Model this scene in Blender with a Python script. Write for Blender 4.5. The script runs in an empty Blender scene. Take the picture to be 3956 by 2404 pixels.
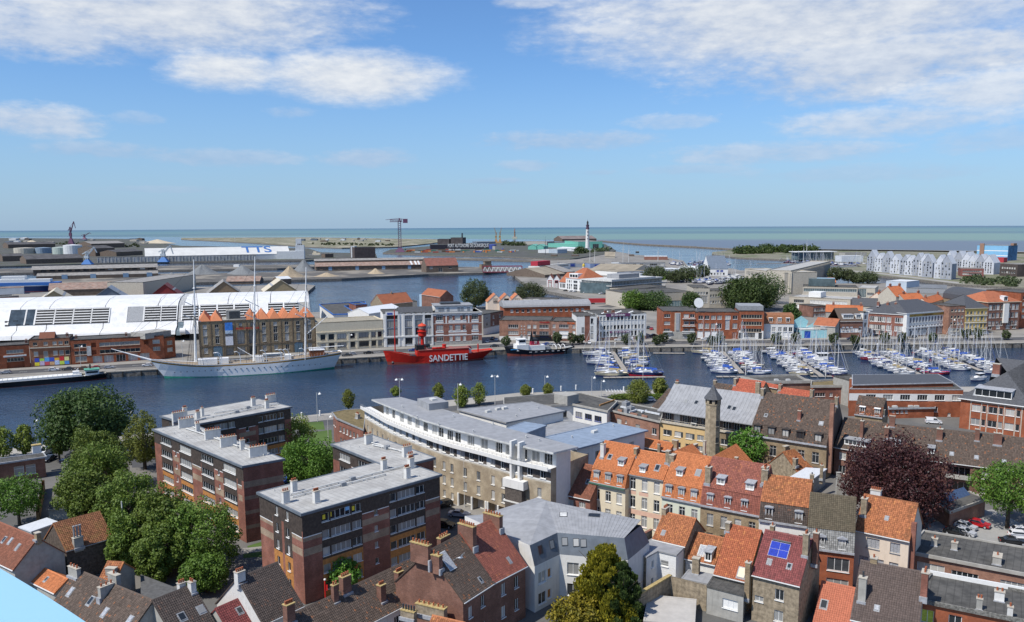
import bpy,math,random
from math import radians,sin,cos,pi,hypot,atan2,sqrt,tan
from mathutils import Vector,Matrix
rng=random.Random(11)
SC=bpy.context.scene
COL=SC.collection
CAM_H=62.0;FPX=3212.0;PCX=1978.0;PCY=1317.0;LEVEL=867.0;ROLL=0.0050
PITCH=math.atan((PCY-LEVEL)/FPX)
_f=Vector((0,cos(PITCH),-sin(PITCH)));_r0=Vector((1,0,0));_u0=Vector((0,sin(PITCH),cos(PITCH)))
_r=_r0*cos(ROLL)-_u0*sin(ROLL);_u=_u0*cos(ROLL)+_r0*sin(ROLL)
cam=bpy.data.cameras.new('camera');camo=bpy.data.objects.new('camera',cam);COL.objects.link(camo)
m4=Matrix(((_r.x,_u.x,-_f.x,0),(_r.y,_u.y,-_f.y,0),(_r.z,_u.z,-_f.z,CAM_H),(0,0,0,1)))
camo.matrix_world=m4
cam.sensor_width=36;cam.lens=FPX/3956*36;cam.shift_y=(PCY-1202)/3956.0
cam.clip_start=0.1;cam.clip_end=60000
SC.camera=camo
def ray(x,y):
 return _f+_r*((x-PCX)/FPX)-_u*((y-PCY)/FPX)
def P(q,z=2.5):
 d=ray(*q);t=(z-CAM_H)/d.z
 return Vector((d.x*t,d.y*t))
def zat(q,xy):
 d=ray(*q);return CAM_H+d.z*hypot(xy[0],xy[1])/hypot(d.x,d.y)
def zoom(x0,y0,s):
 return lambda x,y:(x0+x/s,y0+y/s)
F_=lambda x,y:(x,y)
Z1=zoom(0,1450,1.569);Z2=zoom(1000,1450,1.569);Z3=zoom(2000,1450,1.569);Z4=zoom(2856,1450,1.569)
ZA=zoom(1000,1750,2.289);ZB=zoom(1500,1850,2.703);ZC=zoom(0,1850,2.703);ZD=zoom(500,1850,2.703)
ZE=zoom(0,1050,3.327);ZF=zoom(650,1000,2.994);ZG=zoom(1450,1150,3.08);ZH=zoom(2250,1250,3.08)
R1=zoom(0,850,1.8667);R2=zoom(1200,850,1.8667);R3=zoom(2100,850,2.139);R4=zoom(2956,850,2.139)
ZI=zoom(2150,2000,3.705);ZJ=zoom(2700,2000,3.705);ZK=zoom(3256,1950,3.297)
ZT=zoom(1800,920,3.52);ZU=zoom(2500,950,2.738);ZV=zoom(500,850,3.08)
ZP=zoom(2800,1380,3.52);ZQ=zoom(0,1600,4.278);ZS=zoom(1950,1470,3.52)
ZL=zoom(2250,1600,3.327);ZM=zoom(2900,1500,3.743);ZN=zoom(3350,1400,2.721)
SUN_EL=radians(54);SUN_AZ=Vector((-0.82,-0.57)).normalized()
sd=bpy.data.lights.new('sun','SUN');sd.energy=4.0;sd.angle=radians(0.5);sd.color=(1.0,0.95,0.87)
so=bpy.data.objects.new('sun',sd);COL.objects.link(so)
sv=Vector((SUN_AZ.x*cos(SUN_EL),SUN_AZ.y*cos(SUN_EL),sin(SUN_EL)))
so.rotation_euler=sv.to_track_quat('Z','Y').to_euler()
SC.view_settings.view_transform='Standard';SC.view_settings.look='None'
SC.view_settings.exposure=0.35;SC.view_settings.gamma=1.0;SC.view_settings.use_curve_mapping=False
class N:
 """tiny node-tree writer"""
 def __init__(s,tree):s.t=tree;s.n=tree.nodes;s.l=tree.links
 def new(s,typ,**kw):
  n=s.n.new(typ)
  for k,v in kw.items():
   if k.startswith('i_'):n.inputs[k[2:].replace('_',' ')].default_value=v
   else:setattr(n,k,v)
  return n
 def put(s,sock,v):
  if hasattr(v,'is_output'):s.l.new(v,sock)
  else:sock.default_value=v
 def math(s,op,a,b=0.0,c=None,clamp=False):
  n=s.n.new('ShaderNodeMath');n.operation=op;n.use_clamp=clamp
  s.put(n.inputs[0],a);s.put(n.inputs[1],b)
  if c is not None:s.put(n.inputs[2],c)
  return n.outputs[0]
 def mix(s,f,a,b,blend='MIX'):
  n=s.n.new('ShaderNodeMix');n.data_type='RGBA';n.blend_type=blend
  s.put(n.inputs[0],f);s.put(n.inputs[6],c4(a));s.put(n.inputs[7],c4(b))
  return n.outputs[2]
 def ramp(s,f,a,b):
  n=s.n.new('ShaderNodeMapRange');n.interpolation_type='SMOOTHSTEP'
  s.put(n.inputs[0],f);n.inputs[1].default_value=a;n.inputs[2].default_value=b
  return n.outputs[0]
 def noise(s,vec,scale,detail=3,rough=0.55,out='Fac'):
  n=s.n.new('ShaderNodeTexNoise');n.inputs['Scale'].default_value=scale
  n.inputs['Detail'].default_value=detail;n.inputs['Roughness'].default_value=rough
  if vec is not None:s.l.new(vec,n.inputs['Vector'])
  return n.outputs[out]
 def mapping(s,vec,scale=(1,1,1),loc=(0,0,0)):
  n=s.n.new('ShaderNodeMapping');s.l.new(vec,n.inputs['Vector'])
  n.inputs['Scale'].default_value=scale;n.inputs['Location'].default_value=loc
  return n.outputs[0]
def c4(c):
 if hasattr(c,'is_output'):return c
 return(c[0],c[1],c[2],1.0)if not isinstance(c,(int,float))else(c,c,c,1.0)
def make_world():
 w=bpy.data.worlds.new('World');SC.world=w;w.use_nodes=True
 t=N(w.node_tree);t.n.clear()
 sky=t.new('ShaderNodeTexSky',sky_type='NISHITA',sun_disc=False)
 sky.sun_elevation=SUN_EL;sky.sun_rotation=atan2(SUN_AZ.x,SUN_AZ.y)
 sky.altitude=0;sky.air_density=SKY[1];sky.dust_density=SKY[2];sky.ozone_density=SKY[3]
 tc=t.new('ShaderNodeTexCoord');sep=t.new('ShaderNodeSeparateXYZ');t.l.new(tc.outputs['Generated'],sep.inputs[0])
 az=t.math('ARCTAN2',sep.outputs[0],sep.outputs[1]);el=t.math('ARCSINE',sep.outputs[2])
 cmb=t.new('ShaderNodeCombineXYZ');t.put(cmb.inputs[0],az);t.put(cmb.inputs[1],t.math('MULTIPLY',el,2.6))
 big=t.noise(cmb.outputs[0],9.0,5,0.6);fine=t.noise(cmb.outputs[0],34.0,4,0.6)
 wisp=t.noise(cmb.outputs[0],110.0,4,0.65)
 wob=t.math('ADD',t.math('MULTIPLY',t.math('SUBTRACT',big,0.5),6.5),t.math('ADD',t.math('MULTIPLY',t.math('SUBTRACT',fine,0.5),3.6),t.math('MULTIPLY',t.math('SUBTRACT',wisp,0.5),1.3)))
 mask=None;lit=None
 for(x,y,rx,ry,amp,dens,tone)in CLOUDS:
  d=ray(x*1.6062,y*1.6062).normalized()
  a0=atan2(d.x,d.y);e0=math.asin(d.z);k=1.6062/FPX*cos(e0)
  u=t.math('DIVIDE',t.math('SUBTRACT',az,a0),rx*k);v=t.math('DIVIDE',t.math('SUBTRACT',el,e0),ry*k)
  q=t.math('ADD',t.math('MULTIPLY',u,u),t.math('MULTIPLY',v,v))
  mm=t.math('SUBTRACT',1.0,q)
  mm=t.math('ADD',mm,t.math('MULTIPLY',wob,amp))
  mk=t.math('MULTIPLY',t.ramp(mm,-0.35,1.05),dens)
  lv=t.math('MULTIPLY',mk,t.math('ADD',tone,t.math('MULTIPLY',v,0.16)))
  lit=lv if lit is None else t.math('MAXIMUM',lit,lv)
  mask=mk if mask is None else t.math('MAXIMUM',mask,mk)
 hi=t.ramp(el,0.31,0.42);back=t.math('SUBTRACT',1.0,t.ramp(sep.outputs[1],0.35,0.72))
 oth=t.math('MULTIPLY',t.ramp(t.noise(tc.outputs['Generated'],3.2,5,0.6),0.52,0.68),t.math('MAXIMUM',hi,back))
 oth=t.math('MULTIPLY',oth,t.math('MULTIPLY',t.ramp(el,0.03,0.12),0.85))
 lit=t.math('MAXIMUM',lit,t.math('MULTIPLY',oth,0.85));mask=t.math('MAXIMUM',mask,oth)
 shade=t.math('ADD',t.math('DIVIDE',lit,t.math('MAXIMUM',mask,0.02)),t.math('MULTIPLY',t.math('SUBTRACT',t.math('ADD',big,fine),1.0),1.1),clamp=True)
 ccol=t.mix(shade,CLOUD_DARK,CLOUD_LIGHT)
 blue=t.mix(1.0,sky.outputs[0],SKYTINT,'MULTIPLY')
 col=t.mix(mask,blue,ccol)
 low=t.math('MULTIPLY',t.math('SUBTRACT',1.0,t.ramp(el,-0.02,0.20)),0.62)
 col=t.mix(low,col,LOWAIR)
 bg=t.new('ShaderNodeBackground');t.l.new(col,bg.inputs[0]);bg.inputs[1].default_value=SKY[0]
 out=t.new('ShaderNodeOutputWorld');t.l.new(bg.outputs[0],out.inputs[0])
CLOUDS=[(390,15,470,118,.27,.95,.6),(120,70,260,60,.4,.8,.55),(540,165,150,52,.28,.95,.8),(850,182,250,66,.24,.97,.75),(70,290,150,36,.45,.8,.6),(1950,30,640,135,.24,.95,.58),(1470,75,110,36,.4,.8,.75),(2130,145,460,90,.35,.9,.5),(2380,210,220,50,.35,.85,.78),(2150,292,260,36,.4,.75,.7),(1350,338,220,24,.6,.5,.28),(1880,367,260,26,.5,.6,.5),(890,380,110,24,.5,.55,.36),(260,362,150,19,.6,.45,.3),(510,377,170,19,.6,.45,.3),(1270,398,80,13,.5,.45,.4),(1190,436,80,9,.5,.4,.25),(1620,292,110,18,.7,.4,.5),(2420,330,140,30,.6,.4,.4),(1660,408,130,11,.6,.35,.3),(700,270,60,14,.6,.3,.5),(330,285,60,16,.6,.3,.45),(1440,415,50,8,.5,.35,.3),(2100,415,300,20,.7,.3,.3),(1270,5,90,18,.4,.6,.7),(390,455,130,8,.6,.3,.25),(1000,450,60,6,.5,.3,.25),(640,140,330,30,.9,.4,.5)]
SKY=(0.10,1.0,0.4,2.0);SKYTINT=(0.60,0.84,1.13)
CLOUD_DARK=(3.2,3.9,5.2);CLOUD_LIGHT=(6.7,6.9,7.1);LOWAIR=(2.55,3.75,5.7)
make_world()
MAT={}
def mat(name,c=(.5,.5,.5),rough=.8,var=.15,scale=1.5,spec=.3,kind=None,c2=None,metal=0.0,bump=0.0,c3=None):
 if name in MAT:return MAT[name]
 m=bpy.data.materials.new(name);m.use_nodes=True;t=N(m.node_tree)
 b=t.n['Principled BSDF'];b.inputs['Roughness'].default_value=rough
 b.inputs['Specular IOR Level'].default_value=spec;b.inputs['Metallic'].default_value=metal
 tc=t.new('ShaderNodeTexCoord');ob=tc.outputs['Object']
 col=c
 lo=tuple(x*(1-var)for x in c);hi=tuple(min(1,x*(1+var))for x in c)
 n1=t.noise(ob,scale,5,.6)
 if kind=='brick':
  sp=t.new('ShaderNodeSeparateXYZ');t.l.new(ob,sp.inputs[0]);cm=t.new('ShaderNodeCombineXYZ')
  t.put(cm.inputs[0],t.math('ADD',sp.outputs[0],sp.outputs[1]));t.put(cm.inputs[1],sp.outputs[2])
  br=t.new('ShaderNodeTexBrick');t.l.new(cm.outputs[0],br.inputs['Vector']);br.inputs['Scale'].default_value=2.2
  br.inputs['Color1'].default_value=c4(lo);br.inputs['Color2'].default_value=c4(hi)
  br.inputs['Mortar'].default_value=c4(c2 or tuple(.6*x+.08 for x in c));br.inputs['Mortar Size'].default_value=.02
  br.inputs['Row Height'].default_value=.17
  stain=t.mix(t.ramp(t.noise(ob,.35,4,.65),.35,.75),c4((.66,.62,.6)),c4((1.08,1.06,1.04)))
  col=t.mix(1.0,br.outputs[0],stain,'MULTIPLY')
 elif kind=='tile':
  g=t.new('ShaderNodeNewGeometry');oi=t.new('ShaderNodeObjectInfo')
  r=t.math('FRACT',t.math('ADD',g.outputs['Random Per Island'],t.math('MULTIPLY',oi.outputs['Random'],7.31)))
  col=t.mix(r,lo,hi)
  odd=t.ramp(r,.94,.97)
  col=t.mix(t.math('MULTIPLY',odd,.7),col,c3 or c)
  moss=t.ramp(t.noise(ob,.55,5,.7),.45,.72)
  col=t.mix(t.math('MULTIPLY',moss,.55),col,c2 or tuple(.45*x+.01 for x in c))
  streak=t.noise(t.mapping(ob,(2.2,.25,.25)),1.2,4,.6)
  col=t.mix(t.math('MULTIPLY',t.ramp(streak,.5,.75),.4),col,tuple(x*.5 for x in c))
 elif kind=='flat':
  n2=t.noise(ob,.22,5,.7)
  col=t.mix(t.ramp(n1,.3,.7),lo,hi)
  col=t.mix(t.math('MULTIPLY',t.ramp(n2,.42,.66),.6),col,c2 or tuple(x*.45 for x in c))
  wv=t.new('ShaderNodeTexWave',bands_direction='X');t.l.new(ob,wv.inputs['Vector']);wv.inputs['Scale'].default_value=.31
  col=t.mix(t.math('MULTIPLY',t.ramp(wv.outputs['Fac'],.955,.99),.45),col,tuple(x*.4 for x in c))
 elif kind=='render':
  col=t.mix(t.ramp(n1,.25,.75),lo,hi)
  st=t.noise(t.mapping(ob,(1.6,1.6,.12)),1.1,5,.65)
  col=t.mix(t.math('MULTIPLY',t.ramp(st,.5,.8),.45),col,c2 or tuple(x*.55 for x in c))
 elif kind=='zinc':
  col=t.mix(t.ramp(n1,.3,.7),lo,hi)
  st=t.noise(t.mapping(ob,(.9,.08,.3)),1.3,4,.6)
  col=t.mix(t.math('MULTIPLY',t.ramp(st,.45,.75),.5),col,c2 or tuple(min(1,x*1.35)for x in c))
 elif kind=='leaf':
  g=t.new('ShaderNodeNewGeometry');oi=t.new('ShaderNodeObjectInfo')
  col=t.mix(g.outputs['Random Per Island'],lo,c2 or hi)
  col=t.mix(t.math('MULTIPLY',t.ramp(t.noise(ob,.45,3,.6),.35,.7),.5),col,c3 or c)
  hs=t.new('ShaderNodeHueSaturation');t.l.new(col,hs.inputs['Color'])
  t.put(hs.inputs['Value'],t.math('ADD',.82,t.math('MULTIPLY',oi.outputs['Random'],.36)))
  t.put(hs.inputs['Hue'],t.math('ADD',.487,t.math('MULTIPLY',oi.outputs['Random'],.026)))
  col=hs.outputs[0]
 elif kind=='glass':
  oi=t.new('ShaderNodeObjectInfo');r=oi.outputs['Random']
  col=t.mix(t.ramp(r,.48,.49),c,(.30,.30,.29));col=t.mix(t.ramp(r,.80,.81),col,(.5,.49,.46))
  sp=t.new('ShaderNodeSeparateXYZ');t.l.new(ob,sp.inputs[0])
  fold=t.ramp(t.math('SINE',t.math('MULTIPLY',sp.outputs[0],38)),-.5,1)
  col=t.mix(t.math('MULTIPLY',fold,.35),col,tuple(x*.3 for x in c))
 elif kind=='ground':
  n2=t.noise(ob,.05,6,.7);n3=t.noise(ob,3.0,3,.6)
  col=t.mix(t.ramp(n2,.3,.7),lo,hi);col=t.mix(t.math('MULTIPLY',t.ramp(n3,.45,.7),.25),col,tuple(x*.55 for x in c))
  if c2:col=t.mix(t.ramp(t.noise(ob,.018,5,.65),.5,.62),col,c2)
 else:
  col=t.mix(t.ramp(n1,.3,.7),lo,hi)
  if c2:col=t.mix(t.math('MULTIPLY',t.ramp(t.noise(ob,.4,5,.7),.48,.68),.7),col,c2)
 t.put(b.inputs['Base Color'],c4(col))
 if kind=='leaf':
  tr=t.new('ShaderNodeBsdfTranslucent');t.put(tr.inputs[0],col);mx=t.new('ShaderNodeMixShader');mx.inputs[0].default_value=.28
  t.l.new(b.outputs[0],mx.inputs[1]);t.l.new(tr.outputs[0],mx.inputs[2]);t.l.new(mx.outputs[0],t.n['Material Output'].inputs[0])
 if bump:
  bm=t.new('ShaderNodeBump',i_Strength=bump,i_Distance=.05);t.l.new(t.noise(ob,scale*4,4,.7),bm.inputs['Height'])
  t.l.new(bm.outputs[0],b.inputs['Normal'])
 MAT[name]=m;return m
class B:
 def __init__(s):s.v=[];s.f=[];s.m=[]
 def face(s,pts,m=0):
  i=len(s.v);s.v.extend(tuple(p)for p in pts);s.f.append(tuple(range(i,i+len(pts))));s.m.append(m);return s
 def add(s,vs,fs,m=0):
  i=len(s.v);s.v.extend(tuple(p)for p in vs)
  for f in fs:s.f.append(tuple(i+k for k in f));s.m.append(m)
  return s
 def box(s,x0,y0,z0,x1,y1,z1,m=0):
  return s.add([(x0,y0,z0),(x1,y0,z0),(x1,y1,z0),(x0,y1,z0),(x0,y0,z1),(x1,y0,z1),(x1,y1,z1),(x0,y1,z1)],[(3,2,1,0),(4,5,6,7),(0,1,5,4),(1,2,6,5),(2,3,7,6),(3,0,4,7)],m)
 def prism(s,poly,z0,z1,m=0,cap=True,mt=None):
  n=len(poly);vs=[(p[0],p[1],z0)for p in poly]+[(p[0],p[1],z1)for p in poly]
  s.add(vs,[(i,(i+1)%n,n+(i+1)%n,n+i)for i in range(n)],m)
  if cap:
   s.add(vs[n:],[tuple(range(n))],m if mt is None else mt);s.add(vs[:n],[tuple(reversed(range(n)))],m)
  return s
 def bar(s,p,q,w,h=None,m=0):
  p=Vector(p);q=Vector(q);d=(q-p)
  if d.length<1e-6:return s
  d.normalize();up=Vector((0,0,1))if abs(d.z)<.95 else Vector((0,1,0))
  a=d.cross(up).normalized()*w/2;b=a.cross(d).normalized()*(h or w)/2
  vs=[p-a-b,p+a-b,p+a+b,p-a+b,q-a-b,q+a-b,q+a+b,q-a+b]
  return s.add(vs,[(0,1,2,3),(7,6,5,4),(0,4,5,1),(1,5,6,2),(2,6,7,3),(3,7,4,0)],m)
 def tube(s,p,q,r0,r1=None,n=8,m=0,cap=True):
  r1=r0 if r1 is None else r1;p=Vector(p);q=Vector(q);d=(q-p).normalized()
  up=Vector((0,0,1))if abs(d.z)<.95 else Vector((1,0,0));a=d.cross(up).normalized();b=d.cross(a).normalized()
  vs=[p+(a*cos(2*pi*i/n)+b*sin(2*pi*i/n))*r0 for i in range(n)]+[q+(a*cos(2*pi*i/n)+b*sin(2*pi*i/n))*r1 for i in range(n)]
  s.add(vs,[(i,n+i,n+(i+1)%n,(i+1)%n)for i in range(n)],m)
  if cap:s.add(vs,[tuple(range(n)),tuple(reversed(range(n,2*n)))],m)
  return s
 def lathe(s,prof,n=12,m=0,c=(0,0),phase=0.0):
  k=len(s.v)
  for(r,z)in prof:
   for i in range(n):
    a=2*pi*i/n+phase;s.v.append((c[0]+r*cos(a),c[1]+r*sin(a),z))
  for j in range(len(prof)-1):
   for i in range(n):
    s.f.append((k+j*n+i,k+j*n+(i+1)%n,k+(j+1)*n+(i+1)%n,k+(j+1)*n+i));s.m.append(m)
  s.f.append(tuple(k+(len(prof)-1)*n+i for i in range(n)));s.m.append(m)
  return s
 def loft(s,secs,m=0,closed=False,caps=True):
  """secs: list of equal-length point rows"""
  k=len(s.v);n=len(secs[0])
  for r in secs:s.v.extend(tuple(p)for p in r)
  for j in range(len(secs)-1):
   for i in range(n if closed else n-1):
    s.f.append((k+j*n+i,k+j*n+(i+1)%n,k+(j+1)*n+(i+1)%n,k+(j+1)*n+i));s.m.append(m)
  if caps:
   s.f.append(tuple(k+i for i in reversed(range(n))));s.m.append(m)
   s.f.append(tuple(k+(len(secs)-1)*n+i for i in range(n)));s.m.append(m)
  return s
 def mesh(s,name,mats,smooth=False):
  me=bpy.data.meshes.new(name);me.from_pydata(s.v,[],s.f)
  for m in(mats if isinstance(mats,(list,tuple))else[mats]):me.materials.append(m)
  me.polygons.foreach_set('material_index',s.m)
  if smooth:me.polygons.foreach_set('use_smooth',[True]*len(s.f))
  me.update();return me
 def obj(s,name,mats,parent=None,loc=(0,0,0),rz=0.0,smooth=False,**props):
  return inst(name,s.mesh(name,mats,smooth),parent,loc,rz,**props)
def inst(name,me,parent=None,loc=(0,0,0),rz=0.0,rot=None,**props):
 o=bpy.data.objects.new(name,me);COL.objects.link(o);o.parent=parent;o.location=loc
 o.rotation_euler=rot if rot else(0,0,rz)
 for k,v in props.items():o[k]=v
 return o
def thing(name,label,cat,loc=(0,0,0),rz=0.0,group=None):
 o=bpy.data.objects.new(name,None);COL.objects.link(o);o.location=loc;o.rotation_euler=(0,0,rz);o.empty_display_size=.5
 o['label']=label;o['category']=cat
 if group:o['group']=group
 return o
def tag(o,label,cat,group=None):
 o['label']=label;o['category']=cat
 if group:o['group']=group
 return o
def struct(o):o['kind']='structure';return o
def copy_tree(o,loc,rz,label=None,group=None):
 c=o.copy();COL.objects.link(c);c.location=loc;c.rotation_euler=(0,0,rz)
 if label:c['label']=label
 if group:c['group']=group
 for ch in o.children:
  d=ch.copy();COL.objects.link(d);d.parent=c
  for g in ch.children:
   e=g.copy();COL.objects.link(e);e.parent=d
 return c
PANE=mat('window_glass',(.025,.03,.035),.08,0,spec=.6,kind='glass')
PANEC=mat('curtained_glass',(.33,.34,.36),.25,.3,6,spec=.5)
WHITE=mat('white_paint',(.72,.72,.7),.55,.05)
GREYW=mat('weathered_white',(.52,.52,.5),.7,.2,1.0)
BLACK=mat('black_paint',(.018,.018,.02),.5,.1)
DARK=mat('dark_metal',(.05,.055,.06),.5,.2)
GREY=mat('grey_paint',(.27,.28,.29),.6,.15)
ZINC=mat('zinc_sheet',(.265,.27,.28),.68,.12,.8,kind='zinc')
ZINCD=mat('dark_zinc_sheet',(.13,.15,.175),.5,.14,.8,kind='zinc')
LEAD=mat('lead_flashing',(.33,.34,.36),.6,.2)
CONC=mat('concrete',(.36,.345,.31),.85,.15,.8,kind='render')
STONE=mat('pale_stone',(.45,.41,.34),.85,.12,1.0,kind='render')
REDBRICK=mat('red_brick',(.29,.118,.082),.85,.22,kind='brick')
ORBRICK=mat('orange_brick',(.37,.105,.04),.85,.16,kind='brick')
BROWNBRICK=mat('brown_brick',(.235,.115,.08),.85,.25,kind='brick')
PINKBRICK=mat('pink_brick',(.36,.19,.13),.85,.18,kind='brick')
YELBRICK=mat('yellow_brick',(.34,.265,.16),.88,.25,kind='brick')
OLDBRICK=mat('old_brick',(.27,.22,.155),.9,.4,1.6,kind='render',c2=(.1,.085,.06),bump=.5)
SANDBRICK=mat('sand_brick',(.47,.40,.285),.85,.08,kind='brick')
BEIGEB=mat('beige_band',(.38,.29,.205),.85,.15,kind='brick')
BROWNCLAD=mat('brown_cladding',(.062,.048,.04),.7,.3,2.0)
ORCLAD=mat('orange_panel',(.42,.19,.06),.7,.2,2.0)
CREAM=mat('cream_render',(.66,.58,.43),.85,.06,1.0,kind='render')
CREAMP=mat('pale_pink_render',(.68,.57,.46),.85,.05,1.0,kind='render')
PALEGR=mat('pale_green_render',(.60,.62,.50),.85,.05,1.0,kind='render')
OCHRE=mat('ochre_render',(.60,.42,.20),.85,.06,1.0,kind='render')
WRENDER=mat('white_render',(.68,.67,.64),.8,.05,1.0,kind='render')
GRENDER=mat('grey_render',(.34,.33,.30),.9,.15,1.0,kind='render')
DRENDER=mat('dark_render',(.17,.165,.15),.9,.25,1.0,kind='render')
T_OR=mat('orange_tiles',(.45,.158,.062),.8,.2,kind='tile',c2=(.38,.135,.055))
T_ORM=mat('mossy_orange_tiles',(.33,.125,.055),.85,.35,kind='tile',c2=(.16,.08,.04),c3=(.5,.22,.07))
T_RED=mat('red_tiles',(.245,.085,.06),.7,.25,kind='tile',c2=(.19,.065,.045),c3=(.36,.13,.06))
T_PUR=mat('glazed_red_tiles',(.19,.052,.048),.5,.3,kind='tile',c2=(.13,.042,.042))
T_BRN=mat('brown_tiles',(.105,.078,.062),.85,.3,kind='tile',c2=(.075,.06,.05),c3=(.3,.115,.045))
T_BRD=mat('dark_brown_tiles',(.085,.067,.058),.85,.25,kind='tile',c2=(.06,.05,.045),c3=(.17,.09,.06))
T_RBR=mat('rust_brown_tiles',(.215,.085,.052),.85,.22,kind='tile',c2=(.13,.065,.045))
T_SAL=mat('salmon_tiles',(.40,.135,.08),.75,.14,kind='tile',c2=(.38,.12,.07))
FLATG=mat('grey_flat_roof',(.40,.395,.375),.9,.14,.9,kind='flat',c2=(.27,.26,.245))
FLATD=mat('dark_flat_roof',(.075,.073,.068),.9,.25,.9,kind='flat',c2=(.12,.115,.105))
SLATE=mat('slate_roof',(.075,.078,.085),.6,.25,2.5)
POT=mat('clay_pot',(.33,.105,.05),.85,.2)
WIN={}
def win_mesh(w,h,nx,ny,fm,far,gm,t):
 k=(round(w,2),round(h,2),nx,ny,fm.name,far,gm.name)
 if k in WIN:return WIN[k]
 b=B();x0=-w/2
 b.box(x0,0,0,-x0,.09,t);b.box(x0,0,h-t,-x0,.09,h);b.box(x0,0,t,x0+t,.09,h-t);b.box(-x0-t,0,t,-x0,.09,h-t)
 for i in range(1,nx):x=x0+w*i/nx;b.box(x-t*.45,.004,t,x+t*.45,.085,h-t)
 for j in range(1,ny):z=h*(1-.28)if ny==2 else h*j/ny;b.box(x0+t,.008,z-t*.4,-x0-t,.08,z+t*.4)
 b.box(x0-.06,-.14-REC,-.1,-x0+.06,0,-.003)
 g=B()if not far else b
 g.face([(x0+t*.5,.05,t*.5),(-x0-t*.5,.05,t*.5),(-x0-t*.5,.05,h-t*.5),(x0+t*.5,.05,h-t*.5)],1 if far else 0)
 r=(b.mesh('window',[fm,gm]if far else[fm]),None if far else g.mesh('pane',[gm]))
 WIN[k]=r;return r
REC=.14
def place_window(root,p,ang,w,h,nx=2,ny=1,fm=None,far=False,gm=None,name='window',t=None):
 me,pane=win_mesh(w,h,nx,ny,fm or WHITE,far,gm or PANE,t or(.1 if far else .075))
 o=inst(name,me,root,p,ang)
 if pane:inst('pane',pane,o)
 return o
def row(n,z,w,h,u0,u1,**kw):
 s=(u1-u0)/n
 return[dict(u=u0+s*(i+.5)-w/2,z=z,w=w,h=h,**kw)for i in range(n)]
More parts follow.
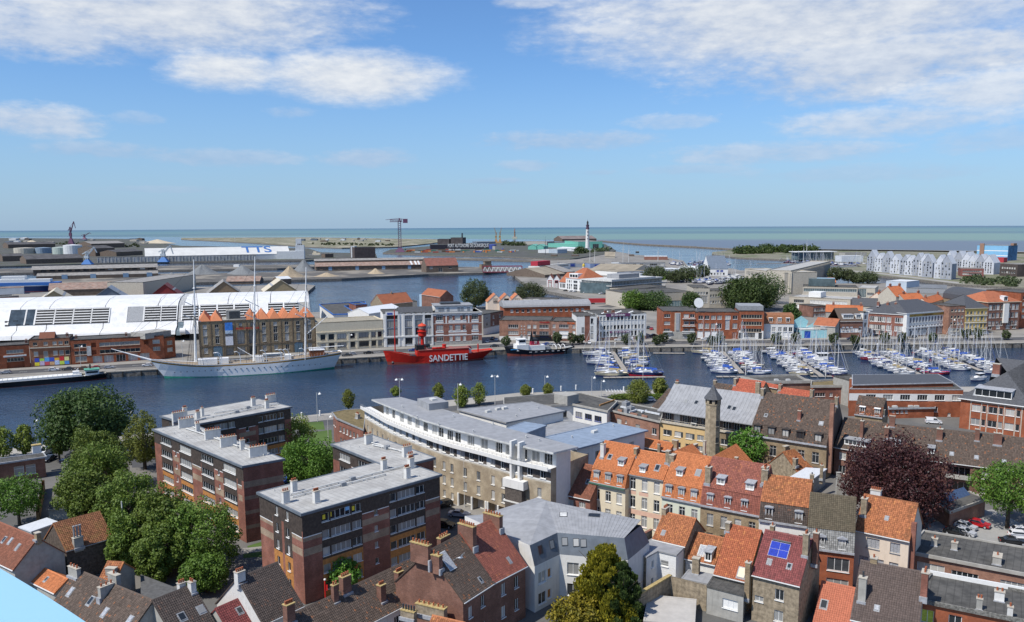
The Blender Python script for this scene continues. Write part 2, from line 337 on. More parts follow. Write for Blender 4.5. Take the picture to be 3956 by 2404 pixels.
class Bld:
 """a building: local x runs along its front, local y goes back, z up from its ground"""
 def __init__(s,name,label,cat,A,Bq,D=None,z0=2.5,group=None,poly=None,far=False):
  A=Vector(A[:2]);Bq=Vector(Bq[:2]);d=Bq-A;s.L=d.length;s.rz=atan2(d.y,d.x);s.A=A;s.z0=z0;s.D=D;s.far=far
  s.root=thing(name,label,cat,(A.x,A.y,z0),s.rz,group)
  s.poly=[s.loc(p)for p in poly]if poly else[(0,0),(s.L,0),(s.L,D),(0,D)]
  s.fs=None
 def loc(s,p):
  x=p[0]-s.A.x;y=p[1]-s.A.y;c=cos(-s.rz);n=sin(-s.rz);return(x*c-y*n,x*n+y*c)
 def edge(s,i):
  p=Vector(s.poly[i]);q=Vector(s.poly[(i+1)%len(s.poly)]);return p,q
 def u_at(s,i,q,z=None):
  """distance along edge i of the wall point seen at photo pixel q; with its height"""
  p,e=s.edge(i);o,d=s.lray(q);n=Vector((e.y-p.y,p.x-e.x));dd=(e-p).normalized()
  t=((p.x-o.x)*n.x+(p.y-o.y)*n.y)/(d.x*n.x+d.y*n.y);h=o+d*t
  return(Vector((h.x,h.y))-p).dot(dd),h.z
 def lray(s,q):
  d=ray(*q);c=cos(-s.rz);n=sin(-s.rz);ox,oy=s.loc((0,0))
  return Vector((ox,oy,CAM_H-s.z0)),Vector((d.x*c-d.y*n,d.x*n+d.y*c,d.z))
 def hit(s,q):
  """point of the front roof slope (or the flat roof) seen at photo pixel q"""
  o,d=s.lray(q);y0,z0,y1,z1=s.fs;n=Vector((0,-(z1-z0),y1-y0));t=(Vector((0,y0,z0))-o).dot(n)/d.dot(n);return o+d*t
 def walls(s,h,m,ops={},paints={},mats=(),gable=None,skip=(),base=None):
  """h height; ops {edge: [opening dicts]}, paints {edge: [(u0,z0,u1,z1,slot)]}; gable=(yr,zr) adds the two gable ends"""
  b=B();far=s.far;hs=h
  for i in range(len(s.poly)):
   if i in skip:continue
   p,q=s.edge(i);L=(q-p).length;d=(q-p)/L;n=Vector((d.y,-d.x));ang=atan2(d.y,d.x)
   op=[o for o in ops.get(i,[])if o['u']>.02 and o['u']+o['w']<L-.02 and o['z']+o['h']<h-.02];pt=paints.get(i,[])
   us={0.0,L};zs={0.0,h}
   for o in op:us|={o['u'],o['u']+o['w']};zs|={max(o['z'],0),o['z']+o['h']}
   for(a,z0,c,z1,k)in pt:us|={min(max(a,0),L),max(min(c,L),0)};zs|={min(max(z0,0),h),min(z1,h)}
   us=sorted(us);zs=sorted(zs)
   us=[us[0]]+[x for k,x in enumerate(us[1:])if x-us[k]>1e-4];zs=[zs[0]]+[x for k,x in enumerate(zs[1:])if x-zs[k]>1e-4]
   W=lambda u,z,dep=0:(p.x+d.x*u-n.x*dep,p.y+d.y*u-n.y*dep,z)
   def slot(u,z):
    for(a,z0,c,z1,k)in reversed(pt):
     if a<u<c and z0<z<z1:return k
    return 0
   for a,c in zip(us,us[1:]):
    um=(a+c)/2;run=None
    cells=[]
    for z,y in zip(zs,zs[1:]):
     zm=(z+y)/2
     if any(o['u']<um<o['u']+o['w']and o['z']<zm<o['z']+o['h']for o in op):cells.append((z,y,-1))
     else:cells.append((z,y,slot(um,zm)))
    for z,y,k in cells:
     if run and run[2]==k:run=(run[0],y,k)
     else:
      if run and run[2]>=0:b.face([W(a,run[0]),W(c,run[0]),W(c,run[1]),W(a,run[1])],run[2])
      run=(z,y,k)
    if run and run[2]>=0:b.face([W(a,run[0]),W(c,run[0]),W(c,run[1]),W(a,run[1])],run[2])
   for o in op:
    u0,u1,z0,z1=o['u'],o['u']+o['w'],max(o['z'],0),o['z']+o['h'];dp=o.get('dep',.26);k=slot((u0+u1)/2,z1+.05)
    b.face([W(u0,z0),W(u1,z0),W(u1,z0,dp),W(u0,z0,dp)],k);b.face([W(u0,z1,dp),W(u1,z1,dp),W(u1,z1),W(u0,z1)],k)
    b.face([W(u0,z0),W(u0,z0,dp),W(u0,z1,dp),W(u0,z1)],k);b.face([W(u1,z0,dp),W(u1,z0),W(u1,z1),W(u1,z1,dp)],k)
    if o.get('void'):
     b.face([W(u0,z0,dp),W(u1,z0,dp),W(u1,z1,dp),W(u0,z1,dp)],k);continue
    nm=o.get('name','window');rec=o.get('rec',REC)
    place_window(s.root,W((u0+u1)/2,z0,rec),ang,o['w'],z1-z0,o.get('nx',2),o.get('ny',1),o.get('fm'),o.get('far',far),o.get('gm'),nm,o.get('t'))
   if gable and len(s.poly)==4 and i in(1,3):
    yr,zr=gable;x=s.L if i==1 else 0
    a,c=((x,0,h),(x,s.D,h))if i==1 else((x,s.D,h),(x,0,h))
    b.face([a,c,(x,yr,zr)],0)
  s.wall=b.obj('wall',[m]+list(mats),s.root);s.h=h;return s.wall
 def flat(s,h,m,par=.35,pm=None,th=.25,ov=0.0,name='roof'):
  """flat roof with an upstand; h is the height of the roof deck"""
  poly=s.poly
  if ov:poly=grow(poly,ov)
  b=B();inner=grow(poly,-.28)
  if par>0:
   b.prism(inner,h-.05,h,0);n=len(poly)
   for i in range(n):
    j=(i+1)%n;o0,o1,i0,i1=poly[i],poly[j],inner[i],inner[j]
    b.face([(o0[0],o0[1],h-th),(o1[0],o1[1],h-th),(o1[0],o1[1],h+par),(o0[0],o0[1],h+par)],1)
    b.face([(o0[0],o0[1],h+par),(o1[0],o1[1],h+par),(i1[0],i1[1],h+par),(i0[0],i0[1],h+par)],1)
    b.face([(i0[0],i0[1],h+par),(i1[0],i1[1],h+par),(i1[0],i1[1],h),(i0[0],i0[1],h)],1)
    if ov:b.face([(o1[0],o1[1],h-th),(o0[0],o0[1],h-th),(i0[0],i0[1],h-th),(i1[0],i1[1],h-th)],1)
  else:b.prism(poly,h-th,h,1,mt=0)
  s.fs=(0,h,1,h);s.roof=b.obj(name,[m,pm or m],s.root);return s.roof
 def gable(s,ze,zr,m,yr=None,ov=.3,ox=.15,tiles=True,parts=0,gutter=WHITE,tm=None,eave_back=None):
  yr=s.D/2 if yr is None else yr;t=(zr-ze)/yr;tb=(zr-(eave_back or ze))/(s.D-yr);L=s.L
  y0,z0=-ov,ze-ov*t;y1,z1=s.D+ov,(eave_back or ze)-ov*tb;k=.2
  b=B();sec=lambda x:[(x,y0,z0+.02),(x,yr,zr+.02),(x,y1,z1+.02),(x,y1,z1-k),(x,yr,zr-k),(x,y0,z0-k)]
  b.loft([sec(-ox),sec(L+ox)],0,closed=True)
  rg=[(-ox,yr-.16,zr-.02),(-ox,yr,zr+.12),(-ox,yr+.16,zr-.02)];b.loft([rg,[(L+ox,p[1],p[2])for p in rg]],0,closed=True)
  s.roof=b.obj('roof',[m],s.root);s.fs=(y0,z0+.06,yr,zr+.06);s.zr=zr;s.yr=yr
  if tiles:lay_tiles(s.roof,(-ox,y0,z0+.04),(1,0,0),(0,yr-y0,zr-z0),L+2*ox,tm or m,parts)
  if gutter:B().box(-ox,y0-.14,z0-.12,L+ox,y0-.01,z0+.01).obj('gutter',[gutter],s.root)
  return s.roof
 def mansard(s,ze,zm,ym,zr,m,yr=None,tiles=True,cornice=LEAD,mm=None,parts=0):
  yr=s.D/2 if yr is None else yr;L=s.L;D=s.D
  b=B();sec=lambda x:[(x,-.05,ze),(x,ym,zm),(x,yr,zr),(x,D+.2,ze),(x,D+.2,ze-.2),(x,-.05,ze-.2)]
  b.loft([sec(-.02),sec(L+.02)],0,closed=True)
  s.roof=b.obj('roof',[m],s.root);s.fs=(ym,zm+.04,yr,zr+.04);s.ms=(-.05,ze,ym,zm);s.zr=zr;s.yr=yr
  if tiles:
   lay_tiles(s.roof,(0,ym-.15,zm-.12),(1,0,0),(0,yr-ym+.15,zr-zm+.12),L,m,parts);lay_tiles(s.roof,(0,-.1,ze+.02),(1,0,0),(0,ym+.1,zm-ze-.02),L,mm or m)
  if cornice:B().box(-.03,-.4,ze-.28,L+.03,-.05,ze+.02).obj('cornice',[cornice],s.root)
  return s.roof
 def hip(s,ze,zr,m,ov=.4,inset=None,gm=WHITE,yr=None):
  L,D=s.L,s.D;k=D/2 if inset is None else inset;yr=yr or D/2
  a=[(-ov,-ov,ze),(L+ov,-ov,ze),(L+ov,D+ov,ze),(-ov,D+ov,ze)];r0=(k,yr,zr);r1=(L-k,yr,zr)
  b=B();b.face([a[0],a[1],r1,r0]);b.face([a[1],a[2],r1]);b.face([a[2],a[3],r0,r1]);b.face([a[3],a[0],r0])
  b.prism([(p[0],p[1])for p in a],ze-.3,ze-.01,1)
  s.roof=b.obj('roof',[m,gm],s.root);s.fs=(-ov,ze,yr,zr);s.zr=zr;s.yr=yr;return s.roof
 def chimney(s,q,w=.9,d=.6,h=1.6,pots=3,m=None,name='chimney',at=None,cap=None,pot=POT,ph=.45):
  p=Vector(at)if at else s.hit(q);b=B();m=m or BROWNBRICK
  b.box(-w/2,-d/2,-1.1,w/2,d/2,h);b.box(-w/2-.07,-d/2-.07,h,w/2+.07,d/2+.07,h+.13,1)
  b.box(-w/2-.1,-d/2-.28,-.35-(d*.5 if s.fs[3]>s.fs[1]else 0),w/2+.1,-d/2-.005,-.28 if s.fs[3]>s.fs[1]else .12,2)
  o=b.obj(name,[m,cap or STONE,LEAD],s.root,p)
  for i in range(pots):
   x,y=((i+.5)/pots-.5,0)if w>=d else(0,(i+.5)/pots-.5)
   me=SH('chimney_pot%.2f%s'%(ph,pot.name),lambda:B().lathe([(.13,0),(.12,ph*.8),(.15,ph*.85),(.13,ph)],7).mesh('chimney_pot',[pot]))
   inst('chimney_pot',me,o,(x*w,y*d,h+.13))
  return o
 def skylight(s,q,w=.8,h=1.1,gm=None,fm=None,at=None):
  p=Vector(at)if at else s.hit(q);y0,z0,y1,z1=s.fs;a=atan2(z1-z0,y1-y0)
  b=B();b.box(-w/2-.1,-h/2-.22,-.12,w/2+.1,h/2+.1,.06);b.box(-w/2,-h/2,.06,w/2,h/2,.12)
  o=b.obj('skylight',[fm or GREY],s.root,p);o.rotation_euler=(a,0,0)
  B().face([(-w/2+.08,-h/2+.08,.125),(w/2-.08,-h/2+.08,.125),(w/2-.08,h/2-.08,.125),(-w/2+.08,h/2-.08,.125)]).obj('pane',[gm or PANE],o)
  return o
 def dormer(s,q,w=1.3,h=1.3,dep=1.8,rm=ZINC,wm=None,style='shed',nx=2,at=None,fs=None,fm=None,gm=None):
  """dormer whose front foot stands on the slope at pixel q"""
  p=Vector(at)if at else s.hit(q);b=B();wm=wm or WHITE
  b.box(-w/2,0,-.5,-w/2+.1,dep,h);b.box(w/2-.1,0,-.5,w/2,dep,h);b.box(-w/2+.1,0,-.3,w/2-.1,.12,.1);b.box(-w/2+.1,0,h-.12,w/2-.1,.12,h)
  o2=.14
  if style=='shed':b.add([(-w/2-o2,-.25,h),(w/2+o2,-.25,h),(w/2+o2,dep+.3,h+.28),(-w/2-o2,dep+.3,h+.28),(-w/2-o2,-.25,h+.1),(w/2+o2,-.25,h+.1),(w/2+o2,dep+.3,h+.38),(-w/2-o2,dep+.3,h+.38)],[(3,2,1,0),(4,5,6,7),(0,1,5,4),(1,2,6,5),(2,3,7,6),(3,0,4,7)],1)
  else:
   sec=[(-w/2-o2,h),(-w/2-o2,h+.1),(0,h+.42),(w/2+o2,h+.1),(w/2+o2,h)]if style=='gable' else[(-w/2-o2,h),(-w/2-.05,h+.14),(0,h+.24),(w/2+.05,h+.14),(w/2+o2,h)]
   b.loft([[(x,-.2,z)for x,z in sec],[(x,dep+.2,z)for x,z in sec]],1,closed=True)
  o=b.obj('dormer',[wm,rm],s.root,p)
  place_window(o,(0,.06,.1),0,w-.2,h-.22,nx,1,fm or WHITE,True,gm)
  return o
SHM={}
def SH(k,f):
 if k not in SHM:SHM[k]=f()
 return SHM[k]
def grow(poly,d):
 """offset a CCW polygon outwards by d"""
 n=len(poly);out=[]
 for i in range(n):
  a,p,c=Vector(poly[i-1][:2]),Vector(poly[i][:2]),Vector(poly[(i+1)%n][:2])
  d1=(p-a).normalized();d2=(c-p).normalized();n1=Vector((d1.y,-d1.x));n2=Vector((d2.y,-d2.x));k=n1+n2
  k=k/max(.3,(1+n1.dot(n2)));out.append((p.x+k.x*d,p.y+k.y*d))
 return out
def lay_tiles(parent,o,ex,up,L,m,parts=0,tw=.3,th=.34):
 """overlapping roof tiles on a slope: o its lower corner, ex along the eave, up = full slope vector"""
 o=Vector(o);ex=Vector(ex);up=Vector(up);S=up.length;eu=up/S;nn=ex.cross(eu).normalized()
 nr=max(1,int(S/th));nc=max(1,int(L/tw));tw=L/nc;th=S/nr;b=B()
 sep=set()
 if parts:
  r0=max(0,nr//2-8);c0=max(0,nc//2-8);sep={(r,c)for r in range(r0,r0+16)for c in range(c0,c0+18)}
 def one(p,bb):
  g=tw*.44;lo=nn*.055;hi=nn*.012;l=eu*(th*1.12)
  a0=p-ex*g;a1=p;a2=p+ex*g;k=nn*.035
  bb.face([a0+lo,a1+lo+k,a1+l+hi+k,a0+l+hi]);bb.face([a1+lo+k,a2+lo,a2+l+hi,a1+l+hi+k]);bb.face([a0,a2,a2+lo,a1+lo+k,a0+lo])
 for r in range(nr):
  for c in range(nc):
   if(r,c)in sep:continue
   p=o+ex*((c+.5)*tw)+eu*(r*th)+nn*rng.uniform(-.006,.008)
   i=len(b.v);one(p,b)
   f0,f1,f2=b.f[-3:]
   b.f[-2]=(f0[1],f1[1],f1[2],f0[2]);b.f[-1]=(f2[0],f2[1],f1[1],f0[1],f0[0])
 if b.v:t=b.obj('roof_tiles',[m],parent);t['kind']='stuff'
 if sep:
  bb=B();one(Vector((0,0,0)),bb);me=bb.mesh('roof_tile',[m])
  for(r,c)in sorted(sep):
   if r<nr and c<nc:inst('roof_tile',me,parent,o+ex*((c+.5)*tw)+eu*(r*th)+nn*rng.uniform(-.006,.008))
def ridge_of(A,Bq,ze,q,t):
 """height of a ridge seen at pixel q above an eave line A-B of height ze, for roof pitch t"""
 A=Vector(A[:2]);d=(Vector(Bq[:2])-A).normalized();n=Vector((-d.y,d.x));lo,hi=ze,min(ze+14,CAM_H-1)
 for _ in range(40):
  z=(lo+hi)/2;dist=(P(q,z)-A).dot(n)
  if dist*t>z-ze:lo=z
  else:hi=z
 return(lo+hi)/2
def house(name,label,A,Bq,ze,ridge,t=.9,wall=None,tile=None,z0=2.5,ops={},zr=None,tiles=True,parts=0,group=None,cat='house',paints={},mats=(),far=False,gutter=WHITE,ov=.3,Dk=2.0):
 """gable house from the photo pixels of its front eave (A,B at height ze) and one ridge point"""
 a=P(A,ze)if len(A)==2 and not isinstance(A,Vector)else A
 c=P(Bq,ze)if not isinstance(Bq,Vector)else Bq
 z=zr or ridge_of(a,c,ze,ridge,t);yr=(z-ze)/t;h=Bld(name,label,cat,a,c,yr*Dk,z0,group,far=far)
 h.walls(ze-z0,wall or BROWNBRICK,ops,paints,mats,gable=(yr,z-z0-.03));h.gable(ze-z0,z-z0,tile or T_BRN,yr=yr,tiles=tiles,parts=parts,gutter=gutter,ov=ov)
 return h
def water_mat(name,base,deep,sea=False):
 m=bpy.data.materials.new(name);m.use_nodes=True;t=N(m.node_tree);b=t.n['Principled BSDF']
 b.inputs['Roughness'].default_value=.12 if not sea else .35;b.inputs['IOR'].default_value=1.33;b.inputs['Specular IOR Level'].default_value=.34
 tc=t.new('ShaderNodeTexCoord');ob=tc.outputs['Object']
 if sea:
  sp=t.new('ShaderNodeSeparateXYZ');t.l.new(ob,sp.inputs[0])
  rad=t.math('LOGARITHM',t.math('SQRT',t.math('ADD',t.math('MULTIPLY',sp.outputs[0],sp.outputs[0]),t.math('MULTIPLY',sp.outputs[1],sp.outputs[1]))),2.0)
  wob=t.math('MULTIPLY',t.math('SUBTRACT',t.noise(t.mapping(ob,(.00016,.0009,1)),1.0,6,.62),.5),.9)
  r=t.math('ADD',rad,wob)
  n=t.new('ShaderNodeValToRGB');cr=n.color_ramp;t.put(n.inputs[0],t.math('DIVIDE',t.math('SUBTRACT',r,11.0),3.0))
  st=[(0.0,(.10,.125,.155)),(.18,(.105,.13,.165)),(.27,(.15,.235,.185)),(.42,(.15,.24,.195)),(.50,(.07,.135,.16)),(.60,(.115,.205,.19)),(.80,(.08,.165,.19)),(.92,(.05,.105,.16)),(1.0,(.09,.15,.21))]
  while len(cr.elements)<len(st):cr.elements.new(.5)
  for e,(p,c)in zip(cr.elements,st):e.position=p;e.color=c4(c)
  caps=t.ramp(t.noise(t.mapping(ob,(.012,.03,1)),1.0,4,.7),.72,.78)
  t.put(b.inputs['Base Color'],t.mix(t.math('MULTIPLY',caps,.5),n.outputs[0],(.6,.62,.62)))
  h=t.noise(t.mapping(ob,(.06,.12,1)),1.0,4,.6);bm=t.new('ShaderNodeBump',i_Strength=.35,i_Distance=1.0)
 else:
  n1=t.noise(t.mapping(ob,(.012,.03,1)),1.0,4,.6)
  t.put(b.inputs['Base Color'],t.mix(t.ramp(n1,.35,.7),base,deep))
  calm=t.ramp(t.noise(t.mapping(ob,(.01,.022,1)),1.0,3,.6),.35,.65)
  t.put(b.inputs['Roughness'],t.math('ADD',.06,t.math('MULTIPLY',calm,.10)))
  h=t.math('ADD',t.noise(t.mapping(ob,(.7,1.1,1)),1.0,3,.6),t.math('MULTIPLY',t.noise(t.mapping(ob,(.13,.25,1)),1.0,3,.6),1.4))
  bm=t.new('ShaderNodeBump',i_Strength=.5,i_Distance=.35)
 t.l.new(h,bm.inputs['Height']);t.l.new(bm.outputs[0],b.inputs['Normal']);return m
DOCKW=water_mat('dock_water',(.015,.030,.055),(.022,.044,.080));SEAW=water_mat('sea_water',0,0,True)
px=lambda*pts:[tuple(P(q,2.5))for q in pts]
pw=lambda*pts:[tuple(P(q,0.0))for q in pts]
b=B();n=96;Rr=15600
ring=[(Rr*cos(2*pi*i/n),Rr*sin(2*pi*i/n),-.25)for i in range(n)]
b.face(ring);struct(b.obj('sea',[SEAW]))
dock=[(-420,60),(520,60),(900,400)]+pw((4300,985),(3956,976),(3600,970),(3143,966),(2843,962),(2507,946),(2324,932),(2050,926),(1700,922),(1200,914),(700,916),(0,916),(-300,920))+[(-900,500)]
struct(B().face([(x,y,0)for x,y in dock]).obj('water',[DOCKW]))
ASPH=mat('asphalt',(.085,.085,.088),.9,.2,.3,kind='ground')
PAVE=mat('paving',(.27,.255,.23),.9,.15,.3,kind='ground')
QUAYT=mat('quay_paving',(.24,.225,.20),.9,.18,.3,kind='ground',c2=(.17,.16,.145))
QUAYW=mat('quay_wall_stone',(.17,.155,.135),.95,.5,.9,kind='render',c2=(.05,.047,.04),bump=.8)
YARD=mat('dock_yard',(.115,.108,.098),.95,.3,.2,kind='ground',c2=(.25,.225,.185))
YARDF=mat('far_yard',(.085,.085,.078),.95,.35,.2,kind='ground',c2=(.075,.085,.05))
GRASS=mat('lawn',(.075,.125,.028),.95,.3,.6,kind='ground')
SAND=mat('beach_sand',(.42,.37,.29),.95,.15,.3,kind='ground',c2=(.30,.27,.21))
def land(name,poly,top,side=QUAYW,z=2.5,z0=-2.0):
 a=sum(poly[i][0]*poly[(i+1)%len(poly)][1]-poly[(i+1)%len(poly)][0]*poly[i][1]for i in range(len(poly)))
 if a<0:poly=poly[::-1]
 return struct(B().prism(poly,z0,z,1,mt=0).obj(name,[top,side]))
land('ground',[(-420,69),(-135.2,220),(-69,255),(2,291),(42.5,295),(165,298),(420,310),(520,60),(520,-60),(-420,-60)],mat('town_ground',(.12,.118,.112),.95,.2,.3,kind='ground',c2=(.17,.16,.145)))
quayline=[(-420,248),(-168,338),(-78,370),(-4,395),(65,401),(246,408),(560,445)]
back=px((4300,1140),(3956,1122),(3700,1108),(3510,1094),(3380,1094),(3230,1096),(3204,1062),(3180,1050),(2860,1045),(2830,1038),(2660,1030),(2640,1008),(2570,993),(2455,985),(2380,972),(2330,985),(2230,1002),(2084,1008),(2079,1036),(2036,1043),(2005,1050),(1977,1058),(2030,1100),(2110,1124),(2205,1141),(2270,1155),(2200,1165),(2100,1168),(1859,1184),(1480,1195),(1200,1207),(1192,1160),(1185,1130),(1218,1103),(1180,1098),(868,1107),(750,1109),(560,1120),(200,1128),(-300,1150))
land('quay',quayline+[(900,470)]+back,QUAYT)
land('dock_pier',px((140,1098),(740,1092),(1320,1076),(1655,1059),(1875,1053),(2005,1043),(2005,1033),(1770,1031),(1310,1045),(1071,1052),(616,1058),(140,1066)),YARD)
land('dock_pier',px((-100,1058),(600,1044),(1071,1037),(1235,1031),(1240,1022),(1071,1023),(600,1028),(-100,1040)),YARD)
land('dock_pier',px((-300,1036),(60,1027),(320,1020),(616,1013),(1178,1006),(1290,998),(1457,995),(1452,980),(1240,975),(1190,960),(1050,957),(700,950),(560,935),(560,924),(0,920),(-300,922)),YARDF)
land('sand_spit',px((700,925),(880,933),(1000,940),(1180,953),(1320,958),(1527,954),(1640,943),(1780,926),(1200,917),(700,919)),mat('scrub_land',(.17,.165,.105),.95,.3,.2,kind='ground',c2=(.38,.34,.27)))
land('shipyard_ground',px((1478,977),(1682,985),(1939,990),(2084,998),(2200,1001),(2330,984),(2380,968),(2335,942),(2050,932),(1850,936),(1650,952),(1510,964)),YARDF)
land('dock_arm',px((1655,996),(1800,1000),(2084,1008),(2210,1004),(2084,1003),(1800,996)),YARD)
land('beach_land',px((2750,982),(2848,995),(3012,1002),(3080,1003),(3290,1010),(3330,1031),(3157,1036),(3204,1043),(3723,1100),(3956,1113),(4300,1128),(4300,990),(3956,980),(3600,973),(3143,968),(2843,965),(2752,974)),mat('dune_ground',(.20,.19,.14),.95,.25,.2,kind='ground',c2=(.11,.13,.06)))
b=B();bb=[P(q,1)for q in((2843,964),(3143,966),(3600,971),(3956,978),(4300,988))];tt=[P(q,0)for q in((2843,961.5),(3143,962.5),(3600,967),(3956,973),(4300,982))]
for i in range(4):b.face([(bb[i].x,bb[i].y,2.6),(bb[i+1].x,bb[i+1].y,2.6),(tt[i+1].x,tt[i+1].y,-.2),(tt[i].x,tt[i].y,-.2)])
struct(b.obj('beach',[SAND]))
b=B();js=[P(q,2.5)for q in((2318,931),(2420,940),(2507,946),(2680,954),(2843,963),(2960,967))]
for i in range(5):
 d=(js[i+1]-js[i]).normalized()*9;nrm=Vector((-d.y,d.x))
 p=[js[i]-nrm,js[i+1]-nrm,js[i+1]+nrm,js[i]+nrm];b.prism([(q.x,q.y)for q in p],-2,3.6 if i<3 else 3.2)
struct(b.obj('breakwater',[mat('breakwater_stone',(.17,.15,.125),.95,.3,.2)]))
def strip(name,line,w,m,z):
 """flat strip along a polyline, offset by w=(a,b) to its left"""
 b=B();L=[Vector(p)for p in line];o=[]
 for i,p in enumerate(L):
  d=(L[min(i+1,len(L)-1)]-L[max(i-1,0)]).normalized();n=Vector((-d.y,d.x));o.append((p+n*w[0],p+n*w[1]))
 for i in range(len(L)-1):
  b.face([(*o[i][0],z),(*o[i+1][0],z),(*o[i+1][1],z),(*o[i][1],z)])
 return struct(b.obj(name,[m]))
strip('road',quayline,(8.5,17.5),ASPH,2.504)
strip('kerb',quayline,(17.5,17.8),CONC,2.62)
strip('pavement',quayline,(17.8,24),PAVE,2.61)
b=B()
for i in range(len(quayline)-1):
 p=Vector(quayline[i]);q=Vector(quayline[i+1]);L=(q-p).length;d=(q-p)/L;nn=Vector((-d.y,d.x))
 for k in range(int(L/9)):
  a=p+d*(k*9)+nn*13;c=a+d*3;b.face([(*(a-nn*.09),2.509),(*(c-nn*.09),2.509),(*(c+nn*.09),2.509),(*(a+nn*.09),2.509)])
struct(b.obj('lane_marking',[WHITE]))
b=B()
for i in range(len(quayline)-1):
 p=Vector(quayline[i]);q=Vector(quayline[i+1]);L=(q-p).length;d=(q-p)/L;nn=Vector((d.y,-d.x))
 for k in range(int(L/2.0)):
  a=p+d*(k*2+.02);c=p+d*(k*2+1.97);e=rng.uniform(.1,.2)
  b.prism([tuple(a+nn*e),tuple(c+nn*e),tuple(c-nn*.9),tuple(a-nn*.9)],2.2,2.62+rng.uniform(0,.05))
 for k in range(int(L/6)):
  a=p+d*(k*6+rng.uniform(0,2));b.prism([tuple(a+nn*.35),tuple(a+d*.35+nn*.35),tuple(a+d*.35),tuple(a)],-1,2.1,1)
o=b.obj('quay_coping',[STONE,mat('wet_timber',(.03,.027,.022),.9,.3)]);o['kind']='structure'
nearline=[(420,310),(165,298),(42.5,295),(2,291),(-69,255),(-135.2,220),(-420,69)]
strip('promenade',nearline,(.1,9),mat('promenade_paving',(.33,.31,.275),.9,.12,.4,kind='ground'),2.506)
strip('quay_road',nearline,(9.2,16),ASPH,2.504)
def flats(name,label,cs,bays0,bays3,z0=2.5,H=14.8,extra=0.0,end_bands=False):
 """cs: corners C,R,K,L counter-clockwise; bays as (kind, u0, u1) along edge 0 (C-R) and edge 3 (L-C)"""
 h=Bld(name,label,'apartment building',cs[0],cs[1],8,z0,'brick and brown clad apartment blocks',poly=cs)
 ops={};pts={}
 for e,bays in((0,bays0),(3,bays3)):
  ops[e]=[];p,q=h.edge(e);L=(q-p).length;pts[e]=[(0,H-2.75,L,H,1)]
  for(k,u0,u1)in bays:
   if k in 'wW':
    n=5 if k=='W' else 3
    pts[e]+=[(u0,H-8.4,u1,H,1),(u0,0,u1,H-8.4,3)]
    for f in range(5):
     z=.95+2.85*f+.3
     w=(u1-u0-.3)
     if k=='W':
      ops[e]+=[dict(u=u0+.1,z=z,w=w*.18,h=1.4,nx=1),dict(u=u0+.1+w*.22,z=z,w=w*.5,h=1.4,nx=4),dict(u=u0+.1+w*.76,z=z,w=w*.24,h=1.4,nx=2)]
     else:ops[e]+=[dict(u=u0+.1,z=z,w=w,h=1.4,nx=max(2,round(w/1.0)))]
   elif k=='s':
    pts[e]+=[(u0,H-2.86,u1,H-2.72,4),(u0,H-4.9,u1,H-3.9,2),(u0,H-7.8,u1,H-6.4,2),(u0,0,u1,0.4,5)]
    pts[e]=[x if not(x[0]==0 and x[4]==1)else x for x in pts[e]]
    for f in range(4):ops[e]+=[dict(u=(u0+u1)/2-.32,z=2.6+2.85*f,w=.7,h=1.0,nx=1)]
   elif k=='n':
    pts[e]+=[(u0,H-8.2,u1,H,1),(u0,1.2,u1,H-8.2,3)]
    for f in range(5):ops[e]+=[dict(u=(u0+u1)/2-.45,z=1.25+2.85*f,w=.9,h=1.5,nx=1)]
   elif k=='b':
    pts[e]+=[(u0,H-3.9,u1,H-3.75,4),(u0,H-4.5,u1,H-3.9,2),(u0,H-6.9,u1,H-5.7,2),(u0,H-3.75,u1,H,1)]
  if end_bands and e==0:
   pts[e]=[(0,0,L,H,0)]+[(0,H-3.6-2.85*i-(.5 if i==0 else 0),L,H-2.9-2.85*i,2)for i in range(4)]
 h.walls(H,REDBRICK,ops,pts,[BROWNCLAD,BEIGEB,ORCLAD,WHITE,DARK]);h.flat(H+.25+extra,FLATG,par=.07,pm=ZINCD,th=.34,ov=.35);return h
def roof_kit(h,stacks,pipes,hh=1.9):
 for(q,w,d,n)in stacks:h.chimney(q,w,d,hh,n,WRENDER_D,cap=STONE,ph=.4)
 b=B()
 for(q0,q1)in pipes:
  p=h.hit(q0);q=h.hit(q1);up=Vector((0,0,.28));b.tube(p+up,q+up,.13,n=7)
  n=max(2,int((q-p).length/2.2))
  for i in range(n+1):
   c=p.lerp(q,i/n);b.box(c.x-.08,c.y-.08,c.z-.02,c.x+.08,c.y+.08,c.z+.2)
  m=p.lerp(q,.52);b.box(m.x-.5,m.y-.35,m.z,m.x+.5,m.y+.35,m.z+.65,1)
 b.obj('vent_duct',[GREYW,GREY],h.root)
 b=B()
 for i in range(9):
  t=.08+.1*i;p=Vector(h.poly[3]).lerp(Vector(h.poly[1]),t);b.tube((p.x,p.y,h.fs[1]-.02),(p.x,p.y,h.fs[1]+.35),.07,n=6)
 b.obj('vent_stub',[GREYW],h.root)
WRENDER_D=mat('dirty_white_render',(.6,.59,.56),.85,.08,1.4,kind='render',c2=(.33,.31,.28))
C2=(-32.9,124.6);L2=(-42.7,135.0);R2c=(-13.1,144.6);K2=(-22.9,155.0)
f2=flats('apartment_block','nearest five storey brick flats with white chimneys, beside the red banner pole',[C2,R2c,K2,L2],[],[],extra=0)
def bays_px(h,e,lst):
 return[(k,h.u_at(e,a)[0],h.u_at(e,c)[0])for(k,a,c)in lst]
def rebuild(h,lst0,lst3):
 b0=bays_px(h,0,lst0);b3=bays_px(h,3,lst3)
 kill(h.root);return b0,b3
def kill(root):
 for c in list(root.children):kill(c)
 bpy.data.objects.remove(root,do_unlink=True)
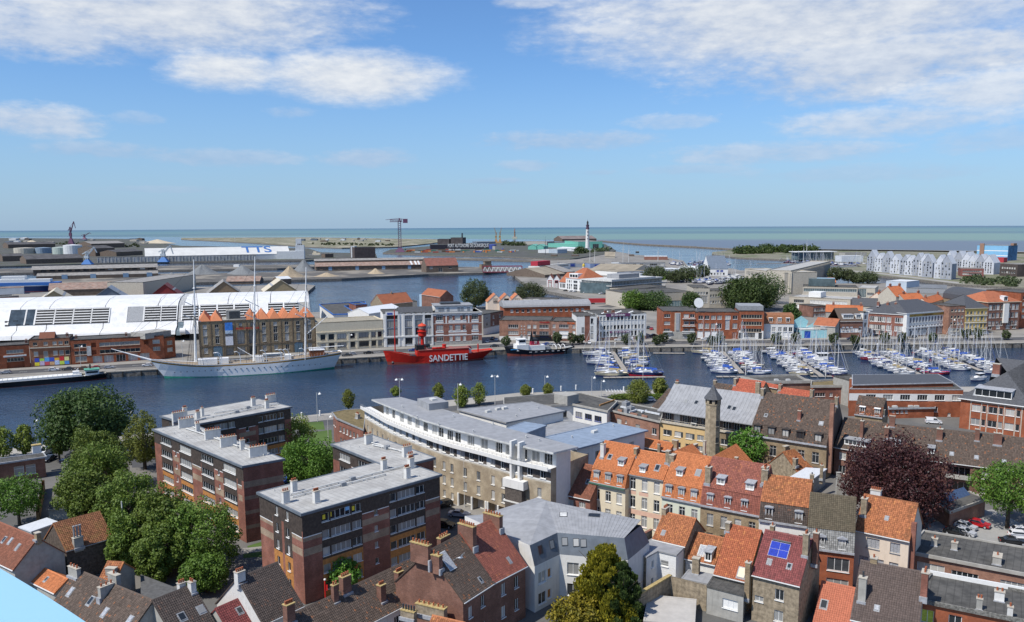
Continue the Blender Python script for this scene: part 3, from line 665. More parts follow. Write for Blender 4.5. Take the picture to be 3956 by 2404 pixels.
b0,b3=rebuild(f2,[('b',ZA(382,540),ZA(548,490)),('W',ZA(548,500),ZA(908,400)),('s',ZA(912,480),ZA(1148,420)),('W',ZA(1150,330),ZA(1468,260)),('b',ZA(1471,300),ZA(1594,250))],[('b',ZA(5,470),ZA(118,500)),('n',ZA(120,500),ZA(195,520)),('n',ZA(215,530),ZA(285,560)),('b',ZA(286,600),ZA(376,620))])
f2=flats('apartment_block','nearest five storey brick flats with white chimneys, beside the red banner pole',[C2,R2c,K2,L2],b0,b3)
roof_kit(f2,[(ZA(238,440),1.15,.75,3),(ZA(312,345),.95,.7,3),(ZA(508,438),.95,.8,4),(ZA(1105,150),.95,.8,4),(ZA(1312,222),.95,.8,4),(ZA(1345,135),1.0,.8,4)],[(ZA(280,380),ZA(1280,128)),(ZA(300,400),ZA(1120,200))])
me=mat('window_poster',(.75,.6,.05),.6,.1);me2=mat('blue_poster',(.25,.5,.8),.6,.1)
b=B()
for x,y,w,k in((578,570,.5,0),(632,548,.6,0),(785,490,.75,1),(838,492,.5,0)):
 u,z=f2.u_at(0,ZA(x,y));b.box(u-w/2,.10,z-.35,u+w/2,.125,z+.4,k)
b.obj('poster',[me,me2],f2.root)
C1_=(-50.4,150.6);L1_=(-79.3,179.4);R1_=(-44.2,155.2);K1_=(-73.1,184.2)
f1=flats('apartment_block','long brick and brown clad slab of flats behind the row of green trees',[C1_,R1_,K1_,L1_],[],[])
b0,b3=rebuild(f1,[],[('w',Z1(975,400),Z1(1042,430)),('s',Z1(1050,470),Z1(1084,470)),('w',Z1(1087,450),Z1(1160,470)),('b',Z1(1163,500),Z1(1216,500)),('w',Z1(1218,500),Z1(1294,520)),('s',Z1(1300,540),Z1(1348,560)),('w',Z1(1351,560),Z1(1432,590)),('b',Z1(1436,560),Z1(1462,600))])
f1=flats('apartment_block','long brick and brown clad slab of flats behind the row of green trees',[C1_,R1_,K1_,L1_],b0,b3,end_bands=True)
roof_kit(f1,[(Z1(1130,315),3.2,.75,6),(Z1(1200,345),.8,.7,2),(Z1(1290,385),3.2,.75,6),(Z1(1385,430),3.2,.75,6),(Z1(1470,450),.9,.7,2),(Z1(1565,490),3.4,.75,6)],[(Z1(1130,330),Z1(1600,490)),(Z1(1170,320),Z1(1440,440))])
C0=(-72.2,183.2);R0_=(-54.9,201.5);K0=(-65.7,210.8);L0=(-83.0,192.3)
f0=flats('apartment_block','brown clad block of flats behind the long slab, beside the canal water',[C0,R0_,K0,L0],[('W',3.5,10.5),('s',11.2,15.5),('W',16.2,23.4)],[('n',3,5),('n',8,10)])
roof_kit(f0,[(Z1(1085,275),3.0,.75,6),(Z1(1122,245),.9,.7,3),(Z1(1200,272),.9,.7,3),(Z1(1228,248),.6,.6,1),(Z1(1536,185),1.0,.7,3),(Z1(1618,200),.9,.7,3),(Z1(1642,165),2.6,.75,5)],[(Z1(1130,290),Z1(1690,178)),(Z1(1300,235),Z1(1680,175))])
C3=(-22.2,148.4);R3_=(-15.2,155.1);K3=(-29.8,172.4);L3=(-36.8,165.5)
f3=flats('apartment_block','short block of flats joined to the nearest flats, facing bright green trees',[C3,R3_,K3,L3],[],[('w',2.6,7.2),('w',10,14.5),('s',7.4,9.8)],extra=.12,end_bands=True)
roof_kit(f3,[(Z2(665,415),1.6,.75,4),(Z2(898,490),1.9,.75,4),(Z2(920,540),1.2,.75,3)],[(Z2(680,415),Z2(870,470)),(Z2(690,430),Z2(860,465))])
fl=[P(Z2(*q),15.3)for q in((640,200),(800,290),(1000,370),(1090,402),(1200,435),(1380,480),(1520,520),(1770,575))]
nb=[]
for i,p in enumerate(fl):
 d=(fl[min(i+1,7)]-fl[max(i-1,0)]).normalized();nb.append(p+Vector((-d.y,d.x))*13)
cv=Bld('residence','long curved sand brick residence with grey zinc roof and white balcony','apartment building',fl[0],fl[1],13,2.5,poly=fl+nb[::-1])
ops={};pts={}
for e in range(7):
 p,q=cv.edge(e);L=(q-p).length;pts[e]=[(0,10.3,L,13,1),(0,10.0,L,10.3,2)];o=[]
 n=max(2,int(L/2.9))
 for i,w in enumerate(row(n,10.75,1.35 if e>0 else .9,1.5,.3,L-.3)):
  o.append(w)
  if e>1 and i<n:pts[e].append((w['u']+1.38,10.6,w['u']+1.38+max(.5,L/n-1.45),12.3,3))
 m=max(2,int(L/3.4))
 for z in(3.7,6.8):o+=row(m,z,1.0,1.9,.4,L-.4,nx=2)
 if e>=4:o+=[dict(u=.5+k*(L-1)/2,z=.02,w=(L-1)/2-.4,h=2.75,dep=2.6,void=1)for k in range(2)]
 else:o+=row(m,.8,.9,1.5,.4,L-.4)
 ops[e]=o
cv.walls(13,SANDBRICK,ops,pts,[WRENDER,STONE,mat('dark_timber',(.10,.085,.075),.8,.3,3)])
b=B();lf=[Vector(p)for p in cv.poly[:8]]
def offs(L,d):
 o=[]
 for i,p in enumerate(L):
  k=(L[min(i+1,len(L)-1)]-L[max(i-1,0)]).normalized();o.append(p+Vector((-k.y,k.x))*d)
 return o
out=offs(lf,-1.1);inn=offs(lf,1.7);bk=offs(lf,13)
for i in range(7):
 b.prism([tuple(out[i]),tuple(out[i+1]),tuple(inn[i+1]),tuple(inn[i])],12.75,13.02)
 o2=offs(lf,-.95);b.prism([tuple(out[i]),tuple(out[i+1]),tuple(o2[i+1]),tuple(o2[i])],13.02,13.55)
b.obj('balcony',[WRENDER],cv.root)
b=B()
for i in range(7):
 a,c=offs(lf,-1.0)[i],offs(lf,-1.0)[i+1]
 n=max(2,int((c-a).length/1.2))
 for z in(13.8,14.05):b.bar((a.x,a.y,z),(c.x,c.y,z),.04)
 for k in range(n):m=a.lerp(c,k/n);b.bar((m.x,m.y,13.5),(m.x,m.y,14.05),.04)
b.obj('railing',[GREY],cv.root)
pf=[fl[0].lerp(fl[1],.5)]+fl[1:];PHP=[tuple(v)for v in offs(pf,1.75)]+[tuple(v)for v in offs(pf,6.6)][::-1]
ph=Bld('penthouse_storey','','',PHP[0],PHP[1],11,2.5,poly=PHP)
for k in('label','category'):del ph.root[k]
ph.root.name='penthouse_storey_temp'
ops={}
for e in range(7):
 p,q=ph.edge(e);L=(q-p).length;n=max(2,int(L/3.3));ops[e]=[dict(u=w['u'],z=13.1,w=w['w'],h=w['h'],nx=2 if i%2 else 3)for i,w in enumerate(row(n,0,2.0,2.15,.4,L-.4))]
ph.walls(16.1,WRENDER,ops)
for c in list(ph.root.children):
 c.parent=cv.root;c.location=c.location+Vector((*cv.loc(ph.A),0));
 if c.name.startswith('wall'):c.name='upper_wall'
bpy.data.objects.remove(ph.root)
b=B();re=[P(Z2(*q),19.0)for q in((683,145),(735,166),(1000,270),(1200,330),(1500,405),(1785,468),(1937,432),(1500,318),(1220,235),(990,165),(862,131))]
rl=[cv.loc(p)for p in re]
b.prism(rl,16.1,16.45,1,mt=0);b.obj('roof',[ZINC,GREYW],cv.root);cv.fs=(0,16.46,1,16.46)
for k,(q,w,d,hh)in enumerate(((Z2(1055,190),7,5,1.6),)):
 p=cv.hit(q);b=B();b.box(-w/2,-d/2,0,w/2,d/2,hh);b.box(-.9,-.5,hh,.9,.7,hh+.4,1);b.obj('roof_lantern',[ZINC,GREYW],cv.root,p)
b=B()
for q in(Z2(960,260),Z2(1090,300),Z2(1180,255),Z2(1300,345),Z2(1420,300),Z2(1620,380),Z2(1700,400),Z2(870,195)):
 p=cv.hit(q);b.tube(p,p+Vector((0,0,.5)),.12,n=6);b.tube(p+Vector((0,0,.5)),p+Vector((0,0,.56)),.22,n=6)
b.obj('roof_vent',[GREYW],cv.root)
b=B()
for e in(4,5,6):
 p,q=cv.edge(e);L=(q-p).length;d=(q-p)/L;nn=Vector((d.y,-d.x))
 for k in range(3):m=p+d*(.3+k*(L-.6)/2)+nn*.05;b.tube((m.x,m.y,0),(m.x,m.y,2.8),.24,n=10)
b.obj('column',[WHITE],cv.root)
p,q=cv.edge(6);d=(q-p).normalized();nn=Vector((d.y,-d.x));b=B()
for u in(.7,2.7):
 a=p+d*u+nn*.9;b.prism([tuple(a),tuple(a+d*.5),tuple(a+d*.5-nn*1.8),tuple(a-nn*1.8)],9.6,17.2)
a=p+d*-.6+nn*1.5;b.prism([tuple(a),tuple(a+d*5.2),tuple(a+d*5.2-nn*1.48),tuple(a-nn*1.48)],7.9,9.6)
b.prism([tuple(a+d*.4-nn*.2),tuple(a+d*4.6-nn*.2),tuple(a+d*4.6-nn*1.47),tuple(a+d*.4-nn*1.47)],2.2,7.85,1);b.prism([tuple(a-nn*.1),tuple(a+d*5-nn*.1),tuple(a+d*5-nn*1.47),tuple(a-nn*1.47)],4.9,5.2)
b.obj('bay_window',[WRENDER,MAT['dark_timber']],cv.root)
def flatb(name,label,cat,pts,z,m,wm,z0=2.5,par=.1,ov=.4,pm=None,ops={},group=None,paints={},mats=()):
 h=Bld(name,label,cat,P(pts[0],z)if len(pts[0])==2 and not isinstance(pts[0],Vector)else pts[0],P(pts[1],z),8,z0,group,poly=[P(q,z)for q in pts])
 h.walls(z-z0-.15,wm,ops,paints,mats);h.flat(z-z0,m,par,pm,ov=ov);return h
def roof_bits(h,pts,kind='vent'):
 b=B()
 for q in pts:
  p=h.hit(q)
  if kind=='vent':b.tube(p,p+Vector((0,0,.45)),.13,n=6);b.tube(p+Vector((0,0,.45)),p+Vector((0,0,.52)),.24,n=6)
  else:b.box(p.x-.7,p.y-.5,p.z-.05,p.x+.7,p.y+.5,p.z+.5);b.box(p.x-.6,p.y-.4,p.z+.5,p.x+.6,p.y+.4,p.z+.58)
 b.obj('roof_vent' if kind=='vent' else 'roof_hatch',[GREYW],h.root)
w1=flatb('residence_wing','flat zinc roofed wing with two roof hatches behind the curved residence','apartment wing',[Z2(1500,285),Z2(1845,217),Z2(1650,163),Z2(1215,208)],15.5,ZINC,WRENDER,ops={0:row(7,8.6,1.6,1.7,1,27)})
roof_bits(w1,[Z2(1390,225),Z2(1450,210),Z2(1490,205)],'hatch');roof_bits(w1,[Z2(1580,215),Z2(1690,200),Z2(1560,250)])
w2=flatb('residence_wing','flat zinc wing stepping around the courtyard, behind the blue metal stair box','apartment wing',[Z3(175,365),Z3(330,395),Z3(530,325),Z3(330,280),Z3(170,290)],13.0,ZINC,WRENDER,ops={1:row(5,6,1.6,1.7,1,15)})
w3=flatb('residence_wing','blue grey zinc wing with a red roof hatch nearest the orange roofs','apartment wing',[Z3(360,440),Z3(770,335),Z3(560,290),Z3(180,375)],13.6,mat('blue_zinc',(.22,.27,.34),.5,.12,.8,kind='zinc'),WRENDER,ov=.6,ops={0:row(6,7.2,1.7,2,1,24,nx=3)})
roof_bits(w3,[Z3(465,348)],'hatch');roof_bits(w3,[Z3(330,380),Z3(580,310),Z3(480,340)])
sb=Bld('stair_box','blue metal stair box standing on the grey residence roof','roof structure',P(Z2(1590,362),18.5),P(Z2(1738,305),18.5),5.5,15.8)
sb.walls(2.7,MAT['blue_zinc']);sb.flat(2.75,MAT['blue_zinc'],.05,ov=.25)
rb=flatb('corner_building','low brick building with mossy rounded roof between the flats and the quay','building',[Z2(478,262),Z2(632,330),Z2(645,205),Z2(520,212),Z2(450,226)],10.4,mat('moss_roof',(.16,.125,.06),.95,.3,1,kind='flat',c2=(.22,.17,.09)),REDBRICK,par=.15,pm=GREY,ops={0:row(6,4.6,1.1,1.5,.6,13)+row(6,1.4,1.1,1.5,.6,13),4:row(2,4.6,1.1,1.5,.4,4.5)})
rb.chimney(Z2(600,262),1.6,.7,1.2,3,GRENDER)
zb=Bld('mansard_residence','white rendered residence with folded zinc mansard roof beside the conifer','apartment building',(3.3,121.5),P(ZB(1762,560),12.0),20,2.5,poly=[(3.3,121.5),P(ZB(1790,790),10.0),P(ZI(1020,700),9.0),P(Z3(800,925),12.5),P(Z3(480,850),14),P(ZB(1560,160),14),P(ZB(960,415),12.2),P(ZB(800,520),11)])
pl=zb.poly;nL=[(Vector(pl[i+1])-Vector(pl[i])).length for i in range(3)]
zb.walls(7.5,WRENDER,{0:[dict(u=.9,z=z,w=1.9,h=1.9,nx=2)for z in(.8,4.2)]+[dict(u=3.2,z=z+.3,w=.9,h=1.5,nx=1,gm=ORCLAD)for z in(.8,4.2)],1:[dict(u=u,z=z,w=1.9,h=2.0,nx=2)for u in(1.2,5.2,9.2)for z in(.8,4.3)]})
b=B();it=[Vector(p)for p in grow(pl,-.95)];it[7]=Vector(pl[7])+(it[0]-Vector(pl[0]))*.05;it[0]=Vector(pl[0])+(Vector(pl[1])-Vector(pl[0])).normalized()*.1+Vector((0,.9))
zt=10.7;W3=lambda p,z:(p[0],p[1],z)
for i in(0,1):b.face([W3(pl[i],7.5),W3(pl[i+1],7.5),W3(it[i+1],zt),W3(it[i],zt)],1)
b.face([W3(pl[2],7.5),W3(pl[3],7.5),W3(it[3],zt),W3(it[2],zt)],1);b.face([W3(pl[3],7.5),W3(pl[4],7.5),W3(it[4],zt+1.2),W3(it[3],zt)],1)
ap=Vector(zb.loc(P(ZB(1650,230),15.2)));zr=12.7;rr=Vector(zb.loc(P(Z3(790,925),14.0)))
b.face([W3(it[0],zt),W3(it[1],zt),W3(ap,zr)]);b.face([W3(it[1],zt),W3(it[2],zt),W3(it[3],zt+.9),W3(ap,zr)])
b.face([W3(it[3],zt+.9),W3(it[4],zt+1.2),W3(ap,zr)]);b.face([W3(it[4],zt+1.2),W3(it[5],zt+.6),W3(ap,zr)])
b.face([W3(it[5],zt+.6),W3(it[6],zt),W3(ap,zr)]);b.face([W3(it[6],zt),W3(it[7],zt),W3(it[0],zt),W3(ap,zr)])
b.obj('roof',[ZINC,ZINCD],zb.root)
b=B();b.face([W3(pl[7],7.4),W3(pl[0],7.4),W3(it[0],zt+.03),W3(it[7],zt+.03)]);b.face([W3(pl[6],7.4),W3(pl[7],7.4),W3(it[7],zt+.03),W3(it[6],zt)]);b.obj('gable_wall',[WRENDER],zb.root)
def seams(root,a,c,d,e,n,name='roof_panel',hgt=.05,m=None):
 """standing seam panels: each one a thin tray between two seams, from edge a-c up to edge d-e"""
 a,c,d,e=map(Vector,(a,c,d,e));nn=(c-a).cross(d-a).normalized()
 for i in range(n):
  b=B();p0,p1=a.lerp(c,i/n),a.lerp(c,(i+1)/n);q0,q1=d.lerp(e,i/n),d.lerp(e,(i+1)/n);up=nn*.012;k=nn*hgt
  w0=(p1-p0)*.94
  b.face([p0+up,p0+w0+up,q0+(q1-q0)*.94+up,q0+up]);b.bar(p0+w0+k*.5,q0+(q1-q0)*.94+k*.5,.05,hgt)
  b.obj(name,[m or ZINC],root)
seams(zb.root,W3(it[1],zt),W3(it[2],zt),W3(ap,zr),W3(it[3],zt+.9),24)
def slopewin(h,a,c,d,e,u,v,w,hh,gm=None):
 """roof window lying on the quad a-c-e-d"""
 a,c,d,e=map(Vector,(a,c,d,e));p=a.lerp(c,u).lerp(d.lerp(e,u),v);ex=(c-a).normalized();up=(d.lerp(e,u)-a.lerp(c,u)).normalized();nn=ex.cross(up).normalized()
 b=B();b.box(-w/2-.1,-hh/2-.1,-.1,w/2+.1,hh/2+.1,.07);o=b.obj('roof_window',[DARK],h.root)
 o.matrix_local=Matrix(((ex.x,up.x,nn.x,p.x),(ex.y,up.y,nn.y,p.y),(ex.z,up.z,nn.z,p.z),(0,0,0,1)))
 B().face([(-w/2,-hh/2,.075),(w/2,-hh/2,.075),(w/2,hh/2,.075),(-w/2,hh/2,.075)]).obj('pane',[gm or PANE],o)
for u in(.32,.75):slopewin(zb,W3(pl[0],7.5),W3(pl[1],7.5),W3(it[0],zt),W3(it[1],zt),u,.6,.85,1.2)
for u in(.1,.27,.38):slopewin(zb,W3(pl[1],7.5),W3(pl[2],7.5),W3(it[1],zt),W3(it[2],zt),u,.62,.8,1.1)
slopewin(zb,W3(it[1],zt),W3(it[2],zt),W3(ap,zr),W3(it[3],zt+.9),.16,.62,1.1,1.2,GREYW);slopewin(zb,W3(it[1],zt),W3(it[2],zt),W3(ap,zr),W3(it[3],zt+.9),.52,.8,1.8,.9)
def house_r(name,label,Lq,Rq,zr,half,t=.9,**kw):
 """gable house from two ridge pixels at height zr"""
 l=P(Lq,zr);r=P(Rq,zr);d=(r-l).normalized();n=Vector((d.y,-d.x))*half
 return house(name,label,l+n,r+n,zr-half*t,None,t,zr=zr,**kw)
hA=house('house','red brown tiled house with three small skylights beside the blue panel',ZC(-260,740),ZC(150,932),9.0,ZC(372,605),.95,GRENDER,T_RBR,ops={0:row(4,3.3,1.1,1.6,1,12)})
for q,g in((ZC(45,635),None),(ZC(110,650),PANEC),(ZC(188,712),None)):hA.skylight(q,.6,1.0,g)
hA.chimney(ZC(395,610),.8,.7,.7,0,YELBRICK)
hB=house('house','rusty brown tiled house with dark rubble walls below the avenue trees',ZC(690,738),ZC(1168,600),8.5,ZC(1025,342),.85,mat('dark_rubble',(.10,.082,.07),.95,.5,2.2,kind='render',c2=(.035,.03,.028),bump=.8),mat('lichen_tiles',(.23,.10,.05),.85,.35,kind='tile',c2=(.22,.15,.05)),gutter=GREY)
hB.chimney(ZC(815,690),1.5,.8,1.3,0,GRENDER)
b=B();p=hB.hit(ZC(815,690))
for x in(-.5,0,.5):b.tube((p.x+x,p.y,p.z+1.3),(p.x+x,p.y,p.z+3.3),.16,n=8);b.tube((p.x+x,p.y,p.z+3.3),(p.x+x,p.y,p.z+3.45),.22,n=8)
b.obj('flue_pipe',[GREY],hB.root)
hC=house('house','bright orange tiled lean roof with tiny skylight under the dark rubble wall',ZC(345,1062),ZC(582,1178),6.0,ZC(460,930),.7,GRENDER,T_OR)
hC.skylight(ZC(485,1050),.55,.8,DARK)
hD=house_r('house','wide brown tiled roof with four skylights nearest the blue panel',ZC(818,948),ZC(1598,1266),11.2,6.0,.88,wall=GRENDER,tile=T_BRN,parts=280)
for q,g in((ZC(738,1180),PANEC),(ZC(948,1275),None),(ZC(1098,1395),PANEC),(ZC(1352,1480),PANEC)):hD.skylight(q,.8,1.25,g)
hD.chimney(ZC(745,1015),2.4,.6,1.0,3,GRENDER,at=(0.2,hD.yr-.7,hD.zr-.4));hD.chimney(ZC(1115,1190),.7,2.2,1.1,3,GRENDER);hD.chimney(ZC(1350,1150),2.2,.7,1.6,1,GRENDER,at=(7.4,hD.yr+1.2,hD.zr-1))
B().box(-.32,-.3,hD.zr-6.1,-.16,.0,hD.zr-5.3).obj('downpipe',[WHITE],hD.root)
hE=house_r('house','brown tiled roof with two dark skylights and a twin chimney in the trees',ZD(242,1268),ZD(652,1106),11.2,5.5,.88,wall=GRENDER,tile=T_BRD,parts=280)
for q in(ZD(548,1440),ZD(748,1365)):hE.skylight(q,1.0,1.15)
hE.chimney(None,.8,.9,1.2,2,WRENDER_D,at=(hE.L-.4,hE.yr-.6,hE.zr-.5));hE.chimney(None,1.0,.7,1.1,3,WRENDER_D,at=(hE.L-1.2,hE.yr+.7,hE.zr-.6))
hF=house_r('house','small dark red tiled roof with one skylight below the grey gable',ZD(902,1352),ZD(1192,1226),8.6,4.5,.9,wall=GRENDER,tile=T_PUR,parts=200)
hF.skylight(ZD(1150,1375),.85,1.0)
hG=house('house','steep dark brown roof with pale grey gable and tall grey chimney',ZD(1390,1500),ZD(1800,1312),6.6,ZD(1512,882),.95,WRENDER_D,T_BRD,parts=280)
hG.chimney(None,1.3,.9,1.3,4,WRENDER_D,at=(.3,hG.yr-.2,hG.zr-.4))
hH=house('terrace_house','long mossy brown roof with brick chimneys in front of the nearest flats',ZA(500,1734),ZA(1592,1170),7.6,ZA(1390,917),.85,WRENDER,T_BRN,parts=300,ops={0:row(8,2.2,1.6,1.5,1,26,nx=3)})
for q,w,d,n in((ZA(270,1470),1.3,.9,5),(ZA(675,1295),.9,.6,2),(ZA(765,1215),1.5,.9,4),(ZA(1085,1290),1.0,.9,3),(ZA(1240,1170),1.1,.9,5)):hH.chimney(q,w,d,2.1,n,BROWNBRICK,cap=mat('lichen_stone',(.38,.29,.13),.95,.3,3))
hI=house('house','tall brick house with brown tiles and glass roof light under the flying gull',ZB(780,1268),ZB(1092,1068),11.0,ZB(530,692),.95,BROWNBRICK,T_BRN,parts=280,ops={0:[dict(u=1.2,z=5.2,w=1.0,h=1.7),dict(u=4.2,z=5.6,w=1.0,h=1.7),dict(u=4.3,z=1.6,w=1.0,h=1.7)]})
hJ=house('house','tall brick house with red tiles beside the white mansard residence',ZB(1092,1068),ZB(1432,892),11.0,ZB(1060,432),.95,BROWNBRICK,T_RED,parts=280,ops={0:row(2,5.5,1.0,1.8,.8,7)+row(2,2.0,1.0,1.8,.8,7)})
LICH=MAT['lichen_stone']
hI.chimney(None,.75,3.2,1.7,6,BROWNBRICK,at=(-.5,hI.yr+.8,hI.zr-.6),cap=LICH);hI.chimney(None,.8,1.6,1.5,2,BROWNBRICK,at=(-.1,hI.yr-1.6,hI.zr-1.7),cap=LICH)
hJ.chimney(None,.8,3.0,2.6,7,BROWNBRICK,at=(.3,hJ.yr-1.0,hJ.zr-1.3),cap=LICH);hJ.chimney(None,.8,3.3,1.5,6,BROWNBRICK,at=(hJ.L-.5,hJ.yr-.2,hJ.zr-.7),cap=LICH);hI.chimney(None,2.2,.7,1.0,4,BROWNBRICK,at=(hI.L-2.6,hI.yr+.8,hI.zr-.6),cap=LICH)
p=hI.hit(ZB(615,860));y0,z0,y1,z1=hI.fs;o=B();w,l=1.5,3.0
o.box(-w/2,-l/2,-.05,w/2,l/2,.12)
g=o.obj('roof_light',[WHITE],hI.root,p);g.rotation_euler=(atan2(z1-z0,y1-y0),0,0)
for k in range(6):B().box(-w/2+.08+k*.235,-l/2+.1,.125,-w/2+.08+k*.235+.2,l/2-.1,.14).obj('pane',[PANEC],g)
hI.skylight(ZB(960,1055),.5,.8);hJ.skylight(ZB(1262,850),.5,.9)
hK=house_r('house','mossy orange tiled roof edge below the crowded chimney wall at the bottom',ZB(470,1425),ZB(800,1502),9.4,4.0,.9,wall=BROWNBRICK,tile=T_ORM)
hK.chimney(None,4.6,.9,1.0,6,OLDBRICK,at=(-1.3,hK.yr+1.6,hK.zr-.6),cap=LICH);hK.chimney(None,2.2,.8,.6,5,OLDBRICK,at=(-3.9,hK.yr-.1,hK.zr-.7),cap=LICH,pot=DARK,ph=.7)
hL=house('house','low brick house with rust brown tiles between the residence and the cream row',Z3(203,697),Z3(440,747),9.0,Z3(322,522),.9,REDBRICK,T_RBR,ops={0:row(3,4.2,1.5,1.2,.6,8.5,nx=3)})
hL.skylight(Z3(326,622),.6,.95);hL.skylight(Z3(425,645),.6,.95);hL.chimney(None,1.0,1.2,1.4,2,BROWNBRICK,at=(.2,hL.yr,hL.zr-.8))
def mansard(name,label,A,Bq,ze,brk,ridge,wall,tile,ops,zm=None,t=.95,mm=None,ym=.75,z0=2.5,**kw):
 a=P(A,ze);c=P(Bq,ze);d=(c-a).normalized();n=Vector((-d.y,d.x));zm=zm or ze+2.6
 z=ridge_of(a+n*ym,c+n*ym,zm,ridge,t);yr=ym+(z-zm)/t
 h=Bld(name,label,'house',a,c,yr*1.9,z0);h.walls(ze-z0-.2,wall,ops);h.mansard(ze-z0,zm-z0,ym,z-z0,tile,yr=yr,mm=mm,**kw)
 b=B()
 for x in(-.015,h.L+.015-.2):b.prism([(x,-.0),(x+.2,0),(x+.2,h.D),(x,h.D)],ze-z0-.3,ze-z0-.2)
 for x in(.02,h.L-.22):
  s=[(0,ze-z0-.3),(ym-.05,zm-z0-.1),(yr,z-z0-.1),(h.D,ze-z0-.3)]
  b.loft([[(x,y,zz)for y,zz in s],[(x+.2,y,zz)for y,zz in s]],0,closed=True)
 b.obj('gable_wall',[GRENDER],h.root);return h
def lower_dormers(h,us,w=1.25,hh=1.9,rm=ZINC,style='arch',fm=None,wm=None,gm=None):
 y0,z0,y1,z1=h.ms
 for u in us:h.dormer(None,w,hh,.9,rm,wm or ZINC,style,2,at=(u,.06,z0+.28),fm=fm,gm=gm)
hM=mansard('house','cream house with green gutter, first of the orange roofed row by the grey residence',ZL(100,862),ZL(552,956),11.5,None,ZL(330,342),CREAM,T_OR,{0:row(3,5.6,1.2,2.1,.4,7.8,ny=2)+row(3,2.0,1.2,2.1,.4,7.8,ny=2)},parts=100)
lower_dormers(hM,[h_*hM.L/3+hM.L/6 for h_ in range(3)]);B().box(0,-.62,8.72,hM.L,-.42,8.98).obj('gutter',[mat('green_paint',(.06,.14,.10),.5,.1)],hM.root)
hM.skylight(ZL(355,548),.8,1.0);hM.dormer(ZL(492,665),1.3,1.15,1.9);hM.chimney(ZL(265,530),.8,.9,2.3,1,WRENDER_D,pot=DARK)
hN=house('house','cream and pink house, taller, with zinc dormer and skylight in the orange roofed row',ZL(556,742),ZL(1042,832),14.3,ZL(742,462),.95,CREAM,T_OR,ops={0:row(3,8.6,1.2,2.3,.3,7.9,ny=2)+row(3,5.0,1.2,2.3,.3,7.9,ny=2)+row(3,1.4,1.2,2.3,.3,7.9,ny=2)},paints={0:[(0.3,7.6,2.3,8.3,1),(2.9,7.6,4.9,8.3,1),(0,3.6,9,4.6,1)]},mats=[mat('salmon_render',(.62,.40,.30),.85,.06)],gutter=GREY,parts=100)
hN.dormer(ZL(770,750),1.25,1.1,1.9);hN.skylight(ZL(965,690),.9,1.25);hN.chimney(ZL(690,520),.6,.9,1.2,0,YELBRICK);hN.chimney(ZL(1100,600),.7,.9,1.9,0,OLDBRICK);hN.chimney(None,.9,1.4,1.6,0,OLDBRICK,at=(hN.L+.5,hN.yr-.9,hN.zr-1.2))
hO=mansard('house','pale green house with zinc cornice and dormers in the orange roofed row',ZL(1020,1052),ZL(1518,1152),11.5,None,ZL(1258,482),PALEGR,T_OR,{0:row(3,5.6,1.2,2.1,.4,7.8,ny=2)+row(3,2.0,1.2,2.1,.4,7.8,ny=2)})
lower_dormers(hO,[hO.L*k for k in(.17,.5,.82)]);hO.dormer(ZL(1245,795),1.3,1.15,1.9);hO.skylight(ZL(1490,752),.9,1.2)
hP=mansard('house','yellow brick house with dark red mansard tiles and five small dormers',ZL(1518,1160),ZL(2280,1306),11.5,None,ZL(1765,552),YELBRICK,T_RED,{0:row(4,5.4,1.2,2.2,.6,10.8,ny=2,fm=GREYW)+row(4,1.8,1.2,2.2,.6,10.8,ny=2,fm=GREYW)},zm=14.8)
lower_dormers(hP,[hP.L*k for k in(.16,.46,.74)],1.2,1.9,LEAD,fm=WHITE);hP.dormer(ZL(1775,905),1.5,1.2,2.1,LEAD);hP.dormer(ZL(2150,975),1.5,1.2,2.1,LEAD)
hP.chimney(ZL(1620,860),1.0,1.1,2.6,3,OLDBRICK);hP.chimney(None,1.0,1.3,2.6,4,OLDBRICK,at=(hP.L-.2,hP.yr-2.6,hP.zr-2.4))
hQ=mansard('house','white house with dark slate skirt and two dormers under mossy orange tiles',Z4(120,872),Z4(412,916),11.5,None,Z4(235,607),WRENDER,T_ORM,{0:row(3,5.2,1.2,2.1,.4,8.5,ny=2)},zm=14.6,mm=T_BRD)
lower_dormers(hQ,[hQ.L*.2,hQ.L*.82],1.3,2.0,LEAD,style='arch');hQ.chimney(None,.9,1.1,1.9,3,OLDBRICK,at=(.1,hQ.yr-.5,hQ.zr-1.0))
hR=mansard('house','orange brick house with brown roof and grey slate skirt, one wide roller blind window',Z4(408,1040),Z4(697,1078),10.2,None,Z4(517,717),ORBRICK,mat('olive_brown_tiles',(.10,.082,.055),.85,.22,kind='tile',c2=(.08,.07,.045)),{0:[dict(u=3.2,z=4.3,w=3.3,h=2.2,nx=3,gm=DARK),dict(u=3.2,z=.8,w=3.3,h=2.2,nx=3)]},zm=13.4,mm=mat('grey_slate_skirt',(.25,.25,.24),.8,.3,kind='tile',c2=(.18,.18,.17)))
lower_dormers(hR,[hR.L*.3,hR.L*.74],1.3,1.7,LEAD,'gable',wm=DARK)
hS=house('house','pale pink house with mossy orange tiles and a long brick flue on its side',ZK(163,302),ZK(845,442),12.2,Z4(802,727),.95,CREAMP,T_ORM,ops={0:[dict(u=1.8,z=6.9,w=2.0,h=1.7,nx=3,fm=GREY,gm=PANEC),dict(u=5.4,z=6.9,w=1.5,h=1.7,nx=3,fm=GREY,gm=PANEC)]+[dict(u=u,z=z,w=1.4,h=1.9,nx=2,fm=GREY,gm=PANEC)for u in(.8,3.2,5.4)for z in(3.4,.3)]},parts=100)
hS.skylight(ZK(560,170),.5,.6,GREY);hS.chimney(ZK(270,100),.9,1.0,2.4,3,OLDBRICK);hS.chimney(None,1.6,.9,1.3,5,WRENDER_D,at=(1.6,hS.yr+.6,hS.zr-.5))
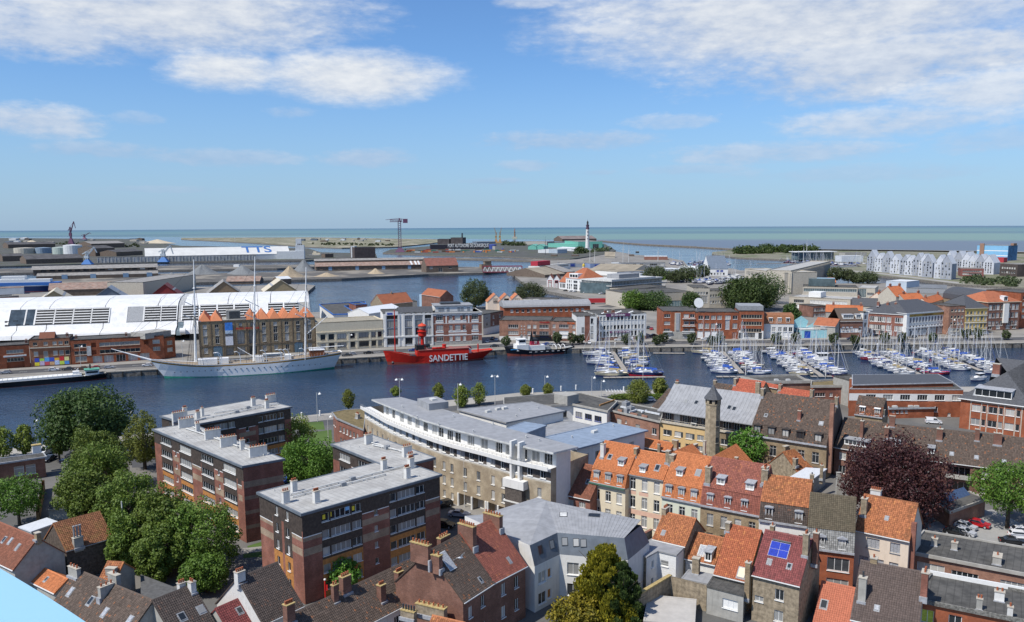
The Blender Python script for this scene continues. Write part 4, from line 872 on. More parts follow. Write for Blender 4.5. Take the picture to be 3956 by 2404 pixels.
b=B();b.box(hS.L+.02,.8,0,hS.L+.75,1.5,12.2);b.obj('brick_flue',[REDBRICK],hS.root)
hT=house('house','small orange roofed house with stone chimney between the zinc roof and the painted row',ZI(1390,285),ZI(1842,390),9.0,ZL(918,1228),.8,OLDBRICK,T_ORM,parts=200)
hT.skylight(ZI(1530,215),.55,.8);hT.chimney(None,.8,1.6,1.6,3,OLDBRICK,at=(.1,hT.yr+.2,hT.zr-.9))
an=flatb('annex','white boarded annex with stepped zinc roof below the small orange roof','house annex',[ZI(1288,556),ZI(1452,468),ZI(1712,528),ZI(1842,400),ZI(1400,285),ZI(1045,462)],8.6,ZINC,mat('white_boards',(.7,.7,.69),.6,.04),par=.0,ov=.15,ops={1:[dict(u=.5,z=3.6,w=1.4,h=1.0,nx=1,fm=WHITE)],0:[dict(u=1.5,z=3.6,w=.7,h=1.2,nx=1),dict(u=1.5,z=.6,w=.7,h=1.2,nx=1)]},paints={5:[(0,0,9,7,1)]},mats=[OLDBRICK])
b=B();p=an.edge(1)[0];q=an.edge(1)[1]
for k in range(14):b.bar((p.x,p.y-.03,.3+k*.42),(q.x,q.y-.03,.3+k*.42),.02,.03)
b.obj('boarding',[MAT['white_boards']],an.root)
wl=Bld('parapet_wall','old yellow brick party wall with orange lichen coping beside the conifer','wall',P(ZI(1048,345),9.6),P(ZI(1370,180),9.6),.35,2.5);wl.walls(7.1,OLDBRICK);B().box(-.1,-.08,7.1,wl.L+.1,.43,7.25).obj('coping',[BROWNBRICK],wl.root)
hU=house('house','red tiled cottage with white dormer and pale skylight behind the brick chimney',ZI(1850,562),ZJ(232,655),6.8,ZI(1992,207),.8,WRENDER,T_ORM)
hU.skylight(ZI(2085,470),1.0,1.9,PANEC,GREYW);hU.dormer(ZJ(128,625),1.2,1.6,1.8,LEAD)
hV=house('house','large faded orange tiled roof sloping down to a dark flat annex',ZJ(228,782),ZJ(690,893),7.9,ZJ(422,88),1.0,OLDBRICK,mat('faded_orange_tiles',(.34,.105,.05),.85,.25,kind='tile',c2=(.27,.10,.05),c3=(.5,.2,.07)),parts=280)
hV.chimney(None,.7,.9,1.0,0,OLDBRICK,at=(0,hV.yr-.5,hV.zr-.6));hV.skylight(ZJ(615,790),1.2,1.7,CREAM)
hW=house('house','yellow brick house with glazed red tiles and a blue solar panel',ZJ(775,790),ZJ(1442,950),10.0,ZJ(935,167),.95,OLDBRICK,T_PUR,parts=300,ops={0:[dict(u=3.4,z=4.2,w=1.3,h=1.7,nx=2),dict(u=3.4,z=.9,w=1.3,h=1.7,nx=2),dict(u=.4,z=3.2,w=1.3,h=.9,nx=2)]})
hW.skylight(ZJ(1010,630),.6,.8);hW.skylight(ZJ(1295,695),.6,.8)
p=hW.hit(ZJ(1150,465));y0,z0,y1,z1=hW.fs
sp=B().box(-1.45,-1.25,.0,1.45,1.25,.12).obj('solar_panel',[GREYW],hW.root,p);sp.rotation_euler=(atan2(z1-z0,y1-y0),0,0)
for i in range(2):
 for j in range(2):B().box(-1.4+i*1.42,-1.2+j*1.22,.125,-.02+i*1.42,-.02+j*1.22,.14).obj('solar_cell',[mat('solar_blue',(.02,.04,.32),.12,.2,3,spec=.6)],sp)
B().box(-1.3,1.28,.02,1.45,1.5,.35).obj('tank',[DARK],sp)
hW.chimney(ZJ(1530,500),.8,.9,2.9,3,OLDBRICK);hW.chimney(None,.6,.8,1.2,1,YELBRICK,at=(.9,hW.yr+.3,hW.zr-.5));hW.chimney(None,.75,.8,5.2,1,YELBRICK,at=(-.6,-.4,3.9));hW.chimney(None,.8,.8,4.5,1,BROWNBRICK,at=(hW.L+.55,hW.yr+.4,hW.zr-3.5))
fa=flatb('flat_annex','grey rendered annex with dark felt roof and a white roller blind','house annex',[ZJ(118,975),ZJ(640,1108),ZJ(690,900),ZJ(232,800)],7.0,FLATD,GRENDER,par=.05,ov=.1,ops={0:[dict(u=2.5,z=1.7,w=2.4,h=1.5,nx=3,gm=WHITE)]})
yd=Bld('yard_wall','tall old brick yard walls with lichen coping around a pale flat roof','wall',P(ZI(1640,850),6.6),P(ZI(2150,985),6.6),.35,2.5);yd.walls(4.1,OLDBRICK)
yd2=Bld('yard_wall','sloping rubble yard wall with orange lichen on top, beside the conifer','wall',P(ZI(1180,1110),6.6),P(ZI(1640,820),6.8),.4,2.5);yd2.walls(4.1,OLDBRICK);B().box(-.1,-.12,4.1,yd2.L+.1,.52,4.3).obj('coping',[LICH],yd2.root)
tr=Bld('terrace','low pale terrace roof behind the brick yard walls','annex',P(ZI(1240,1480),4.4),P(ZI(1980,1560),4.4),9,2.5);tr.walls(1.8,GRENDER);tr.flat(1.9,mat('pale_screed',(.42,.40,.37),.9,.08,.8),.08)
ch=Bld('flat_annex','low zinc covered annex carrying a single rubble chimney','house annex',P(ZI(1780,870),5.8),P(ZI(2223,960),5.8),4.0,2.5);ch.walls(3.2,WRENDER);ch.flat(3.3,ZINC,.03);ch.chimney(ZI(1995,800),1.1,.9,2.6,0,OLDBRICK,cap=STONE)
hX=house_r('house','plain salmon tiled roof with one skylight at the bottom',ZJ(1770,908),ZJ(2290,1018),8.0,6.0,.85,wall=YELBRICK,tile=T_SAL,parts=300)
hX.skylight(ZJ(1790,1240),.95,1.35)
hY=house('house','plain brown tiled roof streaked white under its ridge, beside the flat orange brick roof',ZK(112,1432),ZK(950,1620),8.0,ZK(370,733),.9,WRENDER,mat('streaked_brown_tiles',(.10,.075,.065),.8,.2,kind='tile',c2=(.075,.06,.055)),parts=300)
hY.skylight(ZK(435,1315),.55,.7,PANEC);hY.chimney(ZK(245,1190),1.0,.9,3.0,1,GRENDER,pot=DARK,ph=.8);hY.chimney(None,.9,.9,1.0,1,YELBRICK,at=(1.6,hY.yr+.2,hY.zr-.4));hY.chimney(ZK(1035,1120),.8,1.6,3.0,3,REDBRICK)
hZ=flatb('brick_house','orange brick house with lichen edged dark flat roof at the bottom corner','house',[ZK(925,1205),ZK(2420,1505),ZK(2420,1150),ZK(1170,880)],10.0,FLATD,ORBRICK,par=.35,pm=mat('lichen_edge',(.16,.155,.14),.95,.5,4),ops={0:[dict(u=.8,z=4.4,w=1.6,h=1.9,nx=2,gm=mat('yellow_curtain',(.5,.55,.08),.7,.2,3)),dict(u=4.2,z=4.4,w=1.6,h=1.9,nx=2)]})
hZ.chimney(ZK(1735,1330),.7,.7,1.5,2,GRENDER);hZ.chimney(ZK(1990,1220),1.2,.9,1.3,2,WRENDER);hZ.chimney(ZK(2125,1430),.65,.6,1.4,1,WRENDER_D)
B().box(.5,Vector(hZ.poly[3]).y-.75,7.5,hZ.L,Vector(hZ.poly[3]).y-.5,8.15).obj('upstand',[WHITE],hZ.root)
lb=flatb('brick_workshop','long low pink brick building with dark flat roof and chimney blocks by the car park','building',[ZK(838,602),ZK(2420,905),ZK(2420,580),ZK(1050,352)],8.2,FLATD,PINKBRICK,par=.3,pm=CONC,ops={0:[dict(u=1.4,z=3.0,w=4.0,h=1.4,nx=4)]+[dict(u=u,z=3.0,w=3.8,h=1.1,nx=5)for u in(6.4,13.2,19)]})
for q,w,d in((ZK(1165,520),.9,.8),(ZK(1420,570),.9,.8),(ZK(1965,740),1.2,2.2)):lb.chimney(q,w,d,1.2,1,CONC)
h=house('house','orange roof with grey verge behind the cream row, facing the zinc wings',ZL(655,385),ZL(1120,470),9.6,ZL(720,292),.7,OLDBRICK,T_OR);h.chimney(ZL(985,480),.6,.6,1.7,2,OLDBRICK);h.chimney(None,1.3,.9,1.5,0,YELBRICK,at=(h.L+.4,h.yr,h.zr-.8))
h=house_r('house','narrow orange ridge with stone chimney between the row and the round tower',ZL(1180,480),ZL(1410,385),11.0,3.0,.8,wall=OLDBRICK,tile=T_OR);h.chimney(None,1.6,.7,.5,0,YELBRICK,at=(h.L+1.5,h.yr,h.zr-.9));h.chimney(None,.6,.6,2.8,0,STONE,at=(h.L+4.2,h.yr-1.0,h.zr-2.8))
h=house_r('house','orange roof slope in front of the round tower and the green tree',ZL(1700,535),ZL(1975,385),10.6,5.0,.9,wall=OLDBRICK,tile=T_OR);h.chimney(None,.7,.7,1.0,0,OLDBRICK,at=(h.L*.55,h.yr-2.4,h.zr-2.6))
TW=(49.4,200.4);k=200.4/211.5
twr=thing('round_tower','old octagonal stone tower with pointed slate cap above the orange roofs','tower',(TW[0],TW[1],2.5),.2)
zt=lambda y:zat(Z3(1176,y),TW)-2.5
TST=mat('tower_stone',(.33,.275,.19),.95,.3,1.3,kind='render',c2=(.13,.11,.08),bump=.6)
b=B();r=1.85;z0=zt(175);b.lathe([(r+.25,0),(r+.05,zt(330)),(r,z0),(r-.05,z0)],8);b.obj('shaft',[TST],twr)
b=B();b.lathe([(r+.12,z0),(r+.12,z0+.25),(r-.1,z0+.25)],8);b.lathe([(r-.55,z0+.25),(r-.55,zt(138))],8,1)
for i in range(8):
 a=2*pi*(i+.5)/8;b.prism([(cos(a+da)*(r-.1)*rr,sin(a+da)*(r-.1)*rr)for da,rr in((-.18,.8),(-.18,1.08),(.18,1.08),(.18,.8))],z0+.25,zt(137))
b.obj('belfry',[TST,DARK],twr)
b=B();b.lathe([(r+.5,zt(140)),(r+.15,zt(128)),(r-.75,zt(100)),(.18,zt(62)),(.12,zt(58))],8);b.obj('cone_roof',[SLATE],twr);B().tube((0,0,zt(62)),(0,0,zt(44)),.05,n=5).obj('finial',[DARK],twr)
b=B();
for zz in(zt(300),zt(400)):b.box(-.4,-r-.16,zz,.4,-r+.1,zz+1.4);b.box(-.5,-r-.22,zz-.12,.5,-r,zz,1)
o=b.obj('opening',[DARK,STONE],twr);o.rotation_euler=(0,0,.2)
A0=P(Z3(860,283),9.2);B0=P(Z3(1250,345),9.2);d=(B0-A0).normalized();B1=A0+d*27
zk=Bld('apartment_house','ochre walled house with zinc roof and furnished balcony behind the round tower','apartment building',A0,B1,15,2.5)
zk.walls(6.7,OCHRE,{0:row(4,3.4,1.9,1.5,.5,13.6,nx=2)+row(4,.5,1.9,1.5,.5,13.6,nx=2)+row(3,3.4,1.9,1.5,17,26,nx=2)},{0:[(15.5,0,28,7,1)]+[(u,3.4,u+1,4.9,2)for u in(2.7,6,9.3)]},[YELBRICK,DARK])
up=Bld('u','','',A0+Vector((-d.y,d.x))*1.5,B1+Vector((-d.y,d.x))*1.5,13.5,2.5);del up.root['label'],up.root['category']
up.walls(10.2,mat('dark_boards',(.10,.075,.065),.8,.2,2),{0:row(6,6.9,1.9,2.4,.4,16,nx=3)+row(3,6.9,2.2,2.4,17,26,nx=3)})
for c in list(up.root.children):c.parent=zk.root;c.location=c.location+Vector((0,1.5,0));c.name=c.name if not c.name.startswith('wall')else 'upper_wall'
bpy.data.objects.remove(up.root)
b=B();b.box(-.2,-.35,6.7,27.1,1.5,6.9);
for i in range(28):b.box(i*.97-.1,-.33,6.9,i*.97-.05,-.28,7.75)
b.box(-.2,-.34,7.72,27.1,-.27,7.8);b.obj('balcony',[STONE],zk.root)
b=B();zr=15.8;yl=4.2;zl=12.0
sec=lambda x:[(x,-.5,9.85),(x,yl,zl),(x,9.0,zr),(x,15.4,10.2),(x,15.4,10.0),(x,-.5,9.65)]
b.loft([sec(-.5),sec(27.3)],0,closed=True);b.obj('roof',[ZINC],zk.root);zk.fs=(yl,zl+.02,9.0,zr+.02)
seams(zk.root,(-.5,-.5,9.85),(27.3,-.5,9.85),(-.5,yl,zl),(27.3,yl,zl),28);seams(zk.root,(-.5,yl,zl),(27.3,yl,zl),(-.5,9.0,zr),(27.3,9.0,zr),28)
for q in(Z3(1020,158),Z3(1083,165),Z3(1283,195),Z3(1313,203)):zk.skylight(q,1.0,1.3)
zk.chimney(None,.9,.7,1.0,3,OLDBRICK,at=(.3,9.2,zr-.5))
pt=inst('patio_table',B().box(-.8,-.4,.68,.8,.4,.74).box(-.7,-.3,0,-.62,-.22,.68).box(.62,-.3,0,.7,-.22,.68).box(-.7,.22,0,-.62,.3,.68).box(.62,.22,0,.7,.3,.68).mesh('patio_table',[WHITE]),None,(A0.x+d.x*9.6-d.y*.6,A0.y+d.y*9.6+d.x*.6,9.4),zk.rz);tag(pt,'white patio table on the long balcony left of the round tower','table')
pk=flatb('brick_house','pink brick house with stepped parapet and air ducts on its dark roof','building',[ZS(1388,395),ZS(2100,560),ZS(2150,415),ZS(1530,290)],9.4,FLATD,PINKBRICK,par=.25,pm=GRENDER,ops={0:[dict(u=u,z=z,w=w,h=hh,nx=n)for(u,z,w,hh,n)in((.9,4.3,.9,1.5,1),(4.0,3.2,1.7,1.9,2),(7.2,4.2,.6,.8,1),(11,3.2,1.7,1.5,2),(17,3.0,1.6,1.8,2))]})
b=B();b.obj if 0 else None
for i,u in enumerate((0,4.2,9,13.2)):b.box(u,-.02,6.9+.24,u+(2.2,1.6,2.6,2.0)[i],.3,7.6+.1*(i%2))
b.obj('parapet_step',[PINKBRICK],pk.root)
for q,s in((ZS(1650,355),.9),(ZS(1715,420),.8),(ZS(1660,450),.6)):p=pk.hit(q);B().box(p.x-s,p.y-s,p.z,p.x+s,p.y+s,p.z+1.4).tube((p.x,p.y,p.z+1.4),(p.x,p.y,p.z+1.8),.35,n=8).obj('air_handler',[GREY],pk.root)
b=B()
for q0,q1 in((ZS(1690,455),ZS(1800,420)),(ZS(1740,410),ZS(1960,450)),(ZS(1960,450),ZS(2110,480)),(ZS(1860,450),ZS(1930,430)),(ZS(1580,375),ZS(1680,400))):
 p=pk.hit(q0);q=pk.hit(q1);b.bar((p.x,p.y,p.z+.4),(q.x,q.y,q.z+.4),.45)
b.obj('air_duct',[mat('bright_duct',(.6,.62,.63),.35,.1)],pk.root)
wo=flatb('office','white office with blue framed windows around the courtyard, under dark flat roofs','office building',[ZS(925,325),ZS(1390,420),ZS(1520,290),ZS(1045,182),ZS(640,195),ZS(0,245),ZS(0,330),ZS(620,345)],10.2,FLATD,WRENDER,par=.3,pm=CONC,ops={0:row(4,4.2,2.6,1.6,.6,15,nx=3,fm=mat('blue_paint',(.03,.05,.22),.5,.1))+row(4,1.0,2.6,1.6,.6,15,nx=3,fm=mat('blue_paint')),7:row(2,4.0,2.6,2.0,2,9,nx=3,fm=DARK)})
for q,w,dd,hh in((ZS(770,320),5.2,4.6,2.7),(ZS(885,310),1.0,1.0,1.6)):p=wo.hit(q);B().box(p.x-w/2,p.y-.3,p.z-.1,p.x+w/2,p.y+dd,p.z+hh).obj('roof_housing',[GRENDER],wo.root)
bm=wo.hit(ZS(1290,350));bq=wo.hit(ZS(1500,275));B().bar((bm.x,bm.y,bm.z+.2),(bq.x,bq.y,bq.z+.2),.35,.5).obj('upstand',[mat('rusty_edge',(.3,.16,.06),.9,.3)],wo.root)
h=house('house','brown roofed house with two skylights by the quay car park',ZS(2010,350),ZS(2300,440),7.0,ZS(2300,130),.8,REDBRICK,T_BRN);h.skylight(ZS(2235,215),.9,1.5);h.skylight(ZS(2300,245),.9,1.5)
ht=mansard('hotel_house','large brown tiled house with five arched dormers and bare grey gable',ZM(0,668),ZM(1100,835),10.6,None,ZM(262,62),YELBRICK,T_BRN,{0:row(5,3.6,1.6,2.6,.6,17.5,ny=2,fm=GREYW)+row(5,.2,1.6,2.4,.6,17.5,ny=2,fm=GREYW)},zm=13.3,mm=T_BRN,ym=1.0,t=.95)
lower_dormers(ht,[ht.L*k for k in(.085,.275,.465,.655,.885)],1.75,2.2,mat('dark_lead',(.06,.05,.045),.8,.2),'gable',fm=DARK,wm=MAT['dark_lead'])
b=B();b.box(-.2,-.55,7.75,ht.L+.1,-.41,8.05);b.obj('gutter',[LEAD],ht.root)
ht.chimney(ZM(705,440),.75,.75,1.9,2,REDBRICK);ht.chimney(None,.8,1.4,1.5,1,OLDBRICK,at=(0,ht.yr-.6,ht.zr-.6));ht.chimney(None,.7,1.0,1.6,2,OLDBRICK,at=(ht.L-.3,ht.yr-.6,ht.zr-.7))
B().box(ht.L+.02,.9,1.5,ht.L+.95,1.8,ht.zr+.6).obj('brick_flue',[PINKBRICK],ht.root);ht.skylight(ZM(222,390),.7,.8,DARK);ht.skylight(ZM(1020,508),.9,.9,PANEC)
h=house_r('house','orange tiled wing with stepped gable in front of the five dormers',ZM(470,920),ZM(985,800),8.6,4.6,.9,wall=OLDBRICK,tile=T_ORM);h.chimney(None,1.5,.8,1.4,0,YELBRICK,at=(1.6,h.yr+.5,h.zr-.4));h.chimney(None,.9,.9,1.3,3,OLDBRICK,at=(.2,h.yr-3.4,h.zr-2.2));h.skylight(ZM(770,1015),.4,.9,DARK);h.skylight(ZM(990,890),.4,.9,DARK)
h=flatb('shed','long white corrugated shed roof behind the mossy orange roof','shed',[ZM(575,1285),ZM(870,1325),ZM(1090,1165),ZM(805,1150)],6.4,mat('white_corrugated',(.58,.6,.62),.5,.06),GRENDER,par=.0,ov=.2)
h.chimney(ZM(885,1330),.8,.8,1.2,1,OLDBRICK,pot=DARK);h.chimney(ZM(1020,1310),.6,.6,3.0,1,OLDBRICK)
w_=Bld('wall','grey concrete pillar wall left of the dark red beech','wall',P(ZM(1240,1500),5),P(ZM(1295,1500),5),.6,2.5);w_.walls(6.6,CONC);B().box(-.06,-.06,6.6,w_.L+.06,.66,6.75).obj('coping',[CONC],w_.root)
tr1=house('terrace_house','brick house with white six pane dormer beside the dark red beech',ZM(1215,838),ZM(1770,925),9.6,ZM(1420,432),.85,BROWNBRICK,T_BRN,ops={0:row(3,4.2,1.5,1.7,.6,8.6)+row(3,.8,1.5,1.9,.6,8.6)})
tr1.dormer(ZM(1530,835),5.6,1.35,2.4,ZINC,nx=6);tr1.chimney(ZM(1605,690),.7,.9,3.6,1,BROWNBRICK,pot=DARK)
e0=tr1.A+Vector((cos(tr1.rz),sin(tr1.rz)))*(tr1.L+.02);e1=P(ZN(1760,1165),9.4)
tr2=Bld('terrace_house','long brown roofed brick terrace with balconies behind the parked cars','terraced house',e0,e1,tr1.D,2.5)
L=tr2.L;tr2.walls(7.1,BROWNBRICK,{0:[dict(u=L*k,z=z,w=1.6,h=1.7,nx=2)for k in(.2,.35,.69,.8,.92)for z in(4.2,.9)]+[dict(u=L*.485,z=z,w=L*.14,h=2.2,nx=4,dep=1.6,rec=1.3)for z in(3.9,.6)]},gable=(tr1.yr,tr1.zr-.1));tr2.gable(7.1,tr1.zr-.1,T_BRN,yr=tr1.yr)
B().box(L*.475,-.9,3.6,L*.635,0,3.75).box(L*.475,-.9,3.75,L*.635,-.82,4.6).obj('balcony',[CONC],tr2.root)
for q,w,dd,n in((ZN(205,780),.9,1.6,3),(ZN(262,660),1.2,.8,4),(ZN(760,800),1.2,1.0,1),(ZN(1155,805),.9,.8,2),(ZN(1370,848),1.6,1.0,3)):tr2.chimney(q,w,dd,2.2,n,BROWNBRICK)
for q in(ZN(890,960),ZN(1150,998),ZN(1440,1042)):tr2.skylight(q,.7,.8,PANEC)
tr2.dormer(ZN(670,960),1.4,1.3,2.0);tr2.dormer(ZN(270,880),3.0,1.2,2.0,nx=3)
mh=mansard('house','small house with patched red and brown mansard and two white windows before the school',ZM(1505,372),ZM(1905,425),9.8,None,ZM(1565,100),YELBRICK,T_BRN,{},zm=12.6,mm=mat('patched_tiles',(.16,.075,.05),.85,.5,kind='tile',c2=(.10,.07,.055),c3=(.5,.15,.05)))
lower_dormers(mh,[mh.L*.26,mh.L*.8],1.4,1.9,WHITE,'shed');mh.chimney(None,.9,1.0,1.0,2,OLDBRICK,at=(mh.L-.2,1.2,8.2))
h=house('house','red tiled house between two tall stone chimneys above the marina',ZP(62,522),ZP(440,578),9.0,ZP(172,287),.9,YELBRICK,mat('scarlet_tiles',(.40,.105,.06),.8,.22,kind='tile',c2=(.3,.09,.055),c3=(.5,.2,.1)));h.chimney(None,.8,1.8,1.6,0,OLDBRICK,at=(.1,h.yr-1.3,h.zr-1.5));h.chimney(ZP(450,495),1.4,.9,3.4,2,OLDBRICK)
h2=house('house','low red tiled house with stone chimney above the five dormer roof',ZP(730,480),ZP(1140,540),8.6,ZP(785,410),.8,YELBRICK,MAT['scarlet_tiles']);h2.chimney(None,.9,1.2,1.4,2,OLDBRICK,at=(0,h2.yr-.6,h2.zr-.6));h2.chimney(None,.9,1.2,1.8,3,OLDBRICK,at=(h2.L+.6,h2.yr-.8,h2.zr-1.2))
h3=house('house','small dark brown roof left of the red tiled house above the marina',Z3(1180,85),Z3(1285,100),9.0,Z3(1215,48),.8,OLDBRICK,T_BRN);h3.chimney(None,1.0,.9,1.4,1,OLDBRICK,at=(-.3,h3.yr,h3.zr-.7))
h4=house('house','red tiled gable sliver between chimneys beside the tall red roof',ZP(520,380),ZP(720,420),9.2,ZP(540,345),.7,YELBRICK,MAT['scarlet_tiles']);h4.chimney(None,1.0,1.2,1.5,2,OLDBRICK,at=(.6,h4.yr-1.5,h4.zr-1.1))
g1=flatb('brick_block','low brick block with parapet rimmed grey roof at the marina edge','building',[ZP(540,352),ZP(1190,342),ZP(1075,318),ZP(970,258),ZP(240,285)],8.0,FLATD,PINKBRICK,par=.7,pm=CONC)
roof_bits(g1,[ZP(700,320),ZP(860,320),ZP(740,345)],'hatch')
g2=flatb('brick_block','red brick block with mossy sunken roof and white windows beside the long dark roof','building',[ZP(1182,405),ZP(1690,400),ZP(1470,325),ZP(1190,345)],8.4,MAT['moss_roof'],REDBRICK,par=.6,pm=CONC,ops={0:[dict(u=u,z=2.6,w=w,h=1.3,nx=n)for u,w,n in((1.2,3.4,4),(6.0,1.1,2),(10,3.4,3))]})
tw=Bld('stair_tower','grey rendered stair tower with stepped top beside the long dark school roof','building',P(ZP(1475,325),9.5),P(ZP(1690,385),9.5),6,2.5);tw.walls(8.5,GRENDER);tw.flat(8.6,FLATD,.3)
tw2=Bld('brick_pier','orange brick end pier of the long dark school roof','building',P(ZP(1690,390),9.8),P(ZP(1742,395),9.8),1.6,2.5);tw2.walls(9.6,ORBRICK);tw2.flat(9.65,STONE,.1)
fl_=P(ZM(1430,15),11.0);fr_=P(ZN(1012,293),11.0)
SCH=Bld('school','long orange brick school with white window band by the marina','school',fl_,fr_,16,2.5,poly=[fl_,fr_,P(ZN(925,228),11.0),P(ZP(1740,405),11.0)])
L=SCH.L;SCH.walls(8.5,ORBRICK,{0:[dict(u=L-3.2-5.15*k,z=5.2,w=3.0,h=1.7,nx=4)for k in range(8)]+[dict(u=L-9.6,z=1.6,w=2.4,h=1.6,nx=3),dict(u=L-4.2,z=.3,w=.9,h=1.0,nx=1)]},{0:[(L-5.15*8,4.95,L-.1,7.2,1)]},[WRENDER]);SCH.flat(8.6,FLATD,.12,LEAD)
s2=flatb('school_hall','orange brick school hall with long dark sloping roof rising behind the window band','school',[ZP(1742,375),ZN(905,212),ZN(740,124),ZP(1742,242)],12.4,SLATE,ORBRICK,par=.06,pm=LEAD,ov=.3)
gy=flatb('entrance_annex','single storey orange brick entrance with wall units on its roof, beside the white van','school annex',[ZN(235,487),ZN(705,478),ZN(705,440),ZN(235,450)],5.6,FLATD,ORBRICK,par=.2,pm=LEAD,ops={0:[dict(u=u,z=1.6,w=.8,h=.8,nx=1)for u in(.8,2.2,3.6,5.0)]+[dict(u=7.6,z=.02,w=7,h=2.4,dep=2,void=1)]+[dict(u=u,z=1.6,w=.8,h=.8,nx=1)for u in(16,17.4,18.8)]})
roof_bits(gy,[ZN(455,470),ZN(515,470),ZN(590,462),ZN(290,475)],'hatch')
hp=Bld('institution','orange brick building with stone window grid and slate hip roof at the right edge','public building',(130.3,236.7),P(ZN(1720,470),11.4),30,2.5)
hp.walls(8.9,ORBRICK,{0:[dict(u=2.6+u,z=z,w=w,h=1.9,nx=n)for z in(5.6,1.6)for(u,w,n)in((.4,2.3,2),(3.1,1.0,1),(4.7,2.3,2),(7.4,1.0,1),(9.0,2.3,2),(11.7,1.0,1),(13.3,2.3,2),(16,1.0,1))]},{0:[(2.5,8.2,30,8.4,1)]+[(2.6+u,0,2.85+u,8.2,1)for u in(0,2.78,4.3,7.08,8.6,11.4,12.9,15.6)]},[STONE])
hp.hip(9.0,19.5,SLATE,ov=.7,yr=15,inset=13);hp.dormer(ZN(1320,370),9.5,2.2,4.5,LEAD,GREYW,nx=5)
hp.skylight(ZN(1145,330),1.1,1.5,PANEC);hp.skylight(ZN(1265,345),1.1,1.4)
hp.chimney(ZN(1360,110),1.9,1.6,2.6,0,REDBRICK)
gd=flatb('garden_building','low brick building with glazed ridge light on its dark roof, behind the beech','building',[ZN(870,1570),ZN(1245,1440),ZN(1080,1375),ZN(700,1450)],6.0,FLATD,PINKBRICK,par=.3,pm=CONC)
p=gd.hit(ZN(900,1410));B().add([(p.x-4,p.y-1.5,p.z),(p.x+4,p.y-1.5,p.z),(p.x+4,p.y+1.5,p.z),(p.x-4,p.y+1.5,p.z),(p.x-3,p.y,p.z+1.3),(p.x+4,p.y,p.z+1.3)],[(0,1,5,4),(2,3,4,5),(1,2,5),(3,0,4)]).obj('glass_lantern',[mat('blue_glass',(.06,.09,.16),.15,.2,2,spec=.6)],gd.root)
lo=flatb('brick_office','low brick building with three tall windows and a white roof box at the left edge','building',[ZQ(-330,860),ZQ(740,705),ZQ(700,650),ZQ(-330,780)],7.5,FLATD,BROWNBRICK,par=.12,pm=LEAD,ops={0:[dict(u=u,z=1.4,w=2.0,h=2.2,nx=1,ny=2)for u in(6.6,9.0,11.4)]})
p=lo.hit(ZQ(610,640));B().box(p.x-.9,p.y-.6,p.z,p.x+.9,p.y+.6,p.z+1.9).box(p.x-1.05,p.y-.75,p.z+1.9,p.x+1.05,p.y+.75,p.z+2.1,1).obj('roof_housing',[WHITE,LICH],lo.root)
bn=house('barn','barn with wide grey corrugated roof beside the avenue trees',Z1(292,805),Z1(500,800),5.0,Z1(275,590),.42,GRENDER,mat('grey_corrugated',(.115,.115,.115),.75,.22,.7,kind='flat',c2=(.08,.075,.07)),tiles=False,gutter=GREY,cat='barn')
b=B()
for i in range(int(bn.L/.35)):b.bar((i*.35,bn.fs[0],bn.fs[1]+.02),(i*.35,bn.fs[2],bn.fs[3]+.02),.09,.05)
o=b.obj('corrugation',[MAT['grey_corrugated']],bn.root);o['kind']='stuff'
sh=flatb('shed','white corrugated lean roof behind the rusty brown tiled house','shed',[ZC(205,500),ZC(330,545),ZC(600,450),ZC(485,410)],6.0,MAT['white_corrugated'],GRENDER,par=0,ov=.2)
wb=Bld('wall','weathered brick garden wall with lichen patches left of the barn','wall',P(Z1(235,835),4.5),P(Z1(270,640),4.5),.5,2.5);wb.walls(2.2,mat('lichen_brick',(.24,.15,.07),.95,.4,1.2,kind='render',c2=(.1,.07,.04)))
st=Bld('smoke_stack','slim brick chimney with a steel flue standing by the avenue trees','chimney',P(ZC(1265,860),3.5),P(ZC(1335,860),3.5),.9,2.5);st.walls(8.3,CONC);B().box(-.08,-.08,8.3,st.L+.08,.98,8.5).obj('cap',[LICH],st.root);B().tube((.6,.45,8.5),(.6,.45,11.8),.11,n=7).tube((-.2,.2,1),(-.2,.2,6.6),.2,n=8).obj('flue_pipe',[GREYW],st.root)
s3=flatb('shed','dark corrugated low shed roofs between the brown roofs and the trees','shed',[ZC(1500,1230),ZC(1660,1260),ZC(1850,1160),ZC(1480,1010)],5.2,mat('dark_corrugated',(.10,.10,.10),.8,.2),GRENDER,par=0)
s4=house_r('house','small orange hipped roof tucked behind the wide brown roof',ZC(1130,860),ZC(1290,870),9.0,2.6,.8,wall=GRENDER,tile=T_ORM);s4.chimney(None,1.6,.8,1.0,0,GRENDER,at=(s4.L*.6,s4.yr-1.6,s4.zr-1.4))
def patch(name,pts,m,z,stuff=False):
 o=B().face([(*P(q,z),z)for q in pts]).obj(name,[m]);o['kind']='structure';return o
patch('car_park',[ZK(1100,400),ZK(2308,600),ZK(2308,260),ZK(1900,60),ZK(1400,130),ZK(1080,260)],mat('gravel_car_park',(.30,.295,.28),.95,.15,.5,kind='ground'),2.512)
patch('lawn',[Z2(190,290),Z2(390,280),Z2(400,330),Z2(180,330)],GRASS,2.515);patch('lawn',[Z2(330,345),Z2(440,330),Z2(445,400),Z2(300,400)],GRASS,2.515)
patch('lawn',[Z1(1475,1085),Z1(1600,1065),Z1(1600,1100),Z1(1475,1108)],GRASS,2.515);patch('lawn',[Z1(1500,1035),Z1(1600,1005),Z1(1600,1035),Z1(1500,1045)],GRASS,2.516)
patch('path',[Z1(1465,1050),Z1(1600,1035),Z1(1600,1066),Z1(1465,1082)],PAVE,2.514);patch('pavement',[Z2(1105,700),Z2(1300,780),Z2(1460,830),Z2(1400,870),Z2(1230,830),Z2(1100,760)],PAVE,2.53)
